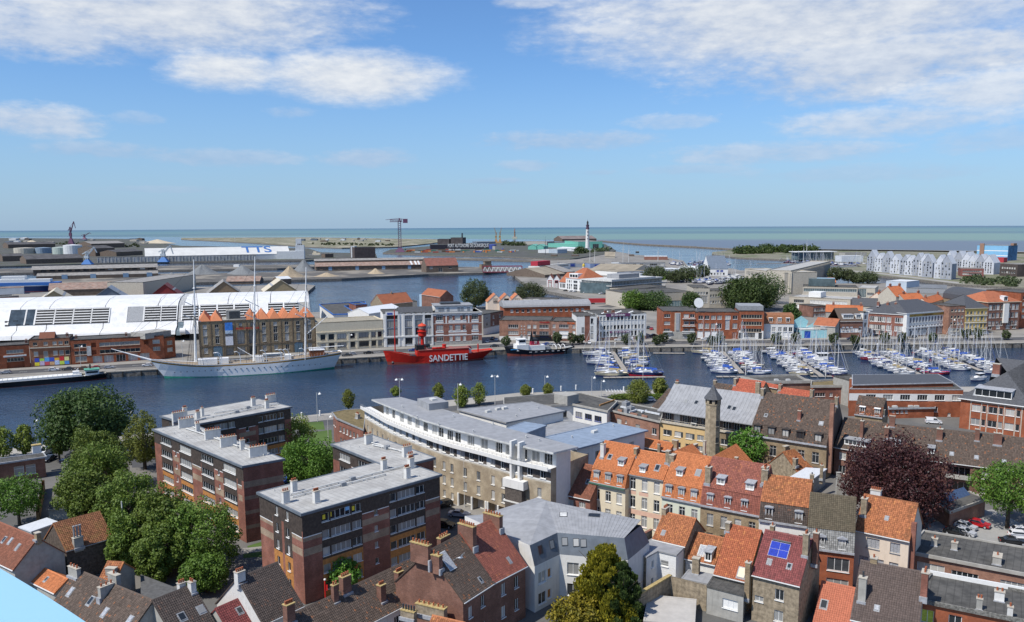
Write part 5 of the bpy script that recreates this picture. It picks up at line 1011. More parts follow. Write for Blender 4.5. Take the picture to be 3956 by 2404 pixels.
patch('path',[Z2(200,255),Z2(440,240),Z2(450,270),Z2(215,280)],PAVE,2.516);patch('lawn',[Z1(750,400),Z1(830,370),Z1(830,430),Z1(765,430)],GRASS,2.516)
patch('road',[Z1(790,500),Z1(960,470),Z1(985,560),Z1(800,560)],ASPH,2.512)
BARK=mat('bark',(.075,.06,.045),.95,.3,3)
LG=mat('avenue_leaves',(.105,.170,.022),.55,.35,kind='leaf',c2=(.19,.265,.045),c3=(.075,.135,.022))
LD=mat('dark_leaves',(0.049,0.095,0.022),.55,.35,kind='leaf',c2=(0.091,0.140,0.031),c3=(0.042,0.077,0.028))
LY=mat('spring_leaves',(0.169,0.223,0.034),.6,.3,kind='leaf',c2=(0.243,0.270,0.047),c3=(0.135,0.176,0.041))
LB=mat('bright_leaves',(0.098,0.208,0.029),.55,.3,kind='leaf',c2=(0.156,0.286,0.039),c3=(0.078,0.169,0.026))
LC=mat('golden_conifer_leaves',(.24,.225,.02),.6,.4,kind='leaf',c2=(.42,.36,.03),c3=(.07,.10,.018))
LR=mat('copper_beech_leaves',(0.057,0.021,0.024),.55,.4,kind='leaf',c2=(0.105,0.036,0.033),c3=(0.042,0.018,0.024))
LO=mat('dusty_leaves',(0.072,0.098,0.039),.6,.3,kind='leaf',c2=(0.104,0.130,0.052),c3=(0.058,0.085,0.039))
def crown(seed,R,Hh,n,leaf,m,shape='round',clumps=46,droop=0.0):
 r=random.Random(seed);b=B();cl=[]
 for i in range(clumps):
  z=1-2*(i+.5)/clumps;a=i*2.39996+r.uniform(-.4,.4);s=sqrt(max(0,1-z*z));k=r.uniform(.62,.98)
  if shape=='cone':t=(i+.5)/clumps;rad=(1-t)**.8*.95+.05;cl.append((cos(a)*rad*R*r.uniform(.55,1),sin(a)*rad*R*r.uniform(.55,1),(t*2-1)*Hh,.36*R*(1.05-t*.6)))
  elif shape=='feather':t=((i+.5)/clumps)**1.15;rad=(1-t)**.62*.92+.06;k=r.uniform(.35,1);cl.append((cos(a)*rad*R*k,sin(a)*rad*R*k,(t*2-1)*Hh*.97+r.uniform(-.3,.5),R*r.uniform(.13,.2)*(1.15-.5*t)))
  elif shape=='flame':t=(i+.5)/clumps;rad=sin(pi*min(1,t*.86+.1))**.8;cl.append((cos(a)*rad*R*r.uniform(.4,.95),sin(a)*rad*R*r.uniform(.4,.95),(t*2-1)*Hh*.95,.36*R))
  else:cl.append((s*cos(a)*k*R,s*sin(a)*k*R,z*k*Hh*(1 if z>0 else .85),r.uniform(.24,.38)*R))
 for i in range(n):
  cx,cy,cz,cr=cl[r.randrange(len(cl))]
  while 1:
   d=Vector((r.uniform(-1,1),r.uniform(-1,1),r.uniform(-1,1)))
   if .05<d.length<1:break
  d=d.normalized()*(.45+.55*r.random()**.6);p=Vector((cx,cy,cz))+d*cr*Vector((1,1,.85)).length/1.65
  p.z-=droop*max(0,hypot(p.x,p.y)/R-.5)*r.random()*Hh
  nn=(d.normalized()*.8+Vector((r.uniform(-1,1),r.uniform(-1,1),r.uniform(-.3,1)))).normalized()
  t=nn.cross(Vector((r.uniform(-1,1),r.uniform(-1,1),r.uniform(-1,1)))).normalized();w=nn.cross(t);s=leaf*r.uniform(.6,1.25)
  if shape=='feather':t=(Vector((d.x*.5,d.y*.5,.9))+t*.4).normalized();w=t.cross(nn).normalized();s*=1.25
  b.face([p-t*s,p-w*s*.55,p+t*s,p+w*s*.55-nn*s*.25])
 return b.mesh('crown',[m])
def trunk(seed,h,R,hc,r0):
 r=random.Random(seed);b=B();b.tube((0,0,-.3),(0,0,h*.45),r0,r0*.75,8);b.tube((0,0,h*.45),(r.uniform(-.3,.3),r.uniform(-.3,.3),h*.85),r0*.75,r0*.15,6)
 for i in range(9):
  a=i*2.4;z=h*r.uniform(.28,.6);q=(cos(a)*R*r.uniform(.5,.8),sin(a)*R*r.uniform(.5,.8),z+r.uniform(.15,.35)*h);b.tube((0,0,z),q,r0*.38,r0*.08,5)
 return b.mesh('trunk',[BARK])
CR={}
def tree(name,label,xy,top,R,m,kind='round',leaf=.34,n=5200,bare=.22,group=None,seed=1,z0=2.5,droop=0.0,clumps=46,trunk_r=None):
 """top: height above the ground; bare: share of the height without leaves"""
 hh=top*(1-bare)/2;key=(m.name,kind,seed,n,leaf,droop,round(hh/R,1));S=R/5.0
 if key not in CR:CR[key]=(crown(seed,5.0,5.0*hh/R,n,leaf/S,m,kind,clumps,droop),trunk(seed,10,5,5,.32))
 o=thing(name,label,'tree',(xy[0],xy[1],z0),rng.uniform(0,6.28),group)
 c=inst('crown',CR[key][0],o,(0,0,top-hh));c.scale=(S,S,S)
 t=inst('trunk',CR[key][1],o);t.scale=(top/10*(trunk_r or 1),top/10*(trunk_r or 1),top/10);return o
g='avenue trees beside the long flats'
tree('broadleaf_tree','tallest dark green round tree standing at the canal edge',(-110.8,211.3),17.0,10.6,LD,leaf=.40,n=20000,bare=.06,seed=3,clumps=60)
tree('avenue_tree','avenue tree farthest back, just in front of the tall dark tree',(-94,182.5),15,6.0,LG,n=12000,leaf=.27,bare=.08,group=g,seed=4)
tree('avenue_tree','avenue tree second from the canal, above the grey barn roof',(-87,169),14,6.6,LG,n=12000,leaf=.27,bare=.08,group=g,seed=5)
tree('avenue_tree','avenue tree beside the grey barn roof, lowest of the far clump',(-85.5,160.5),11.8,5.2,LG,n=12000,leaf=.27,bare=.08,group=g,seed=4)
tree('avenue_tree','avenue tree in the middle, where the row bends towards the viewer',(-70.5,146.5),14.6,5.6,LG,n=12000,leaf=.27,bare=.04,group=g,seed=5)
tree('avenue_tree','avenue tree second from the viewer, in front of the slab windows',(-61.5,140.5),14.2,5.2,LG,n=12000,leaf=.27,bare=.03,group=g,seed=4)
tree('avenue_tree','avenue tree nearest the viewer, at the corner of the slab',(-53.6,138.5),12,5.9,LG,n=12000,leaf=.27,bare=.03,group=g,seed=5)
tree('avenue_tree','avenue tree lower in front of the middle one, by the rusty brown roof',(-66.5,139.0),10.5,4.6,LG,n=12000,leaf=.27,bare=.03,group=g,seed=4)
tree('avenue_tree','avenue tree filling the gap above the small orange hipped roof',(-59.5,134.5),9.5,4.2,LG,n=12000,leaf=.27,bare=.03,group=g,seed=5)
tree('chestnut_tree','bright green chestnut bush below the nearest avenue tree',(-50.3,129.2),6.6,3.7,LB,n=8000,bare=.02,seed=7,leaf=.24)
tree('willow_tree','drooping yellow green willow between the big tree and the slab',(-90.8,199.1),14.6,4.5,LY,'round',n=9000,bare=.02,droop=.6,seed=8,leaf=.22)
tree('young_tree','slim young tree with bare stem beside the white van',(-116.3,207.2),8.8,2.6,LY,'flame',n=2600,bare=.25,seed=9,leaf=.3)
tree('young_tree','feathery young tree on the lawn left of the white van',((P(ZQ(430,690))).x,P(ZQ(430,690)).y),8.2,2.4,LY,'flame',n=2200,bare=.12,seed=9,leaf=.3)
tree('young_tree','feathery young tree cut by the left edge of the view',((P(ZQ(60,730))).x,P(ZQ(60,730)).y),8.0,3.0,LY,'flame',n=2200,bare=.1,seed=9,leaf=.3)
tree('broadleaf_tree','light green open tree in front of the brick office at the left edge',(-99.2,160.5),10.0,4.8,LB,n=6500,bare=.22,seed=11,leaf=.24)
tree('birch_tree','yellow brown spring tree beside the lawn between the flats',(-56.7,205.8),11.8,6.0,LY,n=9000,bare=.06,seed=12,leaf=.25)
tree('broadleaf_tree','bright fresh green round tree in the court between the flats',(-47.7,188.2),9.7,6.6,LB,n=13000,bare=.02,seed=13,leaf=.27)
tree('conifer_tree','golden green conifer beside the white mansard residence',(13.7,119.0),11.6,5.8,LC,'feather',n=26000,bare=.0,seed=14,leaf=.21,clumps=150)
tree('conifer_tree','dark green conifer growing against the golden one by the brick yard wall',(16.2,117.2),9.8,4.2,LD,'feather',n=14000,bare=.0,seed=24,leaf=.21,clumps=90)
tree('copper_beech_tree','dark red copper beech among the brick terraces',(75.8,159.0),17.0,9.7,LR,n=26000,bare=.05,seed=15,leaf=.27,clumps=110)
tree('broadleaf_tree','fresh green tree over the car park at the right edge',(96.9,156.3),13.0,6.4,LB,n=9000,bare=.28,seed=16,leaf=.25,clumps=56)
tree('broadleaf_tree','green tree between the round tower and the five dormer house',(58.8,199.5),9.0,5.0,LB,n=4200,bare=.1,seed=17)
tree('quay_tree','leafy olive tree by the white car on the near quay',(42.3,273.8),7.2,4.0,LY,'flame',n=5000,bare=.05,seed=18,leaf=.25)
tree('quay_tree','smaller upright tree right of the olive tree on the near quay',P(ZS(2110,210)),6.0,2.6,LY,'flame',n=2200,bare=.08,seed=18)
for q,hh,R,lb in((Z2(545,205),7,2.6,'slim yellow green tree on the quay left of the curved residence'),(Z2(1090,145),6,2.6,'small spring tree on the quay behind the zinc wing lantern'),(Z2(1230,195),8,3.4,'taller spring tree on the quay beside the round lamp, first of a pair'),(Z2(1335,180),8,3.2,'taller spring tree on the quay, second of the pair by the twin lamp'),(ZS(285,215),4.2,2.5,'small round tree on the quay above the long dark flat roof'),(ZS(585,200),4.2,2.6,'small round tree near the roof housing on the dark flat roof'),(Z2(830,130),4,2.2,'low treetop showing behind the tip of the curved roof')):
 tree('quay_tree',lb,P(q),hh*.9,R*.8,LY,'flame',n=2600,bare=.1,seed=19,leaf=.22)
tree('shrub','flowering green bush behind the terrace chimney beside the red banner pole',(-28.0,129.6),5.6,2.9,LB,n=3600,bare=0,seed=20,leaf=.26)
tree('shrub','low green and yellow bush at the foot of the conifer',(9.2,115.8),5.0,3.8,LC,n=4200,bare=0,seed=21,leaf=.26)
for q,R,lb in((ZM(330,960),2.6,'green creeper covered bush against the five dormer house'),(ZM(60,950),2.0,'green bush at the foot of the five dormer house'),(Z3(1080,400),2.2,'dark shrub beside the stone tower'),(Z3(1220,440),1.8,'ivy growing at the foot of the stone tower')):
 tree('shrub',lb,P(q,5),R*1.6,R,LG if '1080' not in lb else LD,n=1800,bare=0,seed=22,leaf=.26)
for i,(q,lb)in enumerate(((ZS(1600,255),'clipped hedge beside the olive tree on the quay'),(ZS(2050,250),'clipped hedge behind the white car on the quay'))):
 p=P(q);hg=thing('hedge',lb,'hedge',(p.x,p.y,2.5));c=inst('foliage',crown(30+i,2.0,.8,1500,.25,LG),hg,(0,0,.8));c.scale=(2.2,.8,1)
CRF=mat('cream_frame',(.62,.56,.44),.7,.08)
def qb(name,label,a,bq,top,D,wall,ops=None,paints=None,mats=(),roof=('flat',FLATD,.35,None),cat='building',group=None,far=True,z0=2.6,gable=None):
 A=P(a,2.55);Bq=P(bq,2.55);h=zat(top,A)-z0 if isinstance(top,tuple)else top
 o=Bld(name,label,cat,A,Bq,D,z0,group,far=far);o.H=h
 o.walls(h,wall,ops(o.L,h)if ops else{},paints(o.L,h)if paints else{},mats)
 if roof[0]=='flat':o.flat(h-.3,roof[1],roof[2],roof[3])
 return o
def sign(parent,text,p,size,m,rz=0.0,depth=.06,name='sign_lettering',rx=pi/2,align='CENTER',wide=1.0):
 cu=bpy.data.curves.new(name,'FONT');cu.body=text;cu.size=size;cu.extrude=depth;cu.align_x=align;cu.offset=size*.012
 t=bpy.data.objects.new('t',cu);COL.objects.link(t);dg=bpy.context.evaluated_depsgraph_get();me=bpy.data.meshes.new_from_object(t.evaluated_get(dg));me.name=name
 bpy.data.objects.remove(t);bpy.data.curves.remove(cu);me.materials.clear();me.materials.append(m)
 o=inst(name,me,parent,p,rot=(rx,0,rz));o.scale=(wide,1,1);return o
fw=dict(fm=CRF)
q1=qb('brick_house','orange brick house with dark shopfronts at the left end of the far quay',ZE(-420,1290),ZE(395,1225),ZE(395,925),12,ORBRICK,lambda L,h:{0:[dict(u=L-k-w,z=z,w=w,h=1.5,nx=n,**fw)for z in(h-3.6,h-7.0)for k,w,n in((2.2,6.2,5),(11.2,2.4,2),(14.8,2.4,2))]+[dict(u=L-8.6,z=.03,w=6.4,h=3.0,dep=1,void=1),dict(u=L-16.5,z=.03,w=5,h=3.0,dep=1,void=1)]})
B().box(q1.L-9.6,-.5,q1.H-5.0,q1.L-1.2,0,q1.H-4.4).obj('balcony',[WHITE],q1.root)
q2=qb('brick_house','brown brick house covered in colourful posters along the street',ZE(400,1225),ZE(918,1195),ZE(385,870),13,mat('tan_brick',(.33,.145,.075),.85,.15,kind='brick'),lambda L,h:{0:[dict(u=L*k,z=h-2.9,w=1.6,h=1.5,nx=2,far=True,**fw)for k in(.09,.35,.57,.72,.87)]+[dict(u=L*k,z=h-7.4-e,w=1.7,h=2.0+e,nx=1,**fw)for k,e in((.09,0),(.33,.6),(.57,0),(.72,0),(.87,0))]})
b=B();L=q2.L;b.box(-.1,-.5,q2.H-4.0,L+.1,0,q2.H-3.6);b.obj('cornice',[STONE],q2.root)
cols=[(.75,.65,.05),(.05,.08,.45),(.55,.45,.6),(.4,.65,.08),(.6,.1,.12),(.12,.4,.75),(.65,.4,.2),(.06,.1,.5),(.5,.6,.8),(.8,.45,.05),(.55,.75,.1),(.6,.04,.05),(.1,.3,.7),(.75,.7,.3)]
for i in range(14):
 m=mat('poster_%d'%i,cols[i],.6,.25,3);x=L*.1+(L*.86)*(i//2)/7;z=.35+(i%2)*1.55
 B().box(x,-.06-.01*(i%3),z,x+L*.115,-.005,z+1.4+.25*(i%3)).obj('poster',[m],q2.root)
q3=qb('brick_apartments','long orange brick apartment front with ribbon windows behind the bowsprit',ZE(925,1195),ZE(2120,1120),ZE(915,880),14,ORBRICK,lambda L,h:{0:[dict(u=L*a,z=z,w=L*(c-a),h=1.7,nx=n,**fw)for z in(h-3.5,h-6.7)for a,c,n in((.035,.165,3),(.30,.735,8),(.875,.955,3))]+[dict(u=L*.215,z=z,w=L*.05,h=2,dep=1,void=1)for z in(h-3.7,h-6.9)]+[dict(u=L*.78,z=z,w=L*.05,h=1.9,dep=1,void=1)for z in(h-3.7,)]+[dict(u=L*.04,z=.9,w=L*.12,h=2.4,nx=3,**fw)]+[dict(u=L*a,z=.03,w=L*.1,h=3.1,dep=.8,rec=.6,nx=3)for a in(.22,.34,.47,.6,.73)]})
b=B();b.box(L*1.5,0,0,L*1.5,0,0)if 0 else None
B().box(q3.L*.165,-.12,q3.H-7.2,q3.L*.21,0,q3.H-3.0).obj('banner',[GREYW],q3.root)
q3b=qb('brick_corner','orange brick corner house with grey roof storey beside the museum glass joint',ZE(2122,1118),ZE(2262,1095),ZE(2122,845),13,ORBRICK,lambda L,h:{0:[dict(u=L*.25,z=z,w=L*.5,h=1.8,nx=3,**fw)for z in(h-3.6,h-6.8)]})
B().box(-8,2,q3b.H,q3b.L-.3,12,q3b.H+2.6).obj('roof_storey',[GRENDER],q3b.root)
for i,(q,w,lb)in enumerate(((ZE(390,850),3,'a'),(ZE(900,860),4,'b'),(ZE(1330,835),1.2,'c'))):
 pass
for h_,u in((q1,q1.L-.8),(q2,14),(q3,2),(q3,22),(q3,38)):h_.chimney(None,1.0,.8,1.4,3,BROWNBRICK,at=(u,5,h_.H-.3))
B().loft([[(x,1.2,q2.H-.2),(x,5,q2.H+2.3),(x,9,q2.H-.2)]for x in(3.5,9.5)]).obj('roof',[T_RBR],q2.root)
WSH=mat('white_shell',(.68,.68,.67),.5,.06,.15,c2=(.55,.55,.54))
mu0=P(F_(-60,1287),9.0);mu1=P(F_(680,1262),9.0);dd=(mu1-mu0).normalized()
M0=mu0-dd*10;sh=thing('shopping_hall','huge white curved hall with louvred roof bands behind the brick street','hall',(M0.x,M0.y,2.5),atan2(dd.y,dd.x))
def mloc(q,z):
 p=P(q,z);x=p.x-M0.x;y=p.y-M0.y;return x*dd.x+y*dd.y,-x*dd.y+y*dd.x
SEC=[(-9,3.4),(-8,5.4),(0,7.0),(1.6,9.0),(9.4,17.0),(11,18),(22,20.2),(40,20.7),(60,19.4),(66,15),(67,0)]
def shell(x0,x1,name='roof_shell',m=WSH,ofs=0.0):
 return B().loft([[(x,y,z+ofs)for y,z in SEC]for x in(x0,x1)],caps=True).obj(name,[m],sh)
xg0=mloc(ZE(2310,560),14)[0];xg1=mloc(ZF(300,560),14)[0];xe=mloc(ZF(1625,560),14)[0]
cuts=[-30]+[mloc(q,17)[0]for q in(ZE(565,450),ZE(880,450),ZE(1500,450),ZE(2110,450))]+[xg0-.3]
for a,c in zip(cuts,cuts[1:]):shell(a+.18,c-.18)
cut2=[xg1]+[xg1+(xe-xg1)*k for k in(.34,.68,1)]
for a,c in zip(cut2,cut2[1:]):shell(a+.18,c-.18)
shell(xg0,xg1,'glass_joint',mat('joint_glass',(.14,.18,.20),.25,.2,.6),-.5)
b=B()
for k in range(7):
 x=xg0+(xg1-xg0)*(k+.5)/7
 for(p,q)in zip(SEC[3:],SEC[4:-1]):b.bar((x,p[0],p[1]-.3),(x,q[0],q[1]-.3),.18)
b.obj('glazing_bar',[WHITE],sh)
b.obj if 0 else None
def louvre(qa,qb_,gm=None,n=6):
 x0,x1=mloc(qa,12)[0],mloc(qb_,12)[0];a=Vector((0,2.0,9.4));c=Vector((0,9.2,16.8));up=(c-a).normalized();nn=Vector((0,-up.z,up.y))
 o=B().add([(x0,a.y,a.z),(x1,a.y,a.z),(x1,c.y,c.z),(x0,c.y,c.z)],[(0,1,2,3)]).obj('louvre_panel',[gm or mat('louvre_dark',(.02,.022,.025),.6,.2)],sh,tuple(nn*.25))
 b=B();
 for x in(x0-.35,x1-.1):b.add([(x,a.y,a.z),(x+.45,a.y,a.z),(x+.45,c.y,c.z),(x,c.y,c.z)],[(0,1,2,3)])
 b.obj('edge_frame',[WHITE],sh,tuple(nn*.4))
 if gm is None:
  w=x1-x0-.5;me=SH('slat%.1f'%w,lambda:B().box(-w/2,-.2,0,w/2,.2,.2).mesh('slat',[WHITE]))
  for i in range(n):
   p=a.lerp(c,(i+.62)/n);s_=inst('slat',me,o,(x0+(x1-x0)/2,p.y+nn.y*.12,p.z+nn.z*.12));s_.rotation_euler=(atan2(up.z,up.y)+.1,0,0)
for a,c in((665,868),(878,1078),(1088,1288),(1298,1495),(1912,2106),(2114,2300)):louvre(ZE(a,600),ZE(c,600))
for a,c in((318,480),(492,655),(667,826),(838,990),(1180,1338),(1350,1505)):louvre(ZF(a,570),ZF(c,570))
louvre(ZE(372,600),ZE(545,600),mat('dusky_glass',(.05,.07,.09),.15,.3,.3));louvre(ZE(556,600),ZE(652,600),MAT['dusky_glass']);louvre(ZE(1705,600),ZE(1900,600),GREY);louvre(ZF(1510,570),ZF(1600,570),GRENDER)
b=B()
for q in(ZE(125,515),ZE(187,660),ZE(295,655),ZE(182,712),ZE(292,710),ZE(35,718)):
 x,y=mloc(q,12.5);x=mloc(q,12)[0];t=(720-(q[1]-1050)*3.327)/240;y=2.2+7.2*t;z=9.4+7.4*t;b.box(x-1,y-.5,z-.2,x+1,y+.5,z+.55)
b.obj('square_window',[DARK],sh)
B().tube((xg0+2,-9.5,5.0),(xg1+2,-9.5,5.0),1.7,n=16).obj('entrance_canopy',[WHITE],sh)
wh=qb('museum_warehouse','yellow brick warehouse with orange pyramid roofs behind the white tall ship',ZF(372,1142),ZF(1705,1070),ZF(345,728),22,YELBRICK,lambda L,h:{0:[dict(u=L*(k+.5)/10-.85,z=z*h,w=1.7,h=hh,nx=2,ny=2 if hh>2 else 1,fm=GREYW)for k in range(10)if k not in(2,3,4)for z,hh in((.80,1.7),(.59,3.0),(.36,3.2))]+[dict(u=L*(k+.5)/10-.85,z=.10*h,w=1.7,h=2.4,nx=2,fm=GREYW)for k in(0,5,6,7,9)]+[dict(u=L*(k+.5)/10-.75,z=.82*h,w=1.5,h=1.6,fm=DARK)for k in(3,4)]+[dict(u=L*(k+.5)/10-1.7,z=.31*h,w=3.4,h=.4*h,dep=1.6,rec=1.4,nx=2,fm=DARK)for k in(3,4)]+[dict(u=L*(k+.5)/10-1.7,z=.03,w=3.4,h=.24*h,dep=1.5,rec=1.3,nx=2,fm=DARK)for k in(2,3,4)]},roof=('none',),cat='museum')
L,h=wh.L,wh.H
BLD=mat('blue_grey_door',(.10,.16,.21),.6,.15)
for k in(1,8):
 x=L*(k+.5)/10;b=B();b.prism([(x-1.9,-.1),(x+1.9,-.1),(x+1.9,-.02),(x-1.9,-.02)],0,3.9);b.loft([[(x+1.9*cos(a),y,3.9+1.0*sin(a))for a in[pi*i/8 for i in range(9)]]for y in(-.1,-.02)]);b.obj('arched_door',[BLD],wh.root)
b=B()
for k in range(11):b.box(L*k/10-.18,-.14,0,L*k/10+.18,0,h)
for z in(.29*h,h-.35):b.box(-.1,-.22,z,L+.1,0,z+.35)
b.obj('brick_pilaster',[mat('dark_brick_trim',(.16,.12,.085),.9,.2)],wh.root)
T_PEACH=mat('peach_tiles',(.46,.17,.08),.85,.15,kind='tile',c2=(.4,.16,.085))
for k in range(10):
 if k in(2,3):continue
 x0,x1=L*k/10,L*(k+1)/10;xm=(x0+x1)/2;zr=h+3.6;b=B()
 b.face([(x0,-.2,h),(x1,-.2,h),(xm,3.8,zr)]);b.face([(x1,-.2,h),(x1,22,h),(xm,19,zr),(xm,3.8,zr)]);b.face([(x0,22,h),(x0,-.2,h),(xm,3.8,zr),(xm,19,zr)]);b.face([(x1,22,h),(x0,22,h),(xm,19,zr)]);b.obj('pyramid_roof',[T_PEACH],wh.root)
B().box(L*.2,.3,h,L*.4,14,h+.3).box(L*.235,2,h+.3,L*.355,9,h+4.4).box(L*.26,1.9,h+.5,L*.35,2,h+3.9,1).obj('lift_housing',[GRENDER,DARK],wh.root)
bnr=B();x=L*.25
for i,(z0,z1,k)in enumerate(((.30,.55,0),(.55,.63,1),(.63,.72,2),(.72,.94,3))):bnr.box(x-1.65,-.3,z0*h,x+1.65,-.23,z1*h,k)
bnr.obj('banner',[mat('banner_white',(.65,.66,.7),.6,.1,2),mat('banner_dark',(.1,.11,.13),.6,.6,2),mat('banner_pale',(.45,.55,.65),.6,.2),mat('banner_blue',(.05,.2,.6),.6,.3,.6)],wh.root)
sign(wh.root,'MUSEE PORTUAIRE',(L*.41,-.32,.735*h),1.15,mat('red_letter',(.55,.03,.025),.5,.1),wide=1.05)
q4=qb('cream_building','low cream building with tall shop windows right of the yellow warehouse',R2(45,948),R2(525,918),R2(40,742),18,CREAM,lambda L,h:{0:[dict(u=L*a,z=z,w=L*(c-a),h=2.6,nx=3,fm=DARK)for z in(1.0,5.3)for a,c in((.06,.13),(.18,.26),(.31,.44),(.5,.57),(.63,.78),(.82,.89),(.92,.98))]},roof=('flat',mat('tan_roof',(.30,.27,.21),.9,.2,1),.4,CREAM))
b=B()
for k in(.155,.285,.47,.6,.8,.905):b.box(q4.L*k-.35,-.2,0,q4.L*k+.35,0,8.6)
b.box(-.1,-.35,8.6,q4.L+.1,0,9.0);b.box(-.1,-.3,4.0,q4.L+.1,0,4.5);b.obj('pilaster',[CREAM],q4.root)
BLUP=mat('blue_fascia',(.05,.16,.48),.5,.1)
q5=flatb('brick_house','house with bright blue roof edge by the basin','building',[R2(165,683),R2(330,678),R2(240,622),R2(395,612),R2(390,592),R2(65,612)],11.5,FLATD,WRENDER,z0=2.6,par=.45,pm=BLUP,ops={0:row(4,5.0,2,2,.6,15,nx=2)})
q5b=qb('brick_house','red brick wing under the bright blue roof edge',R2(330,745),R2(412,740),R2(335,612),14,REDBRICK,lambda L,h:{0:row(2,h-4,1.6,1.8,.8,L-.6)+row(2,h-8,1.6,1.8,.8,L-.6)},roof=('flat',FLATD,.5,BLUP))
q6=qb('arcade_building','white building with arched dark windows behind the red lightship mast',R2(528,918),R2(885,905),R2(528,672),20,WRENDER,lambda L,h:{0:[dict(u=L*a,z=z,w=L*(c-a),h=hh,nx=3,fm=DARK)for a,c in((.075,.29),(.435,.58),(.645,.79),(.84,.975))for z,hh in((1.2,3.0),(5.7,3.4),(9.7,3.4),(13.7,2.8))]})
B().add([(-.2+q6.L*.32,-.1,q6.H-.3),(q6.L+.2,-.1,q6.H-.3),(q6.L+.2,4,q6.H+2.4),(-.2+q6.L*.32,4,q6.H+2.4),(q6.L+.2,20,q6.H-.3),(-.2+q6.L*.32,20,q6.H-.3)],[(0,1,2,3),(3,2,4,5),(1,4,2),(0,3,5)]).obj('roof',[SLATE],q6.root)
b=B()
for k in(.04,.31,.41,.61,.815,.985):b.box(q6.L*k-.45,-.3,0,q6.L*k+.45,0,q6.H-.6)
b.box(-.1,-.5,4.7,q6.L+.1,0,5.2);b.obj('pilaster',[WRENDER],q6.root)
for k in(.508,.718,.908):
 x=q6.L*k;B().loft([[(x+2.1*cos(a),y,q6.H-1.4+.9*sin(a))for a in[pi*i/8 for i in range(9)]]for y in(-.35,0)]).obj('window_arch',[WRENDER],q6.root)
B().box(q6.L*.05,-.35,q6.H-1.2,q6.L*.3,-.1,q6.H+.6).box(q6.L*.08,-.4,q6.H-.9,q6.L*.19,-.36,q6.H+.1,1).obj('sign_board',[WHITE,mat('sign_blue',(.06,.10,.35),.5,.1)],q6.root)
whr=house('shed_roof','white hipped hall roof behind the white arcade building',R2(420,675),R2(660,640),16,R2(590,603),.35,WRENDER,mat('white_roof',(.66,.68,.70),.5,.05),tiles=False,gutter=None,cat='hall')
q7=qb('ornate_building','ornate red brick and white stone building behind the lantern of the lightship',R2(885,905),R2(1236,893),R2(882,672),20,REDBRICK,lambda L,h:{0:[dict(u=L*a,z=z,w=L*(c-a),h=hh,nx=n,ny=2)for z,hh in((1.9,2.4),(7.2,2.7),(12.3,2.7))for a,c,n in((.065,.205,4),(.33,.395,2),(.445,.555,4),(.605,.67,2),(.795,.925,4))]},lambda L,h:{0:[(0,0,L,1.7,2),(0,4.6,L,5.0,1),(0,10.6,L,10.8,1),(0,h-1.5,L,h,1)]+[(L*a,z,L*c,z+z2,1)for a,c in((.055,.215),(.315,.685),(.785,.935))for z,z2 in((6.1,1.0),(10.9,1.3),(15.0,.6),(5.0,.5))]+[(L*k-.35,10.8,L*k+.35,h,1)for k in(.27,.73)]},[WRENDER,GRENDER])
q7.flat(q7.H-.3,FLATD,.4,WRENDER);L=q7.L;h=q7.H
B().box(-.3,-.5,h-.3,L+.3,0,h+.1).obj('cornice',[WRENDER],q7.root);B().box(1.5,3.5,h,L-4,17,h+3.0).box(1.2,3,h+3,L-3.7,17.5,h+3.3,1).obj('roof_storey',[WRENDER,ZINC],q7.root)
b=B()
for k in(.16,.22,.33,.55,.62,.75):b.box(L*k-.7,3.42,h+.5,L*k+.7,3.5,h+2.2)
b.obj('roof_window',[GREY],q7.root);B().box(5,8,h+3.3,15,14,h+4.3).obj('solar_array',[DARK],q7.root)
hb=house('house','red tiled house on the basin edge behind the white hipped hall',R2(525,608),R2(735,588),12,R2(545,533),.9,OLDBRICK,mat('rust_tiles',(.32,.11,.055),.85,.2,kind='tile'),tiles=False,far=True);hb.chimney(None,1,.8,1.2,2,OLDBRICK,at=(hb.L*.5,hb.yr,hb.zr-.5))
hb2=house('house','taller house with blue side wall and orange red hipped tiles by the basin',R2(800,535),R2(935,555),15,R2(760,480),.8,BROWNBRICK,MAT['rust_tiles'],tiles=False,far=True);B().box(-4.5,.5,0,-.05,8,12).obj('side_wall',[mat('pale_blue_render',(.3,.42,.52),.8,.1)],hb2.root)
hb3=qb('house','grey rendered back building with flat roof by the basin',R2(650,650),R2(770,645),R2(650,590),10,GRENDER)
for i,q in enumerate(((1295,632),(1375,632),(1453,632))):
 hz=thing('house','small white gabled house with orange roof, %s of three in a row by the basin'%('first','second','third')[i],'house',(*P(R2(q[0]+38,q[1]+6),5),2.6),.12,'three gabled houses by the basin')
 b=B();w=5.4;b.face([(-w,0,0),(w,0,0),(w,0,7),(0,0,12),(-w,0,7)]);b.face([(w,0,0),(w,14,0),(w,14,7),(w,0,7)]);b.face([(-w,14,0),(-w,0,0),(-w,0,7),(-w,14,7)]);b.obj('wall',[CREAMP],hz)
 b=B();b.loft([[(-w-.4,-.3,6.75),(0,-.3,12.2),(w+.4,-.3,6.75)],[(-w-.4,14,6.75),(0,14,12.2),(w+.4,14,6.75)]],caps=False);b.obj('roof',[T_PEACH],hz);place_window(hz,(0,-.05,6.6),0,3.2,2.6,2,1,DARK,True)
tree('broadleaf_tree','round dark green tree alone on the basin edge behind the ornate building',P(R2(1190,640),2.5),20,10.5,LO,n=7000,bare=.03,seed=40,leaf=.55);tree('broadleaf_tree','round green tree on the basin edge behind the three gabled houses',P(R2(1575,592),2.5),14,12.0,LO,n=7000,bare=.0,seed=41,leaf=.55)
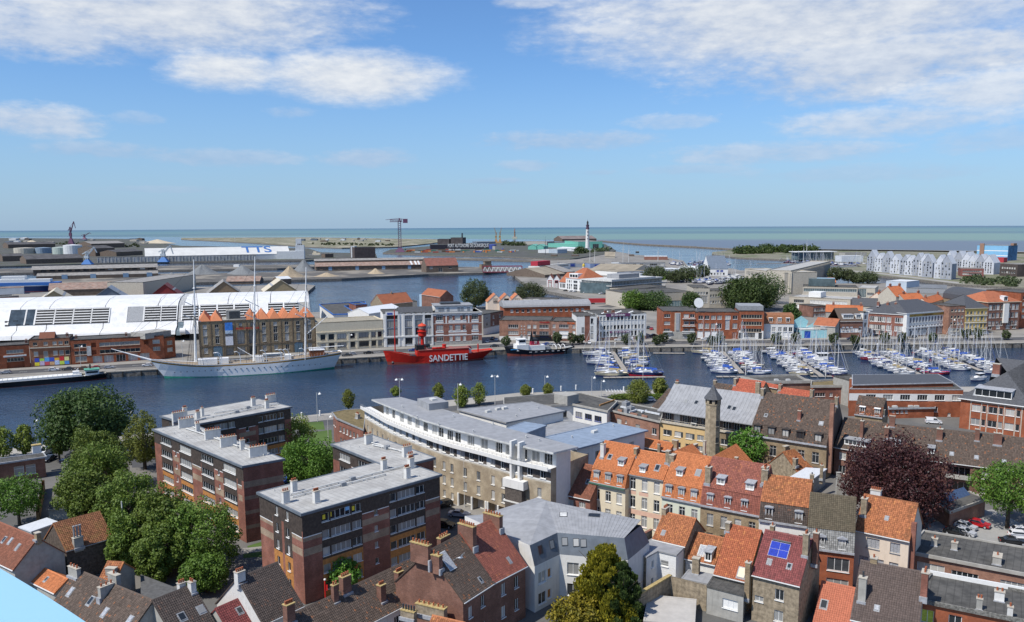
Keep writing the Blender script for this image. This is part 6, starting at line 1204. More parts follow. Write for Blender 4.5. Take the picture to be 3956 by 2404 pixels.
q8=qb('house','grey and brown corner house with white shop floor in the side street',R2(1245,832),R2(1392,800),R2(1245,680),26,GRENDER,lambda L,h:{0:row(3,h-3.4,1.8,1.7,.5,L-.5)+row(3,h-6.8,1.8,1.7,.5,L-.5)},lambda L,h:{0:[(L*.35,4,L,h,1),(0,0,L,3.5,2)]},[BROWNBRICK,WRENDER])
q9=qb('brick_apartments','brown brick house with small round top windows and white ground floor behind the tug',R2(1362,868),R2(1732,872),R2(1365,722),20,PINKBRICK,lambda L,h:{0:[dict(u=L*a,z=z,w=L*(c-a),h=1.8,nx=n)for z in(h-4.1,h-7.5)for a,c,n in((.175,.37,5),(.545,.61,1),(.655,.72,1),(.78,.96,6))]+[dict(u=L*.42+1.5*i,z=h-3.2-1.5*j,w=.6,h=.6,nx=1)for i in range(2)for j in range(4)]+[dict(u=L*a,z=.4,w=L*.05,h=2.5,nx=1)for a in(.41,.51)]},lambda L,h:{0:[(0,0,L*.62,h-8.4,1),(L*.62,0,L,h-8.4,2)]},[WRENDER,DARK])
sign(q9.root,'Hirondelle',(q9.L*.88,-.1,q9.H-1.4),1.2,mat('dark_red_letter',(.4,.02,.02),.5,.1));B().box(q9.L*.68,-2.4,2.9,q9.L*.99,0,3.1).box(q9.L*.79,-.2,q9.H-9.0,q9.L*.96,-.05,q9.H-8.0,1).obj('awning',[DARK,mat('navy_board',(.03,.04,.10),.5,.1)],q9.root)
q10=qb('house','pink brick house with white roller shutters and orange sign letters',R2(1734,872),R2(1915,875),R2(1734,728),18,mat('rose_brick',(.40,.22,.16),.85,.12,kind='brick'),lambda L,h:{0:[dict(u=L*a,z=z,w=L*(c-a),h=1.8,nx=n,gm=g)for z,e in((h-3.6,0),(h-6.9,1))for a,c,n,g in((.06,.175,2,None),(.32,.7,6,WHITE if e else None),(.85,.965,2,WHITE if e else None))]+[dict(u=L*.33,z=1.4,w=L*.38,h=1.9,nx=1,gm=WHITE)]},lambda L,h:{0:[(0,0,L,h-7.8,1),(0,h-7.9,L,h-7.6,2)]},[BROWNBRICK,WHITE])
sign(q10.root,'THOM',(q10.L*.78,-.1,q10.H-1.6),1.3,mat('orange_letter',(.65,.12,.02),.5,.1))
q11=qb('apartment_house','narrow grey white house with brick stair strip between the shuttered house and the white office',R2(1918,880),R2(2062,878),R2(1918,692),18,WRENDER,lambda L,h:{0:[dict(u=L*a,z=z,w=L*.13,h=2.6,nx=1,fm=DARK)for a,z in((.25,h-8.5),(.25,h-12),(.7,h-4),(.7,h-8),(.7,h-11.5))]},lambda L,h:{0:[(L*.4,0,L*.66,h,1)]},[REDBRICK])
br=Bld('apartment_block','long orange brick block with grey barrel zinc roof behind the brown brick street','apartment building',P(R2(1395,705),8),P(R2(2015,690),8),15,2.6);br.walls(11.5,ORBRICK,{0:row(14,8.2,1.7,1.8,3,br.L-3)})
b=B();b.loft([[(x,-.6+16.2*(1-cos(a))/2,11.3+3.4*sin(a))for a in[pi*i/10 for i in range(11)]]for x in(-.5,br.L+.5)]);b.obj('barrel_roof',[ZINC],br.root)
for k in range(26):
 x=br.L*(k+.5)/26;b=B()
 pp=[(x,-.6+16.2*(1-cos(a))/2,11.34+3.4*sin(a))for a in[pi*i/6 for i in range(4)]]
 for p,q in zip(pp,pp[1:]):b.bar(p,q,.12)
 b.obj('roof_seam',[GREY],br.root)
q12=qb('office_building','white three storey office with purple sign bands behind the first sailing boats',R2(2068,872),R2(2418,858),R2(2066,680),22,WRENDER,lambda L,h:{0:[dict(u=L*(.045+.0715*k),z=z,w=L*.05,h=hh,nx=2 if z>6 and z<h-5 else 1,fm=GREYW)for k in range(13)for z,hh in((h-3.4,2.0),(h-8.1,2.1),(1.9,2.7))]},lambda L,h:{0:[(0,0,L,1.6,1),(0,1.6,L*.03,h-1.2,1)]},[PINKBRICK])
PUR=mat('purple_sign',(.15,.045,.12),.5,.1);L=q12.L;h=q12.H
b=B().box(L*.17,-.35,h-1.5,L*.66,-.1,h+.1).box(L*.245,-.25,h-10.0,L*.3,-.05,h-9.0).box(L*.35,-.25,h-10.0,L*.67,-.05,h-9.0);b.obj('sign_board',[PUR],q12.root)
sign(q12.root,'M',(L*.295,-.4,h-1.3),1.5,WHITE);sign(q12.root,'Lorem',(L*.385,-.4,h-1.15),.95,WHITE)if 0 else None
b=B();b.box(L*.34,-.42,h-.95,L*.42,-.36,h-.45);
for k in range(9):b.box(L*(.435+.0135*k),-.42,h-1.1,L*(.444+.0135*k),-.36,h-.4+.2*(k%3==0))
for k in range(4):b.box(L*(.36+.075*k),-.3,h-9.7,L*(.36+.075*k+.055),-.26,h-9.35)
b.obj('sign_stroke',[WHITE],q12.root)
b=B()
for k in range(14):b.box(L*(.033+.0715*k),-.12,1.5,L*(.033+.0715*k)+.28,0,h-1.3)
b.obj('mullion_fin',[WHITE],q12.root)
b=B();hv=B()
for i in range(11):hv.lathe([(.6,0),(.55,.3),(.2,.5)],8,c=(L*(.15+.07*i),4+2.5*(i%4)))
hv.obj('roof_dome',[WHITE],q12.root,(0,0,h-.3))
for u in(.24,.4):q12.chimney(None,1.4,.9,1.6,0,REDBRICK,at=(L*u,6,h-.3))
o1=qb('corner_block','orange brick corner block with shops and a white dish on its roof',R3(985,985),R3(1248,985),R3(972,752),24,ORBRICK,lambda L,h:{0:[dict(u=L*a,z=z,w=L*(c-a),h=1.7,nx=n)for z in(h-3.4,h-7.2,h-11)for a,c,n in((.03,.22,3),(.64,.8,4),(.84,.98,2))]+[dict(u=L*a,z=.5,w=L*(c-a),h=2.6,nx=3,gm=PANE)for a,c in((.03,.25),(.62,.98))]},lambda L,h:{0:[(L*.36,0,L*.54,h-1,1),(0,0,L,3.9,2)]},[STONE,GRENDER])
B().box(o1.L*.4,-.3,4.5,o1.L*.5,-.02,o1.H-1.2).box(o1.L*.6,-1.1,o1.H-8.0,o1.L,0,o1.H-7.7,1).box(o1.L*.6,-1.1,o1.H-11.8,o1.L,0,o1.H-11.5,1).box(o1.L*.6,-1.1,o1.H-4.2,o1.L,0,o1.H-3.9,1).box(o1.L*.6,-.9,3.6,o1.L*.99,0,4.2,1).box(o1.L*.02,-.9,3.6,o1.L*.28,0,4.2,1).obj('balcony',[PANEC,GREYW],o1.root)
dsh=thing('satellite_dish','large white satellite dish on the orange corner block roof','dish',(*P(R3(1275,745),2.6+o1.H),2.6+o1.H));b=B();b.lathe([(.05,0),(1.6,.35),(2.6,.95),(2.65,.95)],20);o=b.obj('reflector',[WHITE],dsh,(0,0,3.6));o.rotation_euler=(radians(75),0,radians(12));B().bar((0,0,-.2),(0,.3,3.6),.3).bar((-1,0,-.2),(0,.2,2.4),.15).bar((1,0,-.2),(0,.2,2.4),.15).bar((-2.6,0,0),(-2.6,0,2.4),.1).bar((-3.6,0,0),(-3.6,0,2.4),.1).bar((-3.6,0,2.3),(-2.6,0,2.3),.1).obj('mast_frame',[GREYW],dsh)
o2=qb('brick_offices','orange brick office range with tall stair window behind the second pontoon',R3(1250,985),R3(1608,985),R3(1250,760),20,ORBRICK,lambda L,h:{0:[dict(u=L*k,z=z,w=2.4,h=hh,nx=2)for k in(.07,.215,.36,.5,.86)for z,hh in((h-3.9,2.0),(h-8.6,2.6))]+[dict(u=L*.68,z=h-3.9,w=L*.13,h=2,nx=3)]+[dict(u=L*k,z=.6,w=L*.13,h=3.4,nx=2,gm=WHITE if k<.5 else None)for k in(.05,.22,.38,.52)]+[dict(u=L*.69,z=5.0,w=L*.1,h=5.2,nx=4,gm=PANEC),dict(u=L*.86,z=.03,w=L*.08,h=3.4,nx=2,gm=REDBRICK)]},lambda L,h:{0:[(0,0,L*.66,4.5,1)]},[PINKBRICK])
o3=qb('brick_offices','orange brick block with three framed ribbon windows over a white ground floor',R3(1610,985),R3(1815,988),R3(1610,752),20,ORBRICK,lambda L,h:{0:[dict(u=L*.08,z=z,w=L*.84,h=1.9,nx=8,t=.12,**fw)for z in(h-3.8,h-7.4,h-11.0)]+[dict(u=L*.22,z=.7,w=L*.45,h=2.8,nx=8),dict(u=L*.01,z=.05,w=L*.17,h=3.3,nx=1,gm=DARK),dict(u=L*.8,z=.05,w=L*.15,h=3.3,nx=1,gm=DARK)]},lambda L,h:{0:[(0,0,L,4.4,1)]},[WRENDER])
B().box(0,3,o3.H,o3.L,18,o3.H+2.4).obj('roof_storey',[GREY],o3.root)
o4=mk=qb('house','white two storey house with rust mansard roof between the brick blocks and the turquoise garage',R3(1818,980),R3(2062,982),R3(1820,858),14,WRENDER,lambda L,h:{0:[dict(u=L*k,z=z,w=1.9,h=hh,nx=2,gm=(WHITE if i<1 or z<3 else None))for i,k in enumerate((.09,.27,.48,.66,.84))for z,hh in((h-4,2.3),(.8,2.8))]},roof=('none',))
B().loft([[(x,-.2,o4.H),(x,1.2,o4.H+4.2),(x,7,o4.H+5.2),(x,13,o4.H+4.2),(x,14.2,o4.H)]for x in(-.2,o4.L+.2)]).obj('roof',[mat('rust_mansard',(.27,.12,.06),.85,.2,1)],o4.root)
for k in(.22,.52,.8):o4.fs=(0,o4.H,1,o4.H+3);o4.dormer(None,1.9,2.4,2,WHITE,at=(o4.L*k,.1,o4.H+.6))
tq=mat('turquoise_render',(.30,.56,.60),.8,.08,1)
o5=qb('garage','low turquoise garage with blue door and gabled wall behind the second boats',R4(288,978),R4(605,975),R4(290,905),16,tq,lambda L,h:{0:[dict(u=L*.11,z=.03,w=L*.16,h=h-.9,nx=4,fm=mat('blue_door',(.02,.08,.42),.5,.1),gm=mat('blue_door'))]},roof=('flat',GREYW,.3,WRENDER))
B().face([(0,8,o5.H),(6,8,o5.H),(7.2,8,o5.H+3.5),(3.2,8,o5.H+6.2),(-3.5,8,o5.H+2)]).face([(6,8,o5.H),(16,8,o5.H),(13.5,8,o5.H+4.8),(9.0,8,o5.H+2)]).obj('gable',[tq],o5.root);B().box(o5.L*.52,-.1,o5.H,o5.L*.98,.2,o5.H+1.7).box(o5.L*.62,-.14,o5.H+.7,o5.L*.84,-.11,o5.H+1.2,1).obj('sign_board',[GREYW,GREY],o5.root)
o5b=qb('garden_wall','small white walled lean-to between the white house and the turquoise garage',R4(232,980),R4(288,978),R4(232,935),8,WRENDER,cat='wall')
o6=qb('brick_house','dark red brick house with white garage doors and attic windows',R4(612,975),R4(800,972),R4(612,835),14,BROWNBRICK,lambda L,h:{0:[dict(u=L*k,z=h-5.0,w=1.6,h=2.0,nx=1,gm=WHITE)for k in(.1,.27,.45)]+[dict(u=L*.84,z=h-5,w=1.6,h=2,nx=1)]+[dict(u=L*.03+L*.155*i,z=2.8,w=L*.15,h=2.2,nx=1,gm=WHITE)for i in range(6)]},roof=('none',))
o6.gable(o6.H,o6.H+6,T_BRN,tiles=False);o6.dormer(None,5.5,2.0,3,LEAD,nx=4,at=(o6.L*.4,1,o6.H+1.0));o6.dormer(None,2.6,2.0,3,LEAD,nx=2,at=(o6.L*.85,1,o6.H+1.0))
o7=qb('house','narrow white house beside the dark hipped corner block',R4(802,965),R4(842,960),R4(802,762),16,WRENDER,lambda L,h:{0:row(1,h-4,1.8,2.4,.4,L-.4)+row(1,h-8,1.8,2.4,.4,L-.4)+row(1,h-12,1.8,2.4,.4,L-.4)})
o8=qb('corner_block','red brick corner block with white framed windows and long dark hip roof',R4(845,945),R4(1152,968),R4(845,765),26,REDBRICK,lambda L,h:{0:[dict(u=L*k,z=z,w=2.2,h=2.8,nx=2,t=.22)for k in(.04,.15,.25,.35,.5,.72,.83)for z in(h-4.6,h-9.0)]+[dict(u=L*k,z=.8,w=2.0,h=2.4,nx=2,gm=PANE)for k in(.06,.2,.34,.55,.8)]},roof=('none',))
o9=qb('office_building','white framed facade with twenty four narrow windows under a yellow sign band',R4(1158,970),R4(1502,938),R4(1160,772),26,WRENDER,lambda L,h:{0:[dict(u=L*(.085+.0735*k),z=z,w=L*.04,h=2.7,nx=2,fm=GREYW,gm=mat('violet_glass',(.06,.05,.10),.2,.2))for k in range(12)for z in(h-5.2,h-9.4)]+[dict(u=L*(.3+.23*k),z=.5,w=L*.2,h=3.4,nx=1,gm=GREYW)for k in range(3)]+[dict(u=L*.1,z=.1,w=1.6,h=3,nx=1,gm=DARK)]},lambda L,h:{0:[(L*.29,0,L,4.3,1),(L*.07,h-2.1,L*.95,h-.75,2)]},[BROWNBRICK,mat('yellow_band',(.42,.27,.07),.7,.15,2)],roof=('none',))
for h_,ofs in((o8,0),(o9,0)):h_.hip(h_.H,h_.H+5.5,SLATE,inset=8,gm=WHITE,ov=.4)
sign(o9.root,'COISNARD',(o9.L*.5,-.06,o9.H-1.95),1.25,mat('brown_letter',(.25,.13,.05),.7,.1),wide=1.3);sign(o9.root,'C',(o9.L*.2,-.06,o9.H-1.95),1.25,MAT['brown_letter']);sign(o9.root,'C',(o9.L*.82,-.06,o9.H-1.95),1.25,MAT['brown_letter'])
b=B();L=o9.L;h=o9.H;b.box(-.1,-.35,h-.6,L+.1,0,h+.1);b.box(-.1,-.3,0,L*.055,0,h-.6);b.box(L*.955,-.3,4.4,L+.1,0,h-.6);b.box(-.1,-.35,4.3,L+.1,0,5.0);b.obj('facade_frame',[WHITE],o9.root)
for k in(.12,.38,.6):o8.chimney(None,1.2,1,1.8,2,REDBRICK,at=(o8.L*k,9,o8.H+3.4))
o10=qb('apartment_house','narrow brick house with square windows in a grid beside the yellow house',R4(1508,950),R4(1640,945),R4(1512,712),18,PINKBRICK,lambda L,h:{0:[dict(u=L*(.12+.215*k),z=h-3.2-3.5*j,w=1.5,h=1.5,nx=1,t=.22,**fw)for k in range(4)for j in range(4)]},lambda L,h:{0:[(0,0,L,3.4,1)]},[GRENDER])
o11=qb('yellow_house','yellow painted house with arched dark windows and dark hip roof',R4(1642,945),R4(1822,938),R4(1642,730),20,mat('yellow_render',(.56,.40,.13),.85,.08,1),lambda L,h:{0:[dict(u=L*(.06+.165*k),z=z,w=1.5,h=hh,nx=2,fm=GREYW)for k in range(6)for z,hh in((h-3.4,1.6),(h-7.0,2.4),(h-10.8,2.4),(h-14.4,2.2))]},roof=('none',),cat='house')
o11.hip(o11.H,o11.H+6.5,SLATE,inset=7,gm=CREAM)
b=B();
for z in(o11.H-8,o11.H-11.8,o11.H-4.2):b.box(-.1,-.3,z,o11.L+.1,0,z+.3)
b.obj('string_course',[WRENDER],o11.root)
o12=qb('corner_block','dark red brick corner block with tall bays and slate dome right of the yellow house',R4(1826,915),R4(2092,905),R4(1826,680),24,BROWNBRICK,lambda L,h:{0:[dict(u=L*k,z=z,w=1.9,h=hh,nx=2)for k in(.04,.15,.27,.4,.62,.74,.86)for z,hh in((h-4.4,2.8),(h-8.8,2.8),(h-13.2,2.6))]+[dict(u=L*k,z=.6,w=2.6,h=3.2,nx=2)for k in(.05,.3,.6,.8)]},roof=('none',))
o12.hip(o12.H,o12.H+5,MAT['rust_tiles'],inset=7,gm=CREAM);o12.dormer(None,2.4,2.4,3,WHITE,style='gable',at=(o12.L*.55,.3,o12.H+.4));B().box(o12.L*.47,-1.0,4,o12.L*.62,0,o12.H-1).obj('bay_window',[WRENDER],o12.root)
o13=qb('apartment_house','orange brick apartment house cut by the right edge of the view',R4(2094,895),R4(2300,885),R4(2094,600),24,ORBRICK,lambda L,h:{0:[dict(u=L*k,z=z,w=2.2,h=2,nx=2,**fw)for k in(.08,.3,.55)for z in(h-4,h-7.5,h-11,h-14.5)]})
z2=qb('brick_house','brown brick house with rows of windows behind the turquoise garage',R4(392,805),R4(500,800),R4(392,712),14,BROWNBRICK,lambda L,h:{0:row(5,h-3.4,1.6,2,.6,L-.6)+row(5,h-7,1.6,2,.6,L-.6)})
hs=[(R4(500,755),R4(805,765),11,R4(545,700),'long orange roof with attic slopes behind the dark brick house'),(R4(985,655),R4(1080,640),13,R4(1065,580),'red lean roof against a grey wall behind the dark hip roofs'),(R4(1082,630),R4(1185,625),17,R4(1100,545),'tall narrow house with orange hip tiles behind the hip roofs'),(R4(1180,690),R4(1345,680),13,R4(1215,605),'orange roofed house with pink gable behind the white framed facade'),(R4(1345,690),R4(1480,650),13,R4(1400,620),'orange roofed house beside the slate mansard block'),(R4(720,705),R4(970,712),10,R4(790,645),'dark slate roof with chimneys behind the orange roofs')]
for i,(a,c,z,r,lb)in enumerate(hs):
 h_=house('house',lb,a,c,z,r,.8,(GRENDER,CREAMP,STONE)[i%3],mat('bright_orange_tiles',(.48,.15,.06),.85,.15,kind='tile')if i<5 else SLATE,tiles=False,far=True,gutter=None);h_.chimney(None,1.2,1.0,2,2,REDBRICK,at=(h_.L*.2,h_.yr,h_.zr-.6));h_.chimney(None,1.2,1.0,2,2,REDBRICK,at=(h_.L*.95,h_.yr,h_.zr-.6))
h_=house('house','rust roofed low house between the turquoise gable and the dark brick house',R4(400,865),R4(580,880),9,R4(440,805),.7,GRENDER,MAT['rust_tiles'],tiles=False,far=True)
sm=Bld('slate_block','large block with curved slate mansard and white dormers behind the yellow house','apartment building',P(R4(1470,640),14),P(R4(1800,690),14),18,2.6);sm.walls(11.4,OLDBRICK)
B().loft([[(x,-.3+18.6*(1-cos(a))/2,11.2+7*sin(a)**.7 if sin(a)>0 else 11.2)for a in[pi*i/10 for i in range(11)]]for x in(-.3,sm.L+.3)]).obj('roof',[SLATE],sm.root)
for k in range(6):B().box(sm.L*(.08+.16*k),1.0,13.2,sm.L*(.08+.16*k)+1.4,3,15.2).obj('dormer',[WHITE],sm.root)
m1=qb('civic_hall','pale concrete hall with long blank wall behind the barrel roofed block',R3(700,740),R3(1235,720),R3(700,610),40,STONE,lambda L,h:{0:[dict(u=L*k,z=h-5,w=1.4,h=1.6,nx=1)for k in(.02,.06,.09,.12,.15,.19)]+[dict(u=L*.53,z=.5,w=L*.35,h=h*.42,nx=8,gm=mat('pale_blue_glass',(.18,.26,.28),.3,.2))]})
m1b=qb('civic_hall','raised dark roofed drum block at the left of the pale concrete hall',R3(740,640),R3(1010,610),R3(740,572),24,STONE,lambda L,h:{0:[dict(u=1+i*L/9,z=h-2.4,w=L/9-1.2,h=1.7,nx=1,gm=PANEC)for i in range(8)]})
m2=qb('office_building','pale concrete office with ribbon windows and a square blank tower behind the dish',R3(1235,735),R3(1368,735),R3(1240,560),30,STONE,lambda L,h:{0:[dict(u=L*.1+L*.17*i,z=h-5,w=1.5,h=2,nx=1)for i in range(5)]+row(6,4,1.5,5,L*.3,L)})
m3=qb('office_building','pale office wing with three rows of ribbon windows beside the big dark tree',R3(1368,735),R3(1545,730),R3(1370,585),18,STONE,lambda L,h:{0:[dict(u=L*.03+L*.12*i,z=z,w=L*.085,h=1.9,nx=2)for i in range(8)for z in(h-4.6,h-9,h-13.4)if z>1]})
m4=qb('clubhouse','small flat building with white balcony boxes and dark roof by the basin',R2(1530,620),R2(1770,625),R2(1535,568),14,WRENDER,lambda L,h:{0:row(7,h-3.4,3,2,1,L-1)})
m5=qb('warehouse','low grey depot with red lorry parked alongside, behind the barrel roof',R2(1805,612),R2(1935,610),R2(1805,588),12,GRENDER)
tree('broadleaf_tree','huge dark round tree clump beside the pale offices',P(R3(1700,745),2.5),22,17.5,LD,n=15000,bare=.0,seed=42,leaf=.8,clumps=90)
for q,hh,R,m,lb in((R3(745,745),13,9,LB,'bright lime tree in front of the pale concrete hall'),(R3(820,745),9,7,LD,'dark pine beside the bright lime tree'),(R3(920,745),12,11,LD,'dark pine clump before the blue glass of the concrete hall'),(R3(1215,745),12,7,LD,'dark tree between the concrete hall and the dish'),(R4(210,890),14,5,LD,'tall dark tree beside the white mansard house'),(R4(15,690),22,14,LD,'dark tree spreading beside the statue square')):
 tree('broadleaf_tree',lb,P(q,2.5),hh,R,m,n=3200,bare=.05,seed=43,leaf=.6)
i=0
for q in(R3(115,1020),R3(240,1030),R3(300,1025),R3(680,1030),R3(800,1030),R3(935,1035),R3(990,1020),R3(1220,1030),R3(1385,1035),R3(1460,1030),R3(1920,1030),R4(85,1020),R4(250,1020),R4(560,1030),R4(745,1030),R4(985,1020),R4(1130,1025),R4(1380,1010),R4(1655,985),R4(1760,985),R4(1990,990),R2(1410,915),R2(1780,895)):
 i+=1;tree('quay_pine','small dark pine on the far quay, %s from its left end'%('1st 2nd 3rd 4th 5th 6th 7th 8th 9th 10th 11th 12th 13th 14th 15th 16th 17th 18th 19th 20th 21st 22nd 23rd'.split()[i-1]),P(q,2.6),5.0+(i%3)*.6,2.3,LO,n=900,bare=.05,seed=44,leaf=.4,group='small pines along the far quay',clumps=26)
def axis_u(A,d,q):
 """(distance along a horizontal axis, height) of the photo pixel q on the vertical plane through that axis"""
 r=ray(*q);n=Vector((d.y,-d.x));t=(A.x*n.x+A.y*n.y)/(r.x*n.x+r.y*n.y);return(Vector((r.x*t,r.y*t))-A).dot(d),CAM_H+r.z*t
def hull(L,Bm,zd,xb,xs,mats,fr=(.0,.12,.5,.86,1.0),full=.75,n=22,stern=.55,draft=-1.0,flare=1.0,slots=(0,1,1,2)):
 """lofted hull. L waterline length, zd(t) deck height, xb/xs overhang of bow/stern at deck; slots = material of each strip"""
 b=B();rows=[]
 for i in range(n+1):
  t=i/n;xw=L*t;xd=-xb+(L+xb+xs)*t
  wd=Bm/2*min(1,(t/.28)**.6 if t<.28 else 1)*(1 if t<.7 else 1-(1-stern)*((t-.7)/.3)**1.8)
  ww=Bm/2*.96*min(1,(t/.38)**.8 if t<.38 else 1)*(1 if t<.62 else max(.03,1-((t-.62)/.38)**1.7))
  z1=zd(t);r=[]
  for f in fr:z=draft+(z1-draft)*f;g=max(0,z)/z1;k=g**1.3 if t>.5 else g**flare;r.append((xw+(xd-xw)*g,ww+(wd-ww)*k,z))
  rows.append(r)
 m=len(fr)
 for sgn in(1,-1):
  for i in range(n):
   for j in range(m-1):
    p=[rows[i][j],rows[i+1][j],rows[i+1][j+1],rows[i][j+1]];p=[(x,y*sgn,z)for x,y,z in p]
    b.face(p if sgn<0 else p[::-1],slots[j])
 for i in range(n):
  a,c=rows[i][-1],rows[i+1][-1];k=.93;b.face([(a[0],-a[1]*k,a[2]-.45),(c[0],-c[1]*k,c[2]-.45),(c[0],c[1]*k,c[2]-.45),(a[0],a[1]*k,a[2]-.45)],3)
 for j in range(m-1):a,c=rows[-1][j],rows[-1][j+1];b.face([(a[0],a[1],a[2]),(a[0],-a[1],a[2]),(c[0],-c[1],c[2]),(c[0],c[1],c[2])],slots[j])
 return b,rows
DECK=mat('deck_planks',(.30,.24,.17),.8,.2,2)
GREENB=mat('green_boot',(.03,.24,.16),.5,.15);SHIPW=mat('ship_white',(.8,.8,.78),.45,.05,.3);GOLD=mat('ochre_sheer',(.38,.20,.04),.6,.15)
A=P(F_(639,1461),0);E_=P(F_(1290,1423),0);d=(E_-A).normalized();L=(E_-A).length
def zd_d(t):return 5.3+3.0*max(0,(.3-t)/.3)**1.6+2.2*max(0,(t-.55)/.45)**1.5
ubow,zb=axis_u(A,d,F_(575,1388));ust,zs=axis_u(A,d,F_(1318,1366))
ds=thing('tall_ship','white three masted tall ship with green waterline moored below the warehouse','ship',(A.x,A.y,0),atan2(d.y,d.x))
hb_,rows=hull(L,11.5,zd_d,-ubow,ust-L,None,fr=(0,.2,.5,.86,.95,1.0),slots=(0,1,1,2,1));hb_.obj('hull',[GREENB,SHIPW,GOLD,DECK],ds,smooth=False)
b=B()
for k in range(26):x=L*(.06+.034*k);b.box(x-.18,-5.88,2.9,x+.18,-5.5,3.25)
o=b.obj('porthole',[DARK],ds)
def spar(q0,q1,r0,r1,name='mast',m=SHIPW,y=0.0):
 u0,z0=axis_u(A,d,q0);u1,z1=axis_u(A,d,q1);return B().tube((u0,y,z0),(u1,y,z1),r0,r1,9).obj(name,[m],ds),(u0,z0,u1,z1)
ms=[spar(ZF(317,1195),ZF(293,10),.55,.16)[1],spar(ZF(992,1185),R1(1838,265)and(R1(1838,265)),.55,.16)[1],spar(ZF(1585,1110),R1(2207,340),.5,.16)[1]]
spar(F_(585,1392),F_(429,1348),.45,.12,'bowsprit');spar(ZF(1590,1035),ZF(2030,1005),.22,.15,'boom');spar(ZF(1610,865),ZF(1850,655),.2,.12,'gaff');spar(ZF(980,1130),ZF(800,1025),.2,.12,'derrick')
for(u0,z0,u1,z1)in ms:
 b=B()
 for f,r in((.48,1.0),(.72,.6)):z=z0+(z1-z0)*f;u=u0+(u1-u0)*f;b.tube((u,0,z),(u,0,z+.35),r,r*1.05,10);b.bar((u,-2.2,z+.1),(u,2.2,z+.1),.25)
 b.obj('mast_top',[SHIPW],ds);b=B()
 for f,w in((.42,7),(.55,6.2)):
  u=u0+(u1-u0)*f;z=z0+(z1-z0)*f;b.tube((u-w*.62,-w*.3,z+2.2),(u+w*.30,w*.5,z-1.4),.17,.17,7)
 b.obj('yard',[SHIPW],ds);b=B()
 for s_ in(-5.4,5.4):
  for k in range(-3,4):b.tube((u0+k*1.1,s_,zd_d(.5)),(u0+(u1-u0)*.48,0,z0+(z1-z0)*.48),.045,n=3,cap=False);
  for k in(-2,2):b.tube((u0+k*1.6,s_,zd_d(.5)),(u1,0,z0+(z1-z0)*.8),.04,n=3,cap=False)
 b.obj('shroud',[mat('rigging',(.06,.055,.05),.8,.1)],ds)
b=B();ub,zbs=axis_u(A,d,F_(435,1350))
for i in range(3):
 nx=(ub,zbs)if i==0 else(ms[i-1][0],7)
 for f in(.5,.75,.95):b.tube((ms[i][0]+(ms[i][2]-ms[i][0])*f,0,ms[i][1]+(ms[i][3]-ms[i][1])*f),(nx[0]+(2 if i else f*2),0,nx[1]),.045,n=3,cap=False)
b.obj('stay',[MAT['rigging']],ds)
b=B()
for q0,q1,w in((ZF(345,1215),ZF(570,1200),4),(ZF(1010,1190),ZF(1110,1170),4),(ZF(600,1205),ZF(700,1200),3),(ZF(1350,1150),ZF(1420,1130),4)):u0=axis_u(A,d,q0)[0];u1=axis_u(A,d,q1)[0];b.box(u0,-w/2,4.5,u1,w/2,7.2)
b.obj('deckhouse',[SHIPW],ds)
u0=axis_u(A,d,ZF(1635,1080))[0];u1=axis_u(A,d,ZF(1800,1060))[0];B().box(u0,-2.2,6,u1,2.2,8.6).box(u0-.2,-2.4,8.6,u1+.2,2.4,8.8,1).obj('chart_house',[mat('varnished_wood',(.20,.07,.03),.5,.2),SHIPW],ds)
LB_=B();secs=[]
for i in range(9):t=i/8;w=1.1*sin(pi*min(max(t,.03),.97))**.5;secs.append([(t*8-4,-w,.9),(t*8-4,-w*.7,.1),(t*8-4,0,-.25),(t*8-4,w*.7,.1),(t*8-4,w,.9),(t*8-4,0,1.25)])
LB_.loft(secs,closed=True);lbm=LB_.mesh('lifeboat',[GREYW])
for q in(ZF(1205,1130),):inst('lifeboat',lbm,ds,(axis_u(A,d,q)[0],-4.2,7.6))
b=B()
for q in(ZF(600,1180),ZF(620,1180),ZF(835,1180),ZF(1130,1160),ZF(1300,1150),ZF(1390,1120),ZF(1570,1100),ZF(1340,1120)):
 b=B();u=axis_u(A,d,q)[0];pts=[(u,-5.3,5.2),(u,-5.5,8.0),(u-.4,-5.6,9.6),(u-1.4,-5.8,10.4),(u-2.4,-5.9,10.2)]
 for p,q2 in zip(pts,pts[1:]):b.tube(p,q2,.16,n=6)
 b.obj('davit',[SHIPW],ds)
b=B()
for k in range(60):t=k/59;r=rows[min(22,int(t*22))];x=-ubow*-1+(L-ubow+ust-L)*t;b.bar((ubow+(ust-ubow)*t,-5.2*(1 if .1<t<.85 else .55),zd_d(t)-.2),(ubow+(ust-ubow)*t,-5.2*(1 if .1<t<.85 else .55),zd_d(t)+.9),.05)
b.obj('rail_post',[SHIPW],ds)
A=P(F_(1499,1409),0);E_=P(F_(1862,1388),0);d=(E_-A).normalized();L=(E_-A).length
REDP=mat('ship_red',(.50,.022,.012),.45,.08,.4);RUST=mat('dull_red_boot',(.22,.05,.035),.7,.2)
ls=thing('lightship','bright red lightship with white SANDETTIE lettering and lantern tower','ship',(A.x,A.y,0),atan2(d.y,d.x));U=lambda q:axis_u(A,d,q)
def zd_s(t):return 3.7+2.7*max(0,(.24-t)/.24)**.7+.9*max(0,(t-.7)/.3)**1.5
hb_,rs=hull(L,8.4,zd_s,-U(ZG(92,625))[0],U(ZG(1382,650))[0]-L,None,fr=(0,.32,.6,.9,1.0),slots=(0,1,1,1));hb_.obj('hull',[RUST,REDP,REDP,mat('red_deck',(.3,.06,.04),.7,.2)],ls)
um=lambda x,y:U(ZG(x,y))
def bx(n_,x0,x1,z0,z1,w,m):B().box(um(x0,650)[0],-w/2,z0,um(x1,650)[0],w/2,z1).obj(n_,m if isinstance(m,list)else[m],ls)
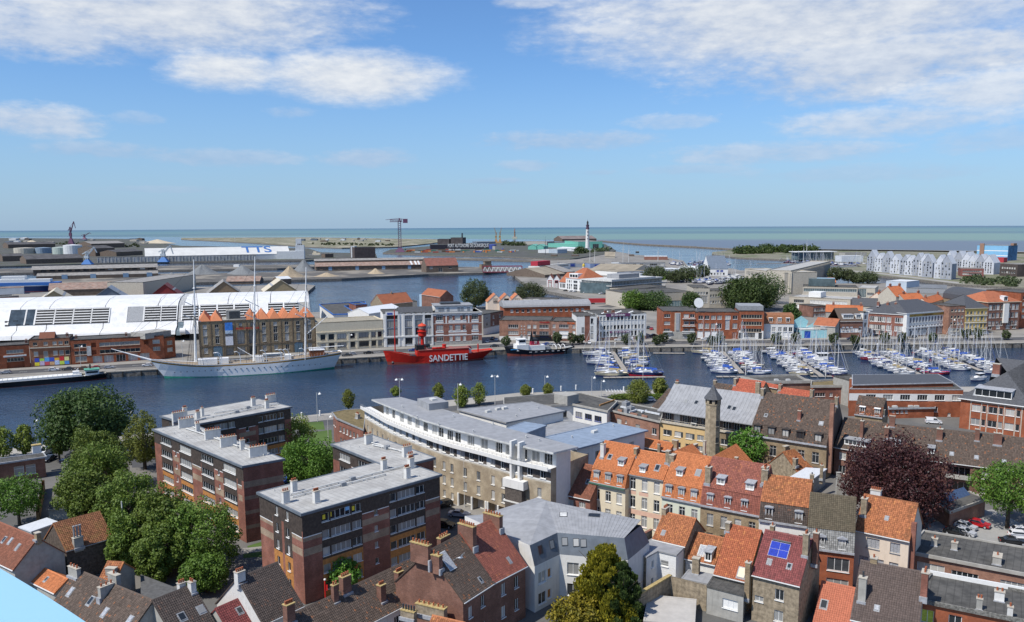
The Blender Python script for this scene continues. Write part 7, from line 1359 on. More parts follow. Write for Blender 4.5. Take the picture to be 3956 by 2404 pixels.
bx('deckhouse',485,1095,3,6.0,5.4,REDP);bx('winch_house',480,570,6.0,8.3,4,BLACK);bx('deckhouse',1095,1130,3,5.2,4,GREYW)
B().box(um(500,640)[0],-2.9,6.0,um(1110,640)[0],2.9,6.15).obj('upper_deck',[mat('grey_red_deck',(.28,.12,.10),.7,.2)],ls)
x,_=um(563,640);zt=lambda y:U(ZG(563,y))[1];b=B()
b.lathe([(.85,6),(.7,zt(470)),(1.5,zt(462)),(1.9,zt(450)),(1.9,zt(405)),(2.3,zt(403)),(2.3,zt(398)),(1.6,zt(396)),(1.5,zt(370))],14,0,(x,0));b.obj('lantern_tower',[REDP],ls)
B().lathe([(1.75,zt(370)),(1.75,zt(338))],14,0,(x,0)).obj('lantern_glass',[mat('lantern_glazing',(.22,.20,.17),.15,.3,3)],ls)
b=B().lathe([(1.95,zt(338)),(1.9,zt(330)),(1.1,zt(315)),(.35,zt(308)),(.3,zt(300))],14,0,(x,0));b.obj('lantern_cap',[mat('ship_orange_red',(.6,.07,.03),.5,.1)],ls)
b=B()
for k in range(12):a=2*pi*k/12;b.bar((x+1.76*cos(a),1.76*sin(a),zt(370)),(x+1.76*cos(a),1.76*sin(a),zt(338)),.09);b.bar((x+2.2*cos(a),2.2*sin(a),zt(398)),(x+2.2*cos(a),2.2*sin(a),zt(380)),.06)
b.obj('lantern_bar',[REDP],ls)
for(q0,q1,r,m)in((ZG(236,640),ZG(226,150),.28,REDP),(ZG(597,640),ZG(592,560),.2,REDP),(ZG(518,570),ZG(516,420),.1,REDP),(ZG(1223,660),ZG(1222,550),.38,REDP),(ZG(958,690),ZG(958,640),.22,REDP),(ZG(226,160),ZG(226,100),.06,GREYW)):
 (u0,z0),(u1,z1)=U(q0),U(q1);B().tube((u0,0,max(3,z0)),(u1,0,z1),r,r*.75,9).obj('mast',[m],ls)
(u0,z0),(u1,z1)=U(ZG(820,630)),U(ZG(822,555));B().lathe([(.95,5.9),(.9,z1-.4),(1.0,z1-.4),(.95,z1)],14,0,(u0,0)).obj('funnel',[REDP],ls)
b=B()
for q in(ZG(700,625),ZG(745,625),ZG(780,622)):u=U(q)[0];b.tube((u-1.4,-2.3,6.6),(u+1.4,-2.3,6.6),.5,n=8)
b.obj('life_raft',[REDP],ls);b=B()
for k in range(40):u=um(110+33*k,650)[0];t=(u-rs[0][-1][0])/(rs[-1][-1][0]-rs[0][-1][0]);b.bar((u,-3.9*(1 if .15<t<.85 else .5),zd_s(t)),(u,-3.9*(1 if .15<t<.85 else .5),zd_s(t)+.9),.05)
b.obj('rail_post',[REDP],ls)
B().box(U(ZG(415,690))[0],-2,3.2,U(ZG(475,690))[0],2,3.9).obj('winch',[DARK],ls)
(u0,z0)=U(ZG(620,760));(u1,z1)=U(ZG(1070,745));(_,z2)=U(ZG(845,690))
so_=sign(ls,'SANDETTIE',((u0+u1)/2,-4.22,.95),4.1,WHITE,wide=(u1-u0)/19.3,depth=.05);so_.rotation_euler=(pi/2,0,0)
bb_=[v.co.x for v in so_.data.vertices];so_.scale=((u1-u0)/(max(bb_)-min(bb_)),1,1)
B().tube((U(ZG(195,765))[0],-3.2,.9),(U(ZG(195,765))[0],-2.6,1.5),.55,n=10).obj('anchor',[DARK],ls)
A=P(F_(1962,1376),0);E_=P(F_(2200,1362),0);d=(E_-A).normalized();L=(E_-A).length;U=lambda q:axis_u(A,d,q)
tg=thing('tugboat','black hulled tugboat with white wheelhouse and crimson funnel numbered 21','tugboat',(A.x,A.y,0),atan2(d.y,d.x));NAVY=mat('tug_black',(.014,.016,.024),.4,.15)
def zd_t(t):return 2.6+2.0*max(0,(.45-t)/.45)**1.5+.9*max(0,(t-.75)/.25)**1.5
hb_,rt=hull(L,8.0,zd_t,-U(ZG(1533,620))[0],U(ZG(2348,600))[0]-L,None,fr=(0,.42,.6,.9,1.0),slots=(0,1,1,1),stern=.7);hb_.obj('hull',[RUST,NAVY,NAVY,mat('grey_deck',(.3,.31,.3),.8,.1)],tg)
def bt(n_,x0,x1,z0,z1,w,m,w2=0):B().box(U(ZG(x0,600))[0],-w/2,z0,U(ZG(x1,600))[0],w/2,z1).obj(n_,[m],tg)
bt('bulwark',1665,1800,2.5,5.4,5.6,WHITE);bt('deckhouse',1800,2000,2.4,4.7,4.6,WHITE);bt('wheelhouse',1690,1775,5.4,7.8,4.0,WHITE);bt('wheelhouse_roof',1680,1785,7.8,8.0,4.6,WHITE)
u0,u1=U(ZG(1692,560))[0],U(ZG(1773,560))[0];b=B();b.box(u0+.2,-2.03,6.5,u1-.2,2.03,7.5);b.obj('window_band',[PANE],tg)
zf=U(ZG(1895,490))[1];u0,u1=U(ZG(1843,560))[0],U(ZG(1945,560))[0];fs_=lambda z,k:[(u0+(u1-u0)*.06*k,-1.3,z),(u1-(u1-u0)*.10*k,-1.3,z),(u1-(u1-u0)*.10*k,1.3,z),(u0+(u1-u0)*.06*k,1.3,z)]
zm=U(ZG(1895,515))[1];B().loft([fs_(4.6,0),fs_(zm,1)],0,closed=True).loft([fs_(zm,1),fs_(zm+.9,1.6)],1,closed=True).obj('funnel',[mat('tug_crimson',(.30,.02,.05),.5,.1),BLACK],tg);sign(tg,'21',(U(ZG(1898,560))[0],-1.38,5.6),1.5,WHITE)
(a0,b0_),(a1,b1_)=U(ZG(1857,510)),U(ZG(1855,320));B().loft([[(a0-.9,-.2,zm),(a0+.9,-.2,zm),(a0+.9,.2,zm),(a0-.9,.2,zm)],[(a0-.15,-.1,b0_+4.5),(a0+.15,-.1,b0_+4.5),(a0+.15,.1,b0_+4.5),(a0-.15,.1,b0_+4.5)]],closed=True).tube((a0,0,b0_+4),(a1,0,b1_),.12,.05,6).obj('mast',[BLACK],tg)
bt('winch',2000,2070,2.4,3.8,3,GREY);b=B()
for q in(ZG(2130,610),ZG(2180,610),ZG(2235,605)):
 u=U(q)[0];pts=[(u,2.6*cos(a),2.6+1.7*sin(a))for a in[pi*i/8 for i in range(9)]]
 for p,q2 in zip(pts,pts[1:]):b.tube(p,q2,.18,n=6)
b.obj('tow_bow',[WHITE],tg);b=B()
for k in range(7):u=L*(.3+.09*k);b.box(u,-4.06,1.75,u+1.1,-3.9,1.95)
b.obj('freeing_port',[WHITE],tg);B().box(U(ZG(1585,625))[0],-3.5,3.3,U(ZG(1665,630))[0],-3.2,3.6).obj('name_strip',[mat('blue_name',(.05,.3,.6),.5,.2)],tg)
b=B();
for x in(1680,1790):
 for k in range(8):u=U(ZG(1790+k*22,600))[0];b.bar((u,-2.2,4.7),(u,-2.2,5.6),.05);b.bar((u,2.2,4.7),(u,2.2,5.6),.05)
b.obj('rail_post',[WHITE],tg)
A=P(F_(-140,1508),0);E_=P(F_(412,1462),0);d=(E_-A).normalized();L=(E_-A).length;U=lambda q:axis_u(A,d,q)
bg=thing('barge','long black canal barge with white hatch covers and green wheelhouse roof','barge',(A.x,A.y,0),atan2(d.y,d.x))
hb_,rbg=hull(L,7.0,lambda t:2.2+.5*max(0,(t-.85)/.15),1,0,None,fr=(0,.35,.6,.9,1.0),slots=(0,1,1,1),stern=.75);hb_.obj('hull',[RUST,BLACK,BLACK,GREYW],bg)
B().box(6,-2.6,1.8,U(ZE(1050,1330))[0],2.6,2.9).obj('hatch_cover',[WHITE],bg)
b=B()
for k in range(20):x=6+k*(U(ZE(1050,1330))[0]-6)/20;b.box(x-.06,-2.7,2.9,x+.06,2.7,3.0)
b.obj('hatch_beam',[GREYW],bg)
u0,u1=U(ZE(1095,1330))[0],U(ZE(1275,1330))[0];B().box(u0,-2.3,2,u1,2.3,4.2).obj('wheelhouse',[WHITE],bg);B().box(u0-.3,-2.6,4.2,u1+.3,2.6,4.5).obj('wheelhouse_roof',[mat('roof_green',(.10,.30,.22),.6,.1)],bg);B().box(u0+.4,-2.33,3.0,u1-.4,2.33,3.8).obj('window_band',[PANE],bg)
u=U(ZE(1163,1290))[0];B().tube((u,1,4.4),(u,1,6.2),.3,n=8).obj('funnel',[BLACK],bg);u=U(ZE(980,1330))[0];B().box(u-1.2,-1.5,2.8,u+1.2,1.5,4.0).tube((u,0,4),(u+1,0,5.2),.1).obj('crane_base',[WHITE],bg)
HW=mat('gel_white',(.70,.70,.69),.3,.04);HN=mat('gel_navy',(.02,.03,.09),.3,.1);HR=mat('gel_red',(.35,.02,.03),.3,.1);HC=mat('gel_cream',(.62,.54,.36),.35,.06);HG=mat('gel_grey',(.40,.43,.46),.35,.05);HY=mat('gel_yellow',(.55,.35,.05),.35,.1)
CB=mat('cover_blue',(.03,.09,.36),.75,.15);CW=mat('cover_white',(.6,.6,.58),.8,.08);CN=mat('cover_navy',(.025,.04,.12),.8,.1);CT=mat('cover_teal',(.04,.20,.22),.8,.1);CK=mat('cover_khaki',(.35,.28,.15),.8,.1);MASTM=mat('mast_alloy',(.62,.63,.64),.4,.08);BDECK=mat('boat_deck',(.55,.54,.50),.6,.08)
BOATS={}
def boat_meshes(kind,hm,cm):
 k=(kind,hm.name,cm.name)
 if k in BOATS:return BOATS[k]
 L,W,H,mh={'cruiser':(10.5,3.3,1.25,14.5),'sloop':(8.6,2.9,1.05,11.5),'big':(13.0,3.9,1.5,17.5),'motor':(9.0,3.1,1.5,0)}[kind]
 hb,rr=hull(L*.9,W,lambda t:H*(1+.25*(1-t)**2),L*.07,L*.03,None,fr=(0,.48,.7,.92,1.0),n=12,stern=.72,draft=-.4,slots=(0,1,1,2));parts=[('hull',hb.mesh('hull',[HN if hm is not HN else HR,hm,cm if cm not in(CW,CK)else CN,BDECK]),(0,0,0))]
 b=B();x0,x1=L*.30,L*.62
 if kind=='motor':
  b.loft([[(L*.26,-W*.3,H-.4),(L*.26,W*.3,H-.4),(L*.30,W*.28,H+.5),(L*.30,-W*.28,H+.5)],[(L*.72,-W*.36,H-.4),(L*.72,W*.36,H-.4),(L*.70,W*.33,H+1.0),(L*.70,-W*.33,H+1.0)]],closed=True);b.box(L*.42,-W*.33,H+1.0,L*.70,W*.33,H+1.65,1);b.box(L*.38,-W*.36,H+1.65,L*.74,W*.36,H+1.78)
  parts.append(('cabin',b.mesh('cabin',[HW,PANE]),(0,0,0)));b=B().box(L*.76,-W*.3,H-.4,L*.88,W*.3,H+.35);parts.append(('cockpit_cover',b.mesh('cockpit_cover',[cm]),(0,0,0)))
 else:
  sec=lambda x,w,h:[(x,-w,H-.35),(x,-w*.86,H+h),(x,w*.86,H+h),(x,w,H-.35)]
  b.loft([sec(x0-.6,W*.12,.02),sec(x0+.2,W*.24,.28),sec(x1-.4,W*.30,.46),sec(x1,W*.30,.42)]);b.box(x0+.7,-W*.29,H+.08,x1-.7,-W*.275,H+.28,1);b.box(x0+.7,W*.275,H+.08,x1-.7,W*.29,H+.28,1)
  parts.append(('cabin',b.mesh('cabin',[HW,PANE]),(0,0,0)))
  parts.append(('mast',B().tube((L*.38,0,H-.2),(L*.385,0,H+mh),.085,.05,6).bar((L*.38,-W*.24,H+mh*.45),(L*.38,W*.24,H+mh*.45),.07).bar((L*.38,-W*.16,H+mh*.72),(L*.38,W*.16,H+mh*.72),.06).mesh('mast',[MASTM]),(0,0,0)))
  b=B();secs=[[(x,-r,H+1.15),(x,0,H+.98),(x,r,H+1.15),(x,0,H+1.15+2.2*r)]for x,r in((L*.39,.30),(L*.55,.24),(L*.74,.12))];b.loft(secs,closed=True);parts.append(('sail_cover',b.mesh('sail_cover',[cm]),(0,0,0)))
  b=B();top=(L*.385,0,H+mh-.1)
  for q in((-L*.05,0,H+.3),(L*.92,0,H)):b.tube(top,q,.014,n=3,cap=False)
  for s_ in(-1,1):b.tube((L*.385,0,H+mh*.95),(L*.38,s_*W*.24,H+mh*.45),.013,n=3,cap=False);b.tube((L*.38,s_*W*.24,H+mh*.45),(L*.39,s_*W*.46,H),.013,n=3,cap=False)
  parts.append(('rigging',b.mesh('rigging',[MASTM]),(0,0,0)))
  parts.append(('furled_jib',B().tube((-L*.045,0,H+.5),(L*.36,0,H+mh*.9),.06,.03,5).mesh('furled_jib',[CW if cm is not CB else CB]),(0,0,0)))
  b=B().loft([[(L*.60,-W*.28,H+.35),(L*.60,0,H+.5),(L*.60,W*.28,H+.35)],[(L*.64,-W*.33,H+1.0),(L*.64,0,H+1.15),(L*.64,W*.33,H+1.0)],[(L*.75,-W*.33,H+1.05),(L*.75,0,H+1.18),(L*.75,W*.33,H+1.05)]],caps=False);parts.append(('sprayhood',b.mesh('sprayhood',[cm if cm is not CW else CN]),(0,0,0)))
 b=B();n=9
 for i in range(n):
  r=rr[min(12,int(i*12/(n-1)))][-1];r2=rr[min(12,int((i+1)*12/(n-1)))][-1]if i<n-1 else r
  for s_ in(-1,1):b.bar((r[0],r[1]*s_*.95,r[2]-.1),(r[0],r[1]*s_*.95,r[2]+.55),.035);b.bar((r[0],r[1]*s_*.95,r[2]+.53),(r2[0],r2[1]*s_*.95,r2[2]+.53),.03)
 parts.append(('guard_rail',b.mesh('guard_rail',[MASTM]),(0,0,0)))
 BOATS[k]=(parts,L);return BOATS[k]
CN_={'gel_white':'white','gel_navy':'navy','gel_red':'dark red','gel_cream':'cream','gel_grey':'pale grey','gel_yellow':'yellow','cover_blue':'blue','cover_white':'white','cover_navy':'navy','cover_teal':'teal','cover_khaki':'khaki'}
def boat(kind,hm,cm,xy,rz,label,group):
 parts,L=boat_meshes(kind,hm,cm);o=thing('motorboat' if kind=='motor' else 'sailboat',label,'boat',(xy[0],xy[1],0),rz,group)
 for n_,me,p in parts:inst(n_,me,o,p)
 s=rng.uniform(.92,1.1);o.scale=(s,s,s)
 return o
ORD='first second third fourth fifth sixth seventh eighth ninth tenth eleventh twelfth thirteenth fourteenth fifteenth sixteenth seventeenth eighteenth nineteenth twentieth'.split()
PONT=mat('pontoon_planks',(.32,.29,.25),.85,.15,1.2);FLOAT=mat('pontoon_float',(.20,.20,.19),.8,.15)
def pontoon(i,qa,qe,nl,nr,end=None,seed=1,big=False):
 a,e=P(qa,.5),P(qe,.5);d=(e-a).normalized();n=Vector((-d.y,d.x));L=(e-a).length;r=random.Random(seed)
 po=thing('pontoon','wooden floating walkway between moored boats, %s pontoon from the tug'%ORD[i],'pontoon',(a.x,a.y,0),atan2(d.y,d.x),'marina pontoons')
 nb_=int(L/2.5);me=SH('pl',lambda:B().box(-1.18,-1.1,.34,1.18,1.1,.46).mesh('deck_section',[PONT]));mf=SH('fl',lambda:B().box(-.9,-.95,-.2,.9,.95,.33).mesh('float',[FLOAT]))
 for k in range(nb_):inst('deck_section',me,po,(1.25+k*2.5,0,0));inst('float',mf,po,(1.25+k*2.5,0,0))
 if end:
  p,q=P(end[0],.5),P(end[1],.5);lp=(p-a);lq=(q-a);x0,y0=lp.dot(d),lp.dot(n);x1,y1=lq.dot(d),lq.dot(n);m=max(2,int(hypot(x1-x0,y1-y0)/2.5));an=atan2(y1-y0,x1-x0)
  for k in range(m):inst('deck_section',me,po,(x0+(x1-x0)*(k+.5)/m,y0+(y1-y0)*(k+.5)/m,.01),an);inst('float',mf,po,(x0+(x1-x0)*(k+.5)/m,y0+(y1-y0)*(k+.5)/m,0),an)
 pil=SH('pile',lambda:B().tube((0,0,-1),(0,0,4.3),.22,n=10).lathe([(.3,4.3),(.28,4.6),(.02,5.0)],10,1).mesh('mooring_pile',[GREYW,WHITE]))
 for k in range(3):inst('mooring_pile',pil,po,(3+k*(L-4)/2,1.45,0))
 for side,cnt in((1,nl),(-1,nr)):
  for k in range(cnt):
   t=2.2+(L-3.0)*(k+.5)/cnt;kind=r.choice(['cruiser','cruiser','sloop','sloop','big' if big else 'cruiser','motor' if i in(2,4)and k%4==2 else 'sloop'])
   hm=r.choice([HW]*14+[HN,HN,HR,HC,HG,HG]);cm=r.choice([CB,CB,CW,CW,CW,CW,CN,CK])
   Lb=boat_meshes(kind,hm,cm)[1];bow_out=r.random()<.75
   p=a+d*t-n*0+n*side*(1.5+(Lb if bow_out else 0));rz=atan2(-n.y*side,-n.x*side)if bow_out else atan2(n.y*side,n.x*side)
   what='motorboat' if kind=='motor' else{'sloop':'small sailboat','cruiser':'sailboat','big':'large sailboat'}[kind]
   lb='%s %s with %s cover, %s from the quay %s of the %s pontoon'%(CN_[hm.name],what,CN_[cm.name],ORD[k],'left' if side*n.x<0 else 'right',ORD[i])
   boat(kind,hm,cm,p,rz+r.uniform(-.03,.03),lb,'boats moored in the near marina')
 return a,d,n,L
pontoon(0,ZH(345,318),ZH(545,610),9,8,(ZH(250,640),ZH(985,632)),3,True)
pontoon(1,ZH(1660,330),ZH(1905,600),11,9,(ZH(1590,630),ZH(2150,628)),4,True)
pontoon(2,R4(165,1085),R4(475,1290),13,11,(R4(370,1290),R4(560,1290)),5)
pontoon(3,R4(880,1088),R4(1290,1280),13,12,None,6)
pontoon(4,R4(1370,1080),R4(1790,1245),12,12,None,7)
b1=boat('big',HC,CK,P(ZH(165,630),0),.06,'long cream yacht with khaki covers lying along the end of the first pontoon','boats moored in the near marina')
b1=boat('big',HN,CB,P(ZH(560,622),0),-.02,'large navy yacht with blue boom cover at the end of the first pontoon','boats moored in the near marina');b1.scale=(1.15,1.15,1.1)
boat('motor',HW,CW,P(R4(1700,1335),0),.35,'white motor launch alone near the hipped brick building','boats moored in the near marina');boat('motor',HW,CW,P(R4(1815,1275),0),.1,'white launch behind the red chimney of the hipped building','boats moored in the near marina')
boat('motor',HW,CB,P(R4(330,1190),0),.02,'tall white motor cruiser with cabin windows at the third pontoon','boats moored in the near marina').scale=(1.5,1.4,1.5)
qp=[P(q,.4)for q in(ZH(840,352),ZH(1250,355),R4(480,1098),R4(760,1092),R4(1300,1078))]
for i,(p,q)in enumerate(zip(qp[::2],qp[1::2])):
 d=(q-p).normalized();o=thing('quay_float','low floating stage along the quay wall %s'%('left of the second pontoon' if i==0 else 'between the third and fourth pontoons'),'pontoon',(p.x,p.y,0),atan2(d.y,d.x));m=int((q-p).length/2.5)
 for k in range(m):inst('deck_section',SHM['pl'],o,(1.25+2.5*k,0,0))
TYRE=mat('tyre',(.015,.015,.016),.9,.1);RIM=mat('wheel_rim',(.4,.41,.42),.4,.1);CGL=mat('car_glass',(.02,.025,.03),.08,.1,spec=.7);LAMPM=mat('head_lamp',(.6,.6,.58),.2,.05);TAIL=mat('tail_lamp',(.35,.01,.01),.3,.05)
PAINT={'silver':(.42,.43,.45),'white':(.7,.7,.7),'black':(.015,.015,.017),'dark grey':(.07,.075,.08),'red':(.38,.015,.02),'blue':(.03,.08,.30),'brown':(.17,.10,.05),'dark blue':(.02,.035,.09)}
CARM={}
def car_meshes(kind,col):
 if(kind,col)in CARM:return CARM[kind,col]
 pm=mat('car_paint_'+col.replace(' ','_'),PAINT[col],.25,.05,spec=.6)
 prof={'hatchback':([(-2.0,.35),(-2.0,.85),(-1.0,.98),(1.75,.98),(1.95,.8),(1.95,.35)],[(-.95,.96),(-.25,1.46),(1.2,1.48),(1.8,1.0)],.86),'saloon':([(-2.25,.35),(-2.25,.82),(-1.0,.95),(1.3,.97),(2.2,.92),(2.25,.35)],[(-.95,.94),(-.2,1.42),(.85,1.42),(1.5,.97)],.88),'estate':([(-2.2,.35),(-2.2,.85),(-1.1,1.0),(2.05,1.02),(2.15,.8),(2.15,.35)],[(-1.05,.98),(-.3,1.5),(1.75,1.52),(2.05,1.04)],.88),'van':([(-2.2,.4),(-2.2,.95),(-1.4,1.15),(2.2,1.2),(2.2,.4)],[(-1.4,1.13),(-.7,1.85),(2.1,1.9),(2.18,1.18)],.92)}[kind]
 W=.88;b=B();sec=prof[0];b.loft([[(x,-W+.10,z)for x,z in sec],[(x,-W,z*.98+.01)for x,z in sec][::1],[(x,W,z*.98+.01)for x,z in sec],[(x,W-.10,z)for x,z in sec]],0,closed=True)
 top=prof[1];wt=prof[2];b.loft([[(x,-W*(.96 if z<1.2 else wt*.9),z)for x,z in top],[(x,W*(.96 if z<1.2 else wt*.9),z)for x,z in top]],0,closed=True);body=b.mesh('body',[pm])
 g=B();(x0,z0),(x1,z1),(x2,z2),(x3,z3)=top
 def lerp(a,c,t):return a+(c-a)*t
 hw=lambda z:W*lerp(.96,wt*.9,(z-z0)/(z1-z0))
 for s_ in(-1,1):
  q=[(lerp(x0,x1,.2)+.12,lerp(z0,z1,.12)),(lerp(x3,x2,.15)-.1,lerp(z3,z2,.12)),(x2-.06,lerp(z3,z2,.86)),(x1+.08,lerp(z0,z1,.86))]
  if kind=='van':q[1]=(x1+.9,q[1][1]);q[2]=(x1+.85,q[2][1])
  p=[(x,s_*(hw(z)+.012),z)for x,z in q];g.face(p if s_<0 else p[::-1])
 for(a,c)in(((x0,z0),(x1,z1)),((x3,z3),(x2,z2))):
  dx=-.012 if a[0]<0 else .012;z_,x_=lerp(a[1],c[1],.1),lerp(a[0],c[0],.1);z9,x9=lerp(a[1],c[1],.9),lerp(a[0],c[0],.9)
  f=[(x_+dx,-hw(z_)*.9,z_+.01),(x_+dx,hw(z_)*.9,z_+.01),(x9+dx,hw(z9)*.92,z9+.01),(x9+dx,-hw(z9)*.92,z9+.01)];g.face(f if dx>0 else f[::-1])
 r=(body,g.mesh('car_window',[CGL]),sec[0][0],sec[-1][0]);CARM[kind,col]=r;return r
def car(kind,col,q,rz,label,group=None,z=2.52,at=None):
 p=Vector(at)if at else P(q,z);o=thing('van' if kind=='van' else 'car',label,'van' if kind=='van' else 'car',(p.x,p.y,z),rz,group);body,gl,xf,xr=car_meshes(kind,col)
 inst('body',body,o);inst('car_window',gl,o)
 wm=SH('wheel',lambda:B().tube((0,-.1,0),(0,.1,0),.32,n=14).mesh('wheel',[TYRE]));rm=SH('rim',lambda:B().tube((0,-.115,0),(0,.115,0),.19,n=10).mesh('rim',[RIM]))
 for x in(xf+.75,xr-.75):
  for y in(-.8,.8):w=inst('wheel',wm,o,(x,y,.32));inst('rim',rm,w)
 hl=SH('hl',lambda:B().box(-.03,-.2,0,.06,.2,.14).mesh('headlight',[LAMPM]));tl=SH('tl',lambda:B().box(-.06,-.13,0,.03,.13,.2).mesh('tail_light',[TAIL]))
 for y in(-.6,.6):inst('headlight',hl,o,(xf,y,.62));inst('tail_light',tl,o,(xr,y*1.1,.7))
 return o
qa=atan2(32,90)
for a in(('hatchback','silver',ZE(75,1310),qa,'silver car on the quay road above the barge, nearest the left edge'),('hatchback','white',ZE(690,1275),qa+pi,'white car on the quay road below the posters'),('saloon','dark grey',ZE(875,1265),qa,'dark grey car parked right of the posters'),('hatchback','brown',ZE(1055,1260),qa,'brown car behind the wheelhouse of the barge'),('hatchback','red',ZE(1220,1252),qa,'red car on the quay road above the barge stern'),('hatchback','silver',ZE(1400,1245),qa+pi,'silver car on the quay road under the bowsprit'),('hatchback','white',ZE(1890,1218),qa,'white car on the quay road beside the tall ship bow'),('saloon','dark grey',R2(260,982),qa,'dark grey car beside the stern of the tall ship'),('hatchback','silver',R2(297,974),qa,'silver car second from the stern of the tall ship'),('saloon','black',R2(415,966),qa,'black car parked in front of the cream building'),('hatchback','blue',R2(738,948),qa,'pale blue car behind the lightship bow'),('van','black',R2(828,922),qa,'black van behind the lightship lantern tower'),('hatchback','red',R2(1003,935),qa,'red car behind the lightship funnel'),('hatchback','red',R2(1128,930),qa,'red car right of the lightship funnel'),('saloon','dark grey',R2(1322,916),qa,'dark car between the lightship and the tug'),('saloon','silver',R2(1278,884),1.4,'silver car at the mouth of the side street'),('saloon','dark grey',R2(1312,862),1.4,'dark grey car further up the side street'),('hatchback','silver',R2(1342,872),1.4,'small silver car by the corner of the side street'),('hatchback','blue',R2(1697,905),qa*.3,'bright blue car behind the tug funnel'),('saloon','silver',R2(1735,905),qa*.3,'silver car beside the bright blue one'),('hatchback','white',R2(2010,893),1.5,'white car facing the water by the narrow grey house'),('estate','white',R2(2222,872),.1,'white estate car before the white office'),('van','white',R2(2295,870),.1,'white van before the white office'),('van','black',R2(2010,862),.1,'black van parked at the narrow grey house'),('saloon','black',R3(865,898),1.3,'black car in the alley beside the white office'),('hatchback','red',R3(892,908),1.3,'red car in the alley beside the white office'),('saloon','black',R3(905,962),.1,'black car at the corner of the orange block'),('saloon','dark grey',R3(1050,1008),.05,'dark grey car behind the quay pines at the corner block'),('hatchback','white',R3(1332,992),.05,'white car in front of the brick office range'),('van','white',R3(1412,988),.05,'white van in front of the brick office range'),('hatchback','dark blue',R4(708,990),.03,'dark blue car in front of the garage doors house'),('saloon','silver',R4(830,952),.4,'silver car at the narrow white house'),('saloon','black',R4(902,962),.2,'black car at the corner block'),('hatchback','dark grey',R4(1222,975),.1,'dark grey car at the framed white facade'),('saloon','silver',R4(1572,958),.1,'silver car at the narrow brick house'),('hatchback','white',R4(1690,950),.1,'white car at the yellow house, first of two'),('saloon','white',R4(1735,947),.1,'white car at the yellow house, second of two'),('saloon','silver',R4(1810,945),.1,'silver car right of the yellow house')):
 car(*a,group='cars along the far quay')
for a in(('estate','black',Z2(1115,800),.65,'black car by the columns of the curved residence'),('saloon','silver',Z2(1215,856),2.9,'silver saloon car parked in the street below the curved residence'),('hatchback','black',Z2(1130,920),2.75,'black car at the end of the nearest flats'),('van','white',ZQ(770,665),1.35,'white van parked on the near quay by the brick office'),('saloon','black',ZQ(815,770),1.5,'black car behind the low brick office'),('saloon','dark blue',ZQ(1150,800),.2,'dark blue car behind the barn roof'),('hatchback','dark grey',ZQ(2080,700),.3,'dark grey car right of the tall dark tree'),('hatchback','blue',Z2(168,655),.8,'blue car in the court beside the bright green tree'),('hatchback','white',ZS(1965,285),.1,'white car parked beside the olive quay tree'),('van','white',ZN(695,645),2.9,'white van in the school yard'),('hatchback','silver',ZK(1560,310),2.3,'silver people carrier in the car park beside the red car'),('hatchback','red',ZK(1730,280),2.4,'red hatchback in the gravel car park'),('hatchback','black',ZK(1430,385),2.3,'black car in the car park nearest the brick workshop'),('hatchback','silver',ZK(1545,385),2.3,'silver hatchback between the black car and the people carrier'),('saloon','black',ZK(2160,500),2.9,'black car at the right end of the car park'),('estate','white',ZK(2270,430),2.9,'white estate car at the right end of the car park'),('hatchback','white',ZK(2280,370),2.9,'white car behind the white estate car')):
 car(*a,group='cars parked in the town')
for i,q in enumerate((R3(180,588),R3(225,594),R3(258,596),R3(345,604),R3(382,604),R3(475,614),R3(510,616),R3(612,616),R3(95,562),R3(115,560))):
 col=['black','white','white','white','dark grey','white','black','white','black','red'][i]
 car('hatchback',col,q,.5,'%s car on the basin quay, %s from the red lettered boathouses'%(col,ORD[i if i<8 else i-8]if i<8 else ORD[i]),'cars before the glass office')
p=P(R3(470,695),2.6);lr=thing('lorry','white lorry cab pulling a long red trailer behind the barrel roof','lorry',(p.x,p.y,2.6),.03);REDT=mat('lorry_red',(.36,.03,.035),.5,.1)
B().box(-9,-1.25,1.1,5,1.25,4.2).obj('trailer',[REDT],lr);B().box(5.4,-1.2,.6,8,1.2,3.6).box(8,-1.1,1.9,8.03,1.1,3.2,1).obj('cab',[WHITE,CGL],lr)
wl_=SH('lorry_wheel',lambda:B().tube((0,-.2,0),(0,.2,0),.5,n=12).mesh('wheel',[TYRE]))
for x in(-7.5,-6.2,-4.9,4,7):
 for y in(-1,1):inst('wheel',wl_,lr,(x,y,.5))
def lamp(q,hh,label,twin=True,z=2.5,group='street lamps'):
 p=P(q,z);o=thing('street_lamp',label,'street lamp',(p.x,p.y,z),rng.uniform(-.4,.4),group)
 inst('post',SH('post%.1f'%hh,lambda:B().tube((0,0,0),(0,0,hh),.09,.06,7).tube((0,0,0),(0,0,.8),.14,n=7).mesh('post',[GREYW])),o)
 hd=SH('lamp_head',lambda:B().lathe([(.5,-.28),(.46,-.1),(.2,.12),(.1,.3),(.06,.45)],12).mesh('lamp_head',[WHITE]))
 for s_ in((-1,1)if twin else(1,)):inst('arm',SH('arm',lambda:B().bar((0,0,0),(.95,0,.15),.06).mesh('arm',[GREYW])),o,(0,0,hh-.25),0 if s_>0 else pi);inst('lamp_head',hd,o,(s_*.95,0,hh-.35))
 return o
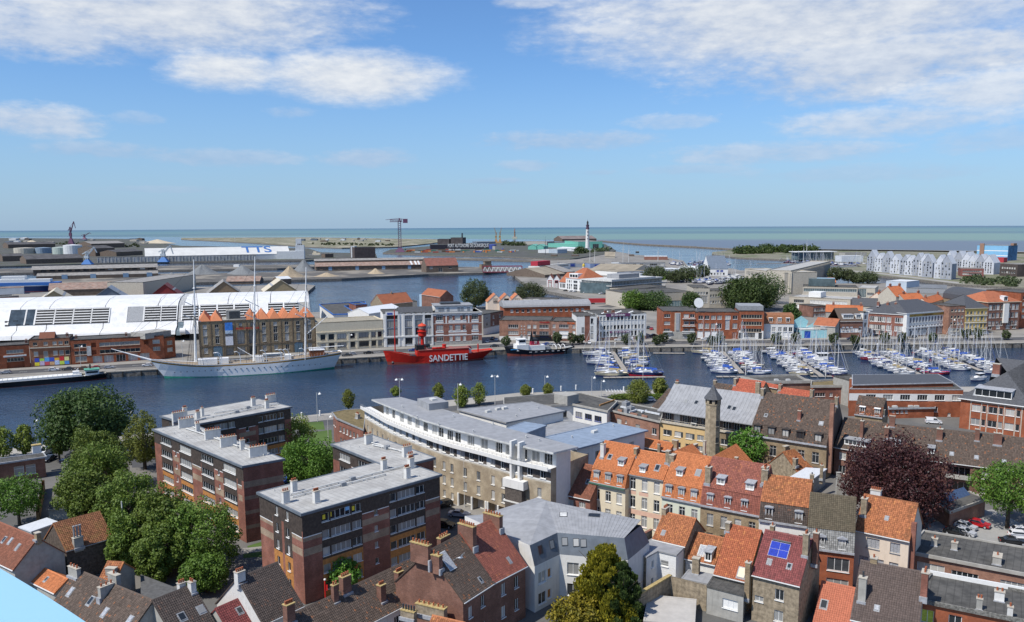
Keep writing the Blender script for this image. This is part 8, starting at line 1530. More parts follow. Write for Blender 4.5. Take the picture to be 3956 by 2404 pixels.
for q,hh,tw_,lb in((Z2(855,190),9.5,1,'twin headed lamp rising behind the tip of the curved roof'),(Z2(1207,215),9,0,'single lamp in front of the pair of spring trees on the quay'),(Z2(1432,178),10,1,'twin headed lamp standing clear on the quay behind the zinc wing'),(ZQ(612,560),8,0,'single lamp behind the white roof box of the brick office'),(Z1(787,375),7.5,0,'single lamp between the tall dark tree and the willow'),(Z1(1925,280),9,0,'single lamp on the quay beside the lawn behind the flats'),(Z3(757,130),10,1,'twin headed lamp beside the olive quay tree'),(Z2(1247,800),11,0,'tall lamp before the curved residence arcade'),(ZS(545,200),7,0,'small lamp by the round quay tree above the roof housing'),(ZS(1183,215),7,0,'slim lamp on the promenade left of the parking bays'),(ZS(1310,225),6,0,'shorter slim lamp beside the parking bays'),(Z1(1990,390),7,0,'slim lamp by the low corner building')):
 lamp(q,hh,lb,bool(tw_))
for i,q in enumerate((ZE(1040,1215),R1(1318,1010),R2(285,960),R3(1410,1000),R4(1540,960))):lamp(q,9,'single lamp on the far quay, %s from its left end'%ORD[i],False,2.6,'lamps on the far quay')
for i,q in enumerate((Z2(260,258),Z2(370,246),ZS(382,175),ZS(765,140),ZS(968,125),ZS(1617,150),ZS(2045,155))):
 p=P(q,2.5);tag(inst('bollard',SH('boll',lambda:B().lathe([(.28,0),(.24,1.5),(.3,1.6),(.1,1.8)],9).mesh('bollard',[WHITE])),None,(p.x,p.y,2.5)),'white mooring post on the near quay edge, %s from the flats'%ORD[i],'bollard','white posts on the near quay')
b=B()
for k in range(11):p=P(ZS(1380+k*40,138),2.52);b.box(p.x-.08,p.y-2.4,2.518,p.x+.08,p.y+2.4,2.522)
o=b.obj('parking_marking',[WHITE]);o['kind']='structure'
p=P(ZA(590,1300),2.5);zt=zat(ZA(578,1130),p);pole=thing('banner_pole','red banner pole with white ball standing at the corner of the nearest flats','pole',(p.x,p.y,2.5));B().tube((0,0,0),(0,0,zt-2.5),.12,n=8).obj('pole',[mat('signal_red',(.55,.02,.02),.5,.1)],pole);B().box(.08,-.03,1.6,.42,.03,zt-3.2).obj('banner',[MAT['signal_red']],pole);B().lathe([(.02,0),(.2,.15),(.2,.3),(.02,.42)],10).obj('ball',[WHITE],pole,(0,0,zt-2.55))
d_=ray(*ZB(752,825));t=88/d_.length;g=thing('gull','white gull flying with spread wings above the brown roof','gull',(d_.x*t,d_.y*t,CAM_H+d_.z*t),radians(20))
GW=mat('feather_white',(.78,.78,.77),.8,.04);b=B();b.lathe([(.01,-.30),(.05,-.24),(.085,-.08),(.09,.04),(.06,.15),(.055,.2),(.045,.26),(.01,.31)],10);o=b.obj('body',[GW],g);o.rotation_euler=(0,pi/2,0)
def wing(s_):
 b=B();st=[(0,.12,-.10,.02),(.2,.13,-.08,.07),(.42,.10,-.09,.09),(.62,.02,-.12,.05),(.72,-.08,-.13,.02)]
 up_,dn=[],[]
 for y,xf,xr,z in st:up_.append([(xf,s_*y,z+.008),((xf+xr)/2,s_*y,z+.022),(xr,s_*y,z),((xf+xr)/2,s_*y,z-.004)])
 b.loft(up_,closed=True);b.m[-6:]=[0]*6
 return b
for s_ in(-1,1):w=wing(s_).obj('wing',[GW],g);w.rotation_euler=(s_*radians(8),0,0)
B().add([(-.26,-.05,0),(-.42,-.09,0),(-.42,.09,0),(-.26,.05,0),(-.26,0,.02),(-.42,0,.015)],[(0,1,5,4),(4,5,2,3),(3,2,1,0)]).obj('tail',[GW],g);B().lathe([(.02,0),(.012,.03),(.002,.06)],6).obj('bill',[mat('bill_yellow',(.55,.35,.04),.5,.1)],g,(.31,0,0),0).rotation_euler=(0,pi/2,0);g.rotation_euler=(radians(-38),radians(12),radians(48));g.scale=(1.25,1.25,1.25)
dq=lambda q,dist:Vector((0,0,CAM_H))+ray(*q).normalized()*dist
a=dq(F_(-60,2170),.92);c=dq(F_(340,2420),.80);e=dq(F_(-330,2600),.66);ex=(c-a).normalized();nn=ex.cross(e-a).normalized();ey=nn.cross(ex).normalized();
if ey.dot(e-a)<0:ey=-ey
nn=ex.cross(ey)
if nn.z<0:nn=-nn
PB=mat('panel_blue',(.43,.75,.92),.55,.02,3);W_=(c-a).length
pn=thing('viewing_panel','pale blue orientation panel with faint handwriting in the near corner','panel',tuple(a));b=B()
def bend(u):return-.018*(1-((u-.5)/.75)**2)
top=[];N_=14
for i in range(N_+1):u=-.8+2.4*i/N_;top.append(a+ex*(W_*u)+ey*(bend(u)*.35))
for i in range(N_):
 p,q=top[i]-a,top[i+1]-a;r,s_=p+ey*.34,q+ey*.34;th=nn*-.012
 b.face([p,q,s_,r]);b.face([r+th,s_+th,q+th,p+th]);b.face([p+th,q+th,q,p])
p,q=top[0]-a,top[-1]-a;b.face([p,p+ey*.34,p+ey*.34+nn*-.012,p+nn*-.012]);b.face([q+nn*-.012,q+ey*.34+nn*-.012,q+ey*.34,q]);b.obj('board',[PB],pn)
B().bar(tuple(ex*.05+ey*.2-nn*.012),tuple(ex*.05+ey*.2-nn*.012+Vector((0,0,-1.1))),.05).obj('post',[DARK],pn)
def fb(name,label,cat,a,bq,top,D,wall,rm=None,ops=None,paints=None,mats=(),pitch=None,group=None,par=.3,z0=2.6):
 """far building: base pixels a,bq of its front, pixel of its eave; flat or low gable roof"""
 A=P(a,z0);Bq=P(bq,z0);h=zat(top,A)-z0 if isinstance(top,tuple)else top
 o=Bld(name,label,cat,A,Bq,D,z0,group,far=True);o.H=h
 if pitch:zr=h+D/2*pitch;o.walls(h,wall,ops(o.L,h)if ops else{},paints(o.L,h)if paints else{},mats,gable=(D/2,zr));o.gable(h,zr,rm,tiles=False,gutter=None,ov=.4)
 else:o.walls(h,wall,ops(o.L,h)if ops else{},paints(o.L,h)if paints else{},mats);o.flat(h-.2,rm or FLATD,par)
 return o
def gable_hall(label,peak,l,r,zp,depth,rz,wm,rm,cat='shed',name='shed',z0=2.6):
 p=P(peak,zp);dist=p.length;w0=(peak[0]-l[0])*dist/FPX;w1=(r[0]-peak[0])*dist/FPX;w=(w0+w1)/2;ze=zat(((l[0]+r[0])/2,(l[1]+r[1])/2),p)
 o=thing(name,label,cat,(p.x,p.y,z0),rz);h=ze-z0;H=zp-z0;b=B()
 b.face([(-w,0,0),(w,0,0),(w,0,h),(0,0,H),(-w,0,h)]);b.face([(w,0,0),(w,depth,0),(w,depth,h),(w,0,h)]);b.face([(-w,depth,0),(-w,0,0),(-w,0,h),(-w,depth,h)]);b.face([(w,depth,0),(-w,depth,0),(-w,depth,h),(0,depth,H),(w,depth,h)]);b.obj('wall',[wm],o)
 b=B();e=.5;k=(H-h)/w
 sec=lambda y:[(-w-e,y,h-e*k),(0,y,H+.12),(w+e,y,h-e*k),(w+e,y,h-e*k-.3),(0,y,H-.2),(-w-e,y,h-e*k-.3)]
 b.loft([sec(-.6),sec(depth+.3)],closed=True);b.obj('roof',[rm],o)
 for sx in(-1,1):B().add([(sx*w*.45,-.62,h+(H-h)*.55+.2),(sx*w*.55,-.62,h+(H-h)*.45+.2),(sx*w*.55,depth,h+(H-h)*.45+.2),(sx*w*.45,depth,h+(H-h)*.55+.2)],[(0,1,2,3)]).obj('roof_light',[GREY],o)
 return o
TANW=mat('tan_cladding',(.33,.26,.155),.85,.12,.5);TANR=mat('cream_sheet_roof',(.50,.45,.35),.8,.12,.5);REDW=mat('barn_red',(.20,.03,.03),.8,.12,.5);BLUR=mat('slate_blue_sheet',(.13,.16,.20),.7,.12,.5);GRYR=mat('grey_sheet_roof',(.26,.25,.235),.85,.2,.3,c2=(.18,.165,.15));RUSTR=mat('rusty_sheet_roof',(.27,.20,.165),.9,.25,.3,c2=(.26,.12,.08));OLDW=mat('sooty_brick',(.15,.115,.09),.9,.3,.4,c2=(.09,.075,.065));WSHED=mat('white_sheet',(.58,.60,.61),.7,.08,.3)
gable_hall('tan gabled shed with striped cream roof behind the left end of the white hall',ZE(690,245),ZE(540,385),ZE(900,375),15,40,.45,TANW,TANR)
gable_hall('slate blue gabled shed behind the white hall',ZE(1390,198),ZE(1225,340),ZE(1598,345),16,24,.35,BLUR,mat('pale_blue_sheet',(.24,.28,.33),.7,.1,.5))
gable_hall('dark red gabled shed behind the white hall',ZE(2115,162),ZE(1938,325),ZE(2298,300),16,24,.3,REDW,mat('red_sheet_roof',(.17,.05,.05),.8,.15,.5))
gable_hall('brown gabled shed with grey roof left of the middle mast',ZF(640,262),ZF(485,395),ZF(835,405),15,34,.35,mat('brown_cladding_shed',(.24,.17,.105),.85,.12,.5),GRYR)
gable_hall('cream gabled shed with bright striped roof near the quay tip',ZF(1300,245),ZF(1135,365),ZF(1500,385),15,34,.35,TANW,TANR)
h_=house('warehouse','long low warehouse with rust stained pale roof behind the white hall',ZE(622,238),ZE(1850,198),8,ZE(640,150),.35,OLDW,RUSTR,tiles=False,far=True,gutter=None,cat='warehouse')
fb('warehouse','flat roofed pale concrete warehouse behind the red gabled shed','warehouse',ZE(1850,345),ZF(325,345),ZE(1850,135),30,STONE,GRYR)
fb('warehouse','rust roofed brick warehouse with white end gable left of the middle mast','warehouse',ZF(665,300),ZF(1060,295),ZF(665,262),22,OLDW,RUSTR,pitch=.4,ops=lambda L,h:{0:[dict(u=L*k,z=.1,w=3.5,h=3.5,nx=2,gm=BLD)for k in(.15,.45)]})
fb('warehouse','small brick warehouse with pale blue lean roof near the quay tip','warehouse',ZF(1275,300),ZF(1425,292),ZF(1275,235),14,OLDW,WSHED,pitch=.3)
fb('brick_house','brick house with heavy cornice behind the left end of the white hall','building',ZE(-60,425),ZE(250,405),ZE(-60,335),16,ORBRICK,GRYR,ops=lambda L,h:{0:row(6,h-3.4,2,1.9,1,L-1,fm=CRF)},par=.9)
fb('white_store','low shed with rust roof and a white box at the left edge','shed',ZE(-80,300),ZE(310,285),ZE(-80,215),16,WSHED,RUSTR)
sp_=thing('cargo_ship','blue and white cargo ship with dark hull docked at the left edge','ship',(*P(ZE(-250,268),0),0),.25);hb_,_x=hull(75,12,lambda t:6,3,2,None,fr=(0,.2,.6,.92,1.0),slots=(0,1,1,2));hb_.obj('hull',[RUST,mat('ship_navy',(.02,.035,.10),.5,.1),WHITE,DECK],sp_)
B().box(8,-5,6,70,5,9).obj('superstructure',[mat('ship_blue',(.05,.16,.45),.5,.1)],sp_);B().box(10,-4.5,9,62,4.5,12).box(20,-4,12,40,4,15).obj('superstructure',[WHITE],sp_)
b1=fb('transit_shed','two tier grey transit shed with clerestory windows on the dock pier','warehouse',R1(262,432),R1(1143,408),R1(262,408),52,OLDW,GRYR,pitch=None)
L,h=b1.L,b1.H;B().add([(0,0,h-.2),(L,0,h-.2),(L,18,h+4),(0,18,h+4),(L,36,h-.2),(0,36,h-.2)],[(0,1,2,3),(3,2,4,5),(1,4,2),(0,3,5)]).obj('lower_roof',[GRYR],b1.root)
B().box(-4,14,h,L-2,40,h+7).obj('clerestory',[OLDW],b1.root);B().add([(-6,12.5,h+6.8),(L,12.5,h+6.8),(L,27,h+10.5),(-6,27,h+10.5),(L,41,h+6.8),(-6,41,h+6.8)],[(0,1,2,3),(3,2,4,5),(1,4,2),(0,3,5)]).obj('upper_roof',[GRYR],b1.root)
for k in range(14):B().box(L*(.03+.068*k),13.7,h+4.6,L*(.03+.068*k)+5.5,14,h+6.4).obj('clerestory_window',[PANE],b1.root)
for k in(.2,.43,.7,.9):B().box(L*k,-.2,.1,L*k+6,0,5).obj('door',[mat('pale_blue_door',(.22,.33,.45),.6,.1)],b1.root)
b2=fb('transit_shed','long rust and grey roofed brick shed on the dock pier beside the basin','warehouse',R2(40,368),R2(832,352),R2(40,335),34,OLDW,RUSTR)
L,h=b2.L,b2.H;B().add([(-1,-1,h-.3),(L+1,-1,h-.3),(L+1,12,h+4.5),(-1,12,h+4.5)],[(0,1,2,3)]).obj('lower_roof',[RUSTR],b2.root);B().box(0,12,h,L,26,h+6.5).obj('clerestory',[OLDW],b2.root);B().add([(-1,11,h+6.4),(L+1,11,h+6.4),(L+1,19,h+9),(-1,19,h+9),(L+1,27,h+6.4),(-1,27,h+6.4)],[(0,1,2,3),(3,2,4,5),(1,4,2),(0,3,5)]).obj('upper_roof',[GRYR],b2.root)
for k in range(12):B().box(L*(.03+.08*k),-.2,.2,L*(.03+.08*k)+4.5,0,5).obj('door',[MAT['pale_blue_door']if k%3==1 else OLDW],b2.root)
for k in(.86,.9,.93):B().box(L*k,-1.2,h-.1,L*k+2.2,-1.0,h).add([(L*k,-1,h-.1),(L*k+2.5,-1,h-.1),(L*k+2.5,12,h+4.7),(L*k,12,h+4.7)],[(0,1,2,3)]).obj('roof_sheet',[WSHED],b2.root)
b3=fb('brick_shed','brick shed with dark red roof at the end of the dock pier','warehouse',R2(835,378),R2(1066,372),R2(835,330),24,OLDW,mat('dull_red_roof',(.22,.09,.07),.9,.2,.3,c2=(.16,.1,.085)),pitch=.75,ops=lambda L,h:{0:[dict(u=L*.38,z=.1,w=5,h=5,nx=2,gm=DARK),dict(u=L*.1,z=4,w=4,h=3,nx=2),dict(u=L*.7,z=4,w=4,h=3,nx=2)]})
def heap(q,wpx,hh,m,label,squash=.8):
 p=P(q,2.55);R=wpx/2*p.length/FPX;o=thing('gravel_heap' if 'gravel' in label else 'sand_heap',label,'heap',(p.x,p.y+R*.3,2.4),rng.uniform(0,6));b=B();n=28;r=random.Random(int(q[0]));ph=[r.uniform(0,6)for _ in range(4)]
 rad=lambda a:1+.10*sin(2*a+ph[0])+.07*sin(3*a+ph[1])+.05*sin(7*a+ph[2])
 k=0
 for f,z in((1,0),(.8,.13),(.58,.34),(.36,.60),(.17,.85),(.05,.97)):
  for i in range(n):a=2*pi*i/n;b.v.append((R*f*rad(a)*cos(a),R*f*rad(a)*sin(a)*squash,hh*z*(1+.04*sin(5*a+ph[3]))))
 for j in range(5):
  for i in range(n):b.f.append((j*n+i,j*n+(i+1)%n,(j+1)*n+(i+1)%n,(j+1)*n+i));b.m.append(0)
 b.f.append(tuple(5*n+i for i in range(n)));b.m.append(0);b.obj('mound',[m],o,smooth=True);return o
HSG=mat('gravel_grey',(.17,.18,.185),.95,.15,.6);HST=mat('sand_tan',(.36,.29,.20),.95,.12,.6);HSP=mat('pale_sand',(.45,.39,.29),.95,.12,.3)
heap(R1(1450,392),118,12,HSG,'blue grey gravel heap left of the middle mast of the tall ship');heap(R1(1735,390),140,10.5,HSG,'blue grey gravel heap between the middle and last masts');heap(R1(2080,412),104,12.5,HST,'tan sand heap near the last mast of the tall ship');heap(R1(2185,368),112,15,HSG,'dark gravel heap beside the rust roofed transit shed');heap(R2(465,388),75,6.5,HST,'small tan sand heap by the basin in front of the rust shed');heap(R1(2350,408),90,4.5,HST,'low flat tan sand heap on the basin edge');heap(R1(1230,410),60,5,HSG,'low grey gravel heap right of the two tier shed');heap(R1(1110,168),200,13,HSP,'broad pale sand heap far away before the sea',.5);heap(R1(205,176),140,13,HSP,'pale sand heap far away at the left',.5)
p=P(ZT(232,462),3);q=P(ZT(762,458),3);d=(q-p).normalized();L=(q-p).length;bg_=thing('truss_bridge','red steel truss bridge with white lattice across the dock passage','bridge',(p.x,p.y,2.6),atan2(d.y,d.x));RBR=mat('bridge_red',(.24,.03,.05),.6,.12)
B().box(0,-3.5,-.2,L,3.5,.6).obj('deck',[GREY],bg_)
for s_ in(-3.4,3.4):
 B().bar((0,s_,7.5),(L,s_,7.5),.9).bar((0,s_,.4),(L,s_,.4),.8).bar((0,s_,.4),(0,s_,7.5),.8).bar((L,s_,.4),(L,s_,7.5),.8).obj('chord',[RBR],bg_);b=B();n=9
 for k in range(n):x0,x1=L*k/n,L*(k+1)/n;b.bar((x0,s_,.6),((x0+x1)/2,s_,7.3),.55);b.bar(((x0+x1)/2,s_,7.3),(x1,s_,.6),.55)
 b.obj('lattice',[WHITE],bg_)
B().box(L*.66,-3.9,-1.2,L*.76,-3.6,1.6).obj('sign_board',[WHITE],bg_)
c_=fb('control_house','small brown stone bridge control house left of the red truss','building',ZT(215,420),ZT(352,416),ZT(215,360),8,mat('brown_stone',(.22,.17,.12),.9,.2,.5),GRYR);B().box(c_.L*.35,1,c_.H,c_.L*.98,7,c_.H+4).box(c_.L*.3,.5,c_.H+4,c_.L,7.5,c_.H+4.4).obj('upper_storey',[MAT['brown_stone']],c_.root)
a0=P(ZV(190,500),2.6);t_=house('storage_hall','immense white storage hall lettered TTS in blue on its roof',ZV(188,432),ZV(1912,400),12,ZV(188,338),.55,WSHED,mat('white_hall_roof',(.56,.56,.54),.7,.06,.1),tiles=False,gutter=None,far=True,cat='warehouse')
p1=t_.hit(ZV(1515,352));y0,z0,y1,z1=t_.fs;an=atan2(z1-z0,y1-y0);LBL=mat('letter_blue',(.05,.14,.36),.6,.05)
o=sign(t_.root,'TTS',(p1.x,p1.y-9,p1.z-9*tan(an)+.35),26,LBL,rx=an,wide=1.0,depth=.1);xs_=[v.co.x for v in o.data.vertices];w_=(t_.hit(ZV(1688,350)).x-t_.hit(ZV(1340,355)).x);o.scale=(w_/(max(xs_)-min(xs_)),1.15,1)
lt=fb('canopy_shed','long dark roofed loading shed in front of the white storage hall','warehouse',ZV(-380,512),ZV(1508,478),ZV(-380,448),22,mat('shed_bays',(.33,.33,.33),.8,.3,.15),mat('dark_canopy',(.06,.065,.075),.8,.15,.2))
b=B()
for k in range(46):b.box(lt.L*k/46,-.5,0,lt.L*k/46+.8,0,lt.H)
b.obj('post',[GREYW],lt.root)
tw_=fb('white_tower','white windowless conveyor tower at the right end of the storage hall','tower',ZV(1755,468),ZV(2082,464),ZV(1755,375),30,WSHED,WSHED,par=0);L,h=tw_.L,tw_.H;B().box(L*.68,2,h,L,20,h+(zat(ZV(2000,300),tw_.A)-tw_.z0-h)).box(L*.70,3,h,L*.90,14,zat(ZV(2000,225),tw_.A)-tw_.z0).obj('upper_tower',[WSHED],tw_.root)
b=B()
for k in range(3):b.box(L*(.76+.06*k),1.8,h+11,L*(.76+.06*k)+2,2.02,h+13)
b.obj('opening',[DARK],tw_.root)
fb('dark_warehouse','dark brown windowless warehouse with white end strip on the far point','warehouse',R2(318,275),R2(468,272),R2(318,198),40,mat('dark_ribbed',(.085,.065,.06),.85,.2,.2),FLATD);fb('white_silo','narrow white silo at the left end of the dark warehouse','silo',R2(291,272),R2(318,272),R2(291,190),14,WSHED,WSHED)
fb('small_hut','small brown hut left of the dark warehouse','shed',R2(105,272),R2(165,270),R2(105,245),14,OLDW,GRYR)
for a,c,t,D_,lb in((R1(190,318),R1(600,306),R1(190,285),60,'long dark roofed dock shed below the storage tanks'),(R1(690,262),R1(830,256),R1(690,205),50,'dark brown dock store between the tanks and the white hall'),(R1(840,262),R1(1030,252),R1(840,232),40,'low dark store left of the white hall'),(R1(660,205),R1(900,198),R1(660,172),60,'pale roofed shed behind the dark stores'),(R1(20,300),R1(170,296),R1(20,262),40,'dark shed at the far left before the tanks'),(R1(60,205),R1(400,198),R1(60,178),60,'wide low shed behind the round tanks')):fb('dock_store',lb,'store',a,c,t,D_,OLDW,(MAT['plant_dark2']if 'plant_dark2' in MAT else mat('plant_dark2',(.085,.083,.085),.85,.25,.1))if 'pale' not in lb else GRYR,pitch=.2)
bushes_later=1
CRB=mat('crane_blue',(.04,.16,.42),.5,.1);CRV=mat('crane_violet',(.13,.06,.11),.6,.15);CRO=mat('crane_ochre',(.36,.20,.07),.6,.15);CRG=mat('crane_pale',(.45,.5,.53),.6,.12)
def lattice(b,p,q,w,seg=6,t=.4):
 p=Vector(p);q=Vector(q);d=(q-p).normalized();up=Vector((0,0,1))if abs(d.z)<.9 else Vector((0,1,0));s=d.cross(up).normalized()*w/2;v=s.cross(d).normalized()*w/2;cs=[s+v,s-v,-s-v,-s+v]
 for c in cs:b.bar(p+c,q+c*.8,t)
 for k in range(seg):
  a,e=p.lerp(q,k/seg),p.lerp(q,(k+1)/seg)
  for i in range(4):b.bar(a+cs[i],e+cs[(i+1)%4],t*.7)
def portal_crane(q,label,m,top,jib,base,S=1.0,mt=None):
 p=P(q,2.6);o=thing('harbour_crane',label,'crane',(p.x,p.y,2.6),0);k=p.length/FPX;H=zat(top,p)-2.6;jx=(jib[0]-q[0])*k;jz=zat(jib,p)-2.6;w=base*k/2
 b=B();b.add([(-w,-w*.6,0),(w,-w*.6,0),(w*.25,-w*.2,H*.3),(-w*.25,-w*.2,H*.3),(-w,w*.6,0),(w,w*.6,0),(w*.25,w*.2,H*.3),(-w*.25,w*.2,H*.3)],[(0,1,2,3),(5,4,7,6),(1,5,6,2),(4,0,3,7),(3,2,6,7)]);b.obj('portal',[m],o)
 b=B();lattice(b,(0,0,H*.28),(0,0,H*.75),w*.42,4,w*.09);b.box(-w*.5,-w*.25,H*.36,w*.35,w*.25,H*.5);b.obj('tower',[mt or CRG],o);b=B();lattice(b,(w*.1,0,H*.52),(jx*.85,0,H*.98),w*.2,6,w*.07);b.bar((0,0,H*.75),(jx*.85,0,H*.98),w*.06);lattice(b,(jx*.85,0,H*.98),(jx*1.12,0,jz),w*.12,3,w*.05);b.bar((0,0,H*.72),(-abs(jx)*.5*(1 if jx>0 else-1),0,H*.6),w*.18);b.obj('jib',[mt or CRG],o)
 return o
portal_crane(ZV(408,500),'blue based harbour crane standing before the white storage hall',CRB,ZV(470,300),ZV(505,405),38);portal_crane(R1(632,320),'second blue based harbour crane left of the white storage hall',CRB,R1(670,195),R1(690,235),36)
portal_crane(R1(515,178),'tall slim red crane far away at the left against the sea',CRV,R1(528,8),R1(545,60),20,mt=CRV);portal_crane(R1(610,140),'small distant crane right of the tall slim red crane',CRV,R1(640,92),R1(650,100),16,mt=CRV)
for x,lb in((1338,'ochre shipyard crane, first of the pair near the lettered warehouse'),(1366,'ochre shipyard crane, second of the pair near the lettered warehouse')):portal_crane(R2(x,165),lb,CRO,R2(x+4,62),R2(x+(10 if x>1350 else-12),55),16,mt=CRO)
p=P(R2(645,232),2.6);Hc=zat(R2(645,-12),p)-2.6;k=p.length/FPX;o=thing('tower_crane','very tall violet hammerhead tower crane on the far shore','crane',(p.x,p.y,2.6),.1);b=B();lattice(b,(0,0,0),(0,0,Hc*.93),6.5,16,.8);b.obj('mast',[CRV],o);b=B();za=zat(R2(640,6),p)-2.6
lattice(b,(-(645-578)/1.8667*k,0,za),((665-645)/1.8667*k,0,za),5,8,.9);b.box(8,-4,za-5,18,4,za+4);b.bar((0,0,Hc),(-30,0,za+2),.8);b.bar((0,0,Hc),(14,0,za+2),.8);b.bar((0,0,za),(0,0,Hc),2.5);b.obj('jib',[CRV],o);B().add([(-11,-8,0),(11,-8,0),(4,-4,9),(-4,-4,9),(-11,8,0),(11,8,0),(4,4,9),(-4,4,9)],[(0,1,2,3),(5,4,7,6),(1,5,6,2),(4,0,3,7)]).obj('base',[CRV],o)
for i,(x,y,w,hpx)in enumerate(((180,242,120,34),(312,240,95,34),(440,246,95,42),(528,246,110,56),(590,242,60,38))):
 p=P(R1(x,y),2.6);k=p.length/FPX;o=thing('storage_tank','round %s storage tank far left, %s of five from the left'%(('cream','blue grey','pale green','white','rust brown')[i],ORD[i]),'tank',(p.x,p.y,2.5),0,'tanks at the far left');R_=w/1.8667/2*k;H_=hpx/1.8667*k
 B().lathe([(R_,0),(R_,H_),(R_*.6,H_*1.05),(.1,H_*1.1)],22).obj('shell',[(mat('tank_cream',(.46,.43,.36),.7,.1,.2),mat('tank_blue',(.22,.29,.36),.7,.1,.2),mat('tank_green',(.38,.44,.40),.7,.1,.2),WSHED,RUSTR)[i]],o)
pw=fb('port_warehouse','dark warehouse with white lettering PORT AUTONOME DE DUNKERQUE','warehouse',R2(865,212),R2(1332,208),R2(865,180),60,mat('port_dark',(.022,.022,.035),.8,.2,.2),FLATD);L,h=pw.L,pw.H
u0=pw.u_at(0,R2(990,198))[0];u1=pw.u_at(0,R2(1283,192))[0];o=sign(pw.root,'PORT AUTONOME DE DUNKERQUE',((u0+u1)/2,-1,h*.42),11,WHITE);xs_=[v.co.x for v in o.data.vertices];o.scale=((u1-u0)/(max(xs_)-min(xs_)),1.1,1)
fb('shipyard_shed','dark irregular shipyard plant behind the lettered warehouse','plant',R2(915,180),R2(1000,180),R2(915,138),40,mat('plant_dark',(.075,.065,.065),.85,.25,.1),FLATD);s_=fb('shipyard_shed','taller dark shipyard plant with a thin stack behind the lettered warehouse','plant',R2(1010,180),R2(1096,180),R2(1010,128),40,MAT['plant_dark'],FLATD);B().tube((s_.L*.9,10,0),(s_.L*.9,10,zat(R2(1086,95),s_.A)-2.6),2.2,n=8).obj('stack',[DARK],s_.root)
fb('shipyard_shed','long blue grey shed right of the lettered warehouse','shed',R2(1200,172),R2(1335,170),R2(1200,158),40,BLUR,GRYR);fb('shipyard_shed','long grey shed between the ochre cranes and the green halls','shed',R2(1535,178),R2(1705,180),R2(1535,155),40,GRENDER,GRYR);fb('shipyard_shed','pale grey concrete frame beside the blue silos','shed',R2(1330,215),R2(1395,214),R2(1330,190),20,GRENDER,GRYR)
for x in(1308,1320):p=P(R2(x,210),2.6);tag(B().lathe([(7,0),(7,zat(R2(x,176),p)-3),(1,zat(R2(x,174),p)-2.6)],12).obj('silo',[mat('silo_blue',(.05,.08,.28),.6,.1)],None,(p.x,p.y,2.5)),'blue silo at the right end of the lettered warehouse, %s'%('left one' if x<1310 else 'right one'),'silo','blue silos')
JADE=mat('jade_cladding',(.15,.42,.34),.7,.08,.2)
for i,x in enumerate((1598,1650)):gable_hall('jade green gabled shed, %s of the pair near the grey shed'%ORD[i],R2(x,176),R2(x-30,190),R2(x+32,190),15,40,-.3,JADE,JADE)
jh=fb('jade_hall','very large jade green hall with tall dark door beside the white lighthouse','hall',R2(1930,208),R2(2104,206),R2(1930,156),120,JADE,GRYR,ops=lambda L,h:{0:[dict(u=L*.6,z=.2,w=L*.25,h=h*.62,nx=3,gm=DARK)]});fb('jade_hall','long low jade green hall running left from the large one','hall',R2(1712,196),R2(1932,208),R2(1712,168),70,JADE,JADE);fb('brown_hall','wide brown roofed hall behind the jade green halls','hall',R2(1815,158),R2(2062,155),R2(1815,138),80,OLDW,mat('brown_hall_roof',(.19,.16,.15),.9,.15,.05),pitch=.25)
fb('white_shed','white shed with saw marks on its roof left of the lighthouse foot','shed',R2(1775,218),R2(1940,228),R2(1775,200),30,WSHED,WSHED,pitch=.12);fb('white_shed','long white workshop in front of the jade green hall','shed',R2(1640,238),R2(1780,240),R2(1640,214),34,WSHED,WSHED);fb('white_shed','pale blue workshop end right of the long white workshop','shed',R2(1780,242),R2(1850,240),R2(1780,212),30,mat('pale_blue_sheet2',(.36,.42,.47),.7,.08,.2),WSHED)
p=P(R2(1996,222),2.6);zz=lambda y:zat(R2(1996,y),p)-2.6;lh=thing('lighthouse','tall white lighthouse with black lantern gallery beside the jade green hall','lighthouse',(p.x,p.y,2.6));kk=p.length/FPX/1.8667
LHW=mat('lighthouse_white',(.60,.59,.56),.7,.06,.3);B().lathe([(19*kk,0),(17*kk,zz(205)),(15*kk,zz(205)),(15*kk,zz(200)),(14.5*kk,zz(192)),(11*kk,zz(70)),(11*kk,zz(66))],20).obj('tower',[LHW],lh);B().lathe([(13*kk,zz(66)),(13*kk,zz(60)),(10*kk,zz(59)),(10*kk,zz(42)),(12*kk,zz(40)),(12*kk,zz(36)),(7*kk,zz(35))],16).obj('gallery',[mat('lantern_violet',(.09,.05,.08),.6,.1)],lh);B().lathe([(6.5*kk,zz(36)),(6.5*kk,zz(20))],14).obj('lantern',[DARK],lh);B().lathe([(7.5*kk,zz(20)),(4*kk,zz(10)),(.5*kk,zz(4)),(.4*kk,zz(-4))],14).obj('cap',[BLACK],lh)
b=B()
for y in(90,115,140,165):b.box(-1,-13*kk,zz(y),1,-10.5*kk,zz(y)+2.4)
b.obj('window',[DARK],lh)
p=P(R2(1472,132),1);zz2=lambda y:zat(R2(1472,y),p)-1;l2=thing('lighthouse','slender brown brick lighthouse standing out at sea','lighthouse',(p.x,p.y,.5));kq=p.length/FPX/1.8667;B().lathe([(6*kq,0),(4.5*kq,zz2(90)),(5.5*kq,zz2(88)),(5.5*kq,zz2(84))],14).obj('tower',[mat('brown_lighthouse',(.23,.13,.09),.9,.15,.1)],l2);B().lathe([(3*kq,zz2(84)),(3*kq,zz2(70)),(1*kq,zz2(60))],12).obj('lantern',[mat('rust_lantern',(.3,.1,.06),.7,.1)],l2);B().box(-16*kq,-10,-3,16*kq,10,7).obj('base',[STONE],l2)
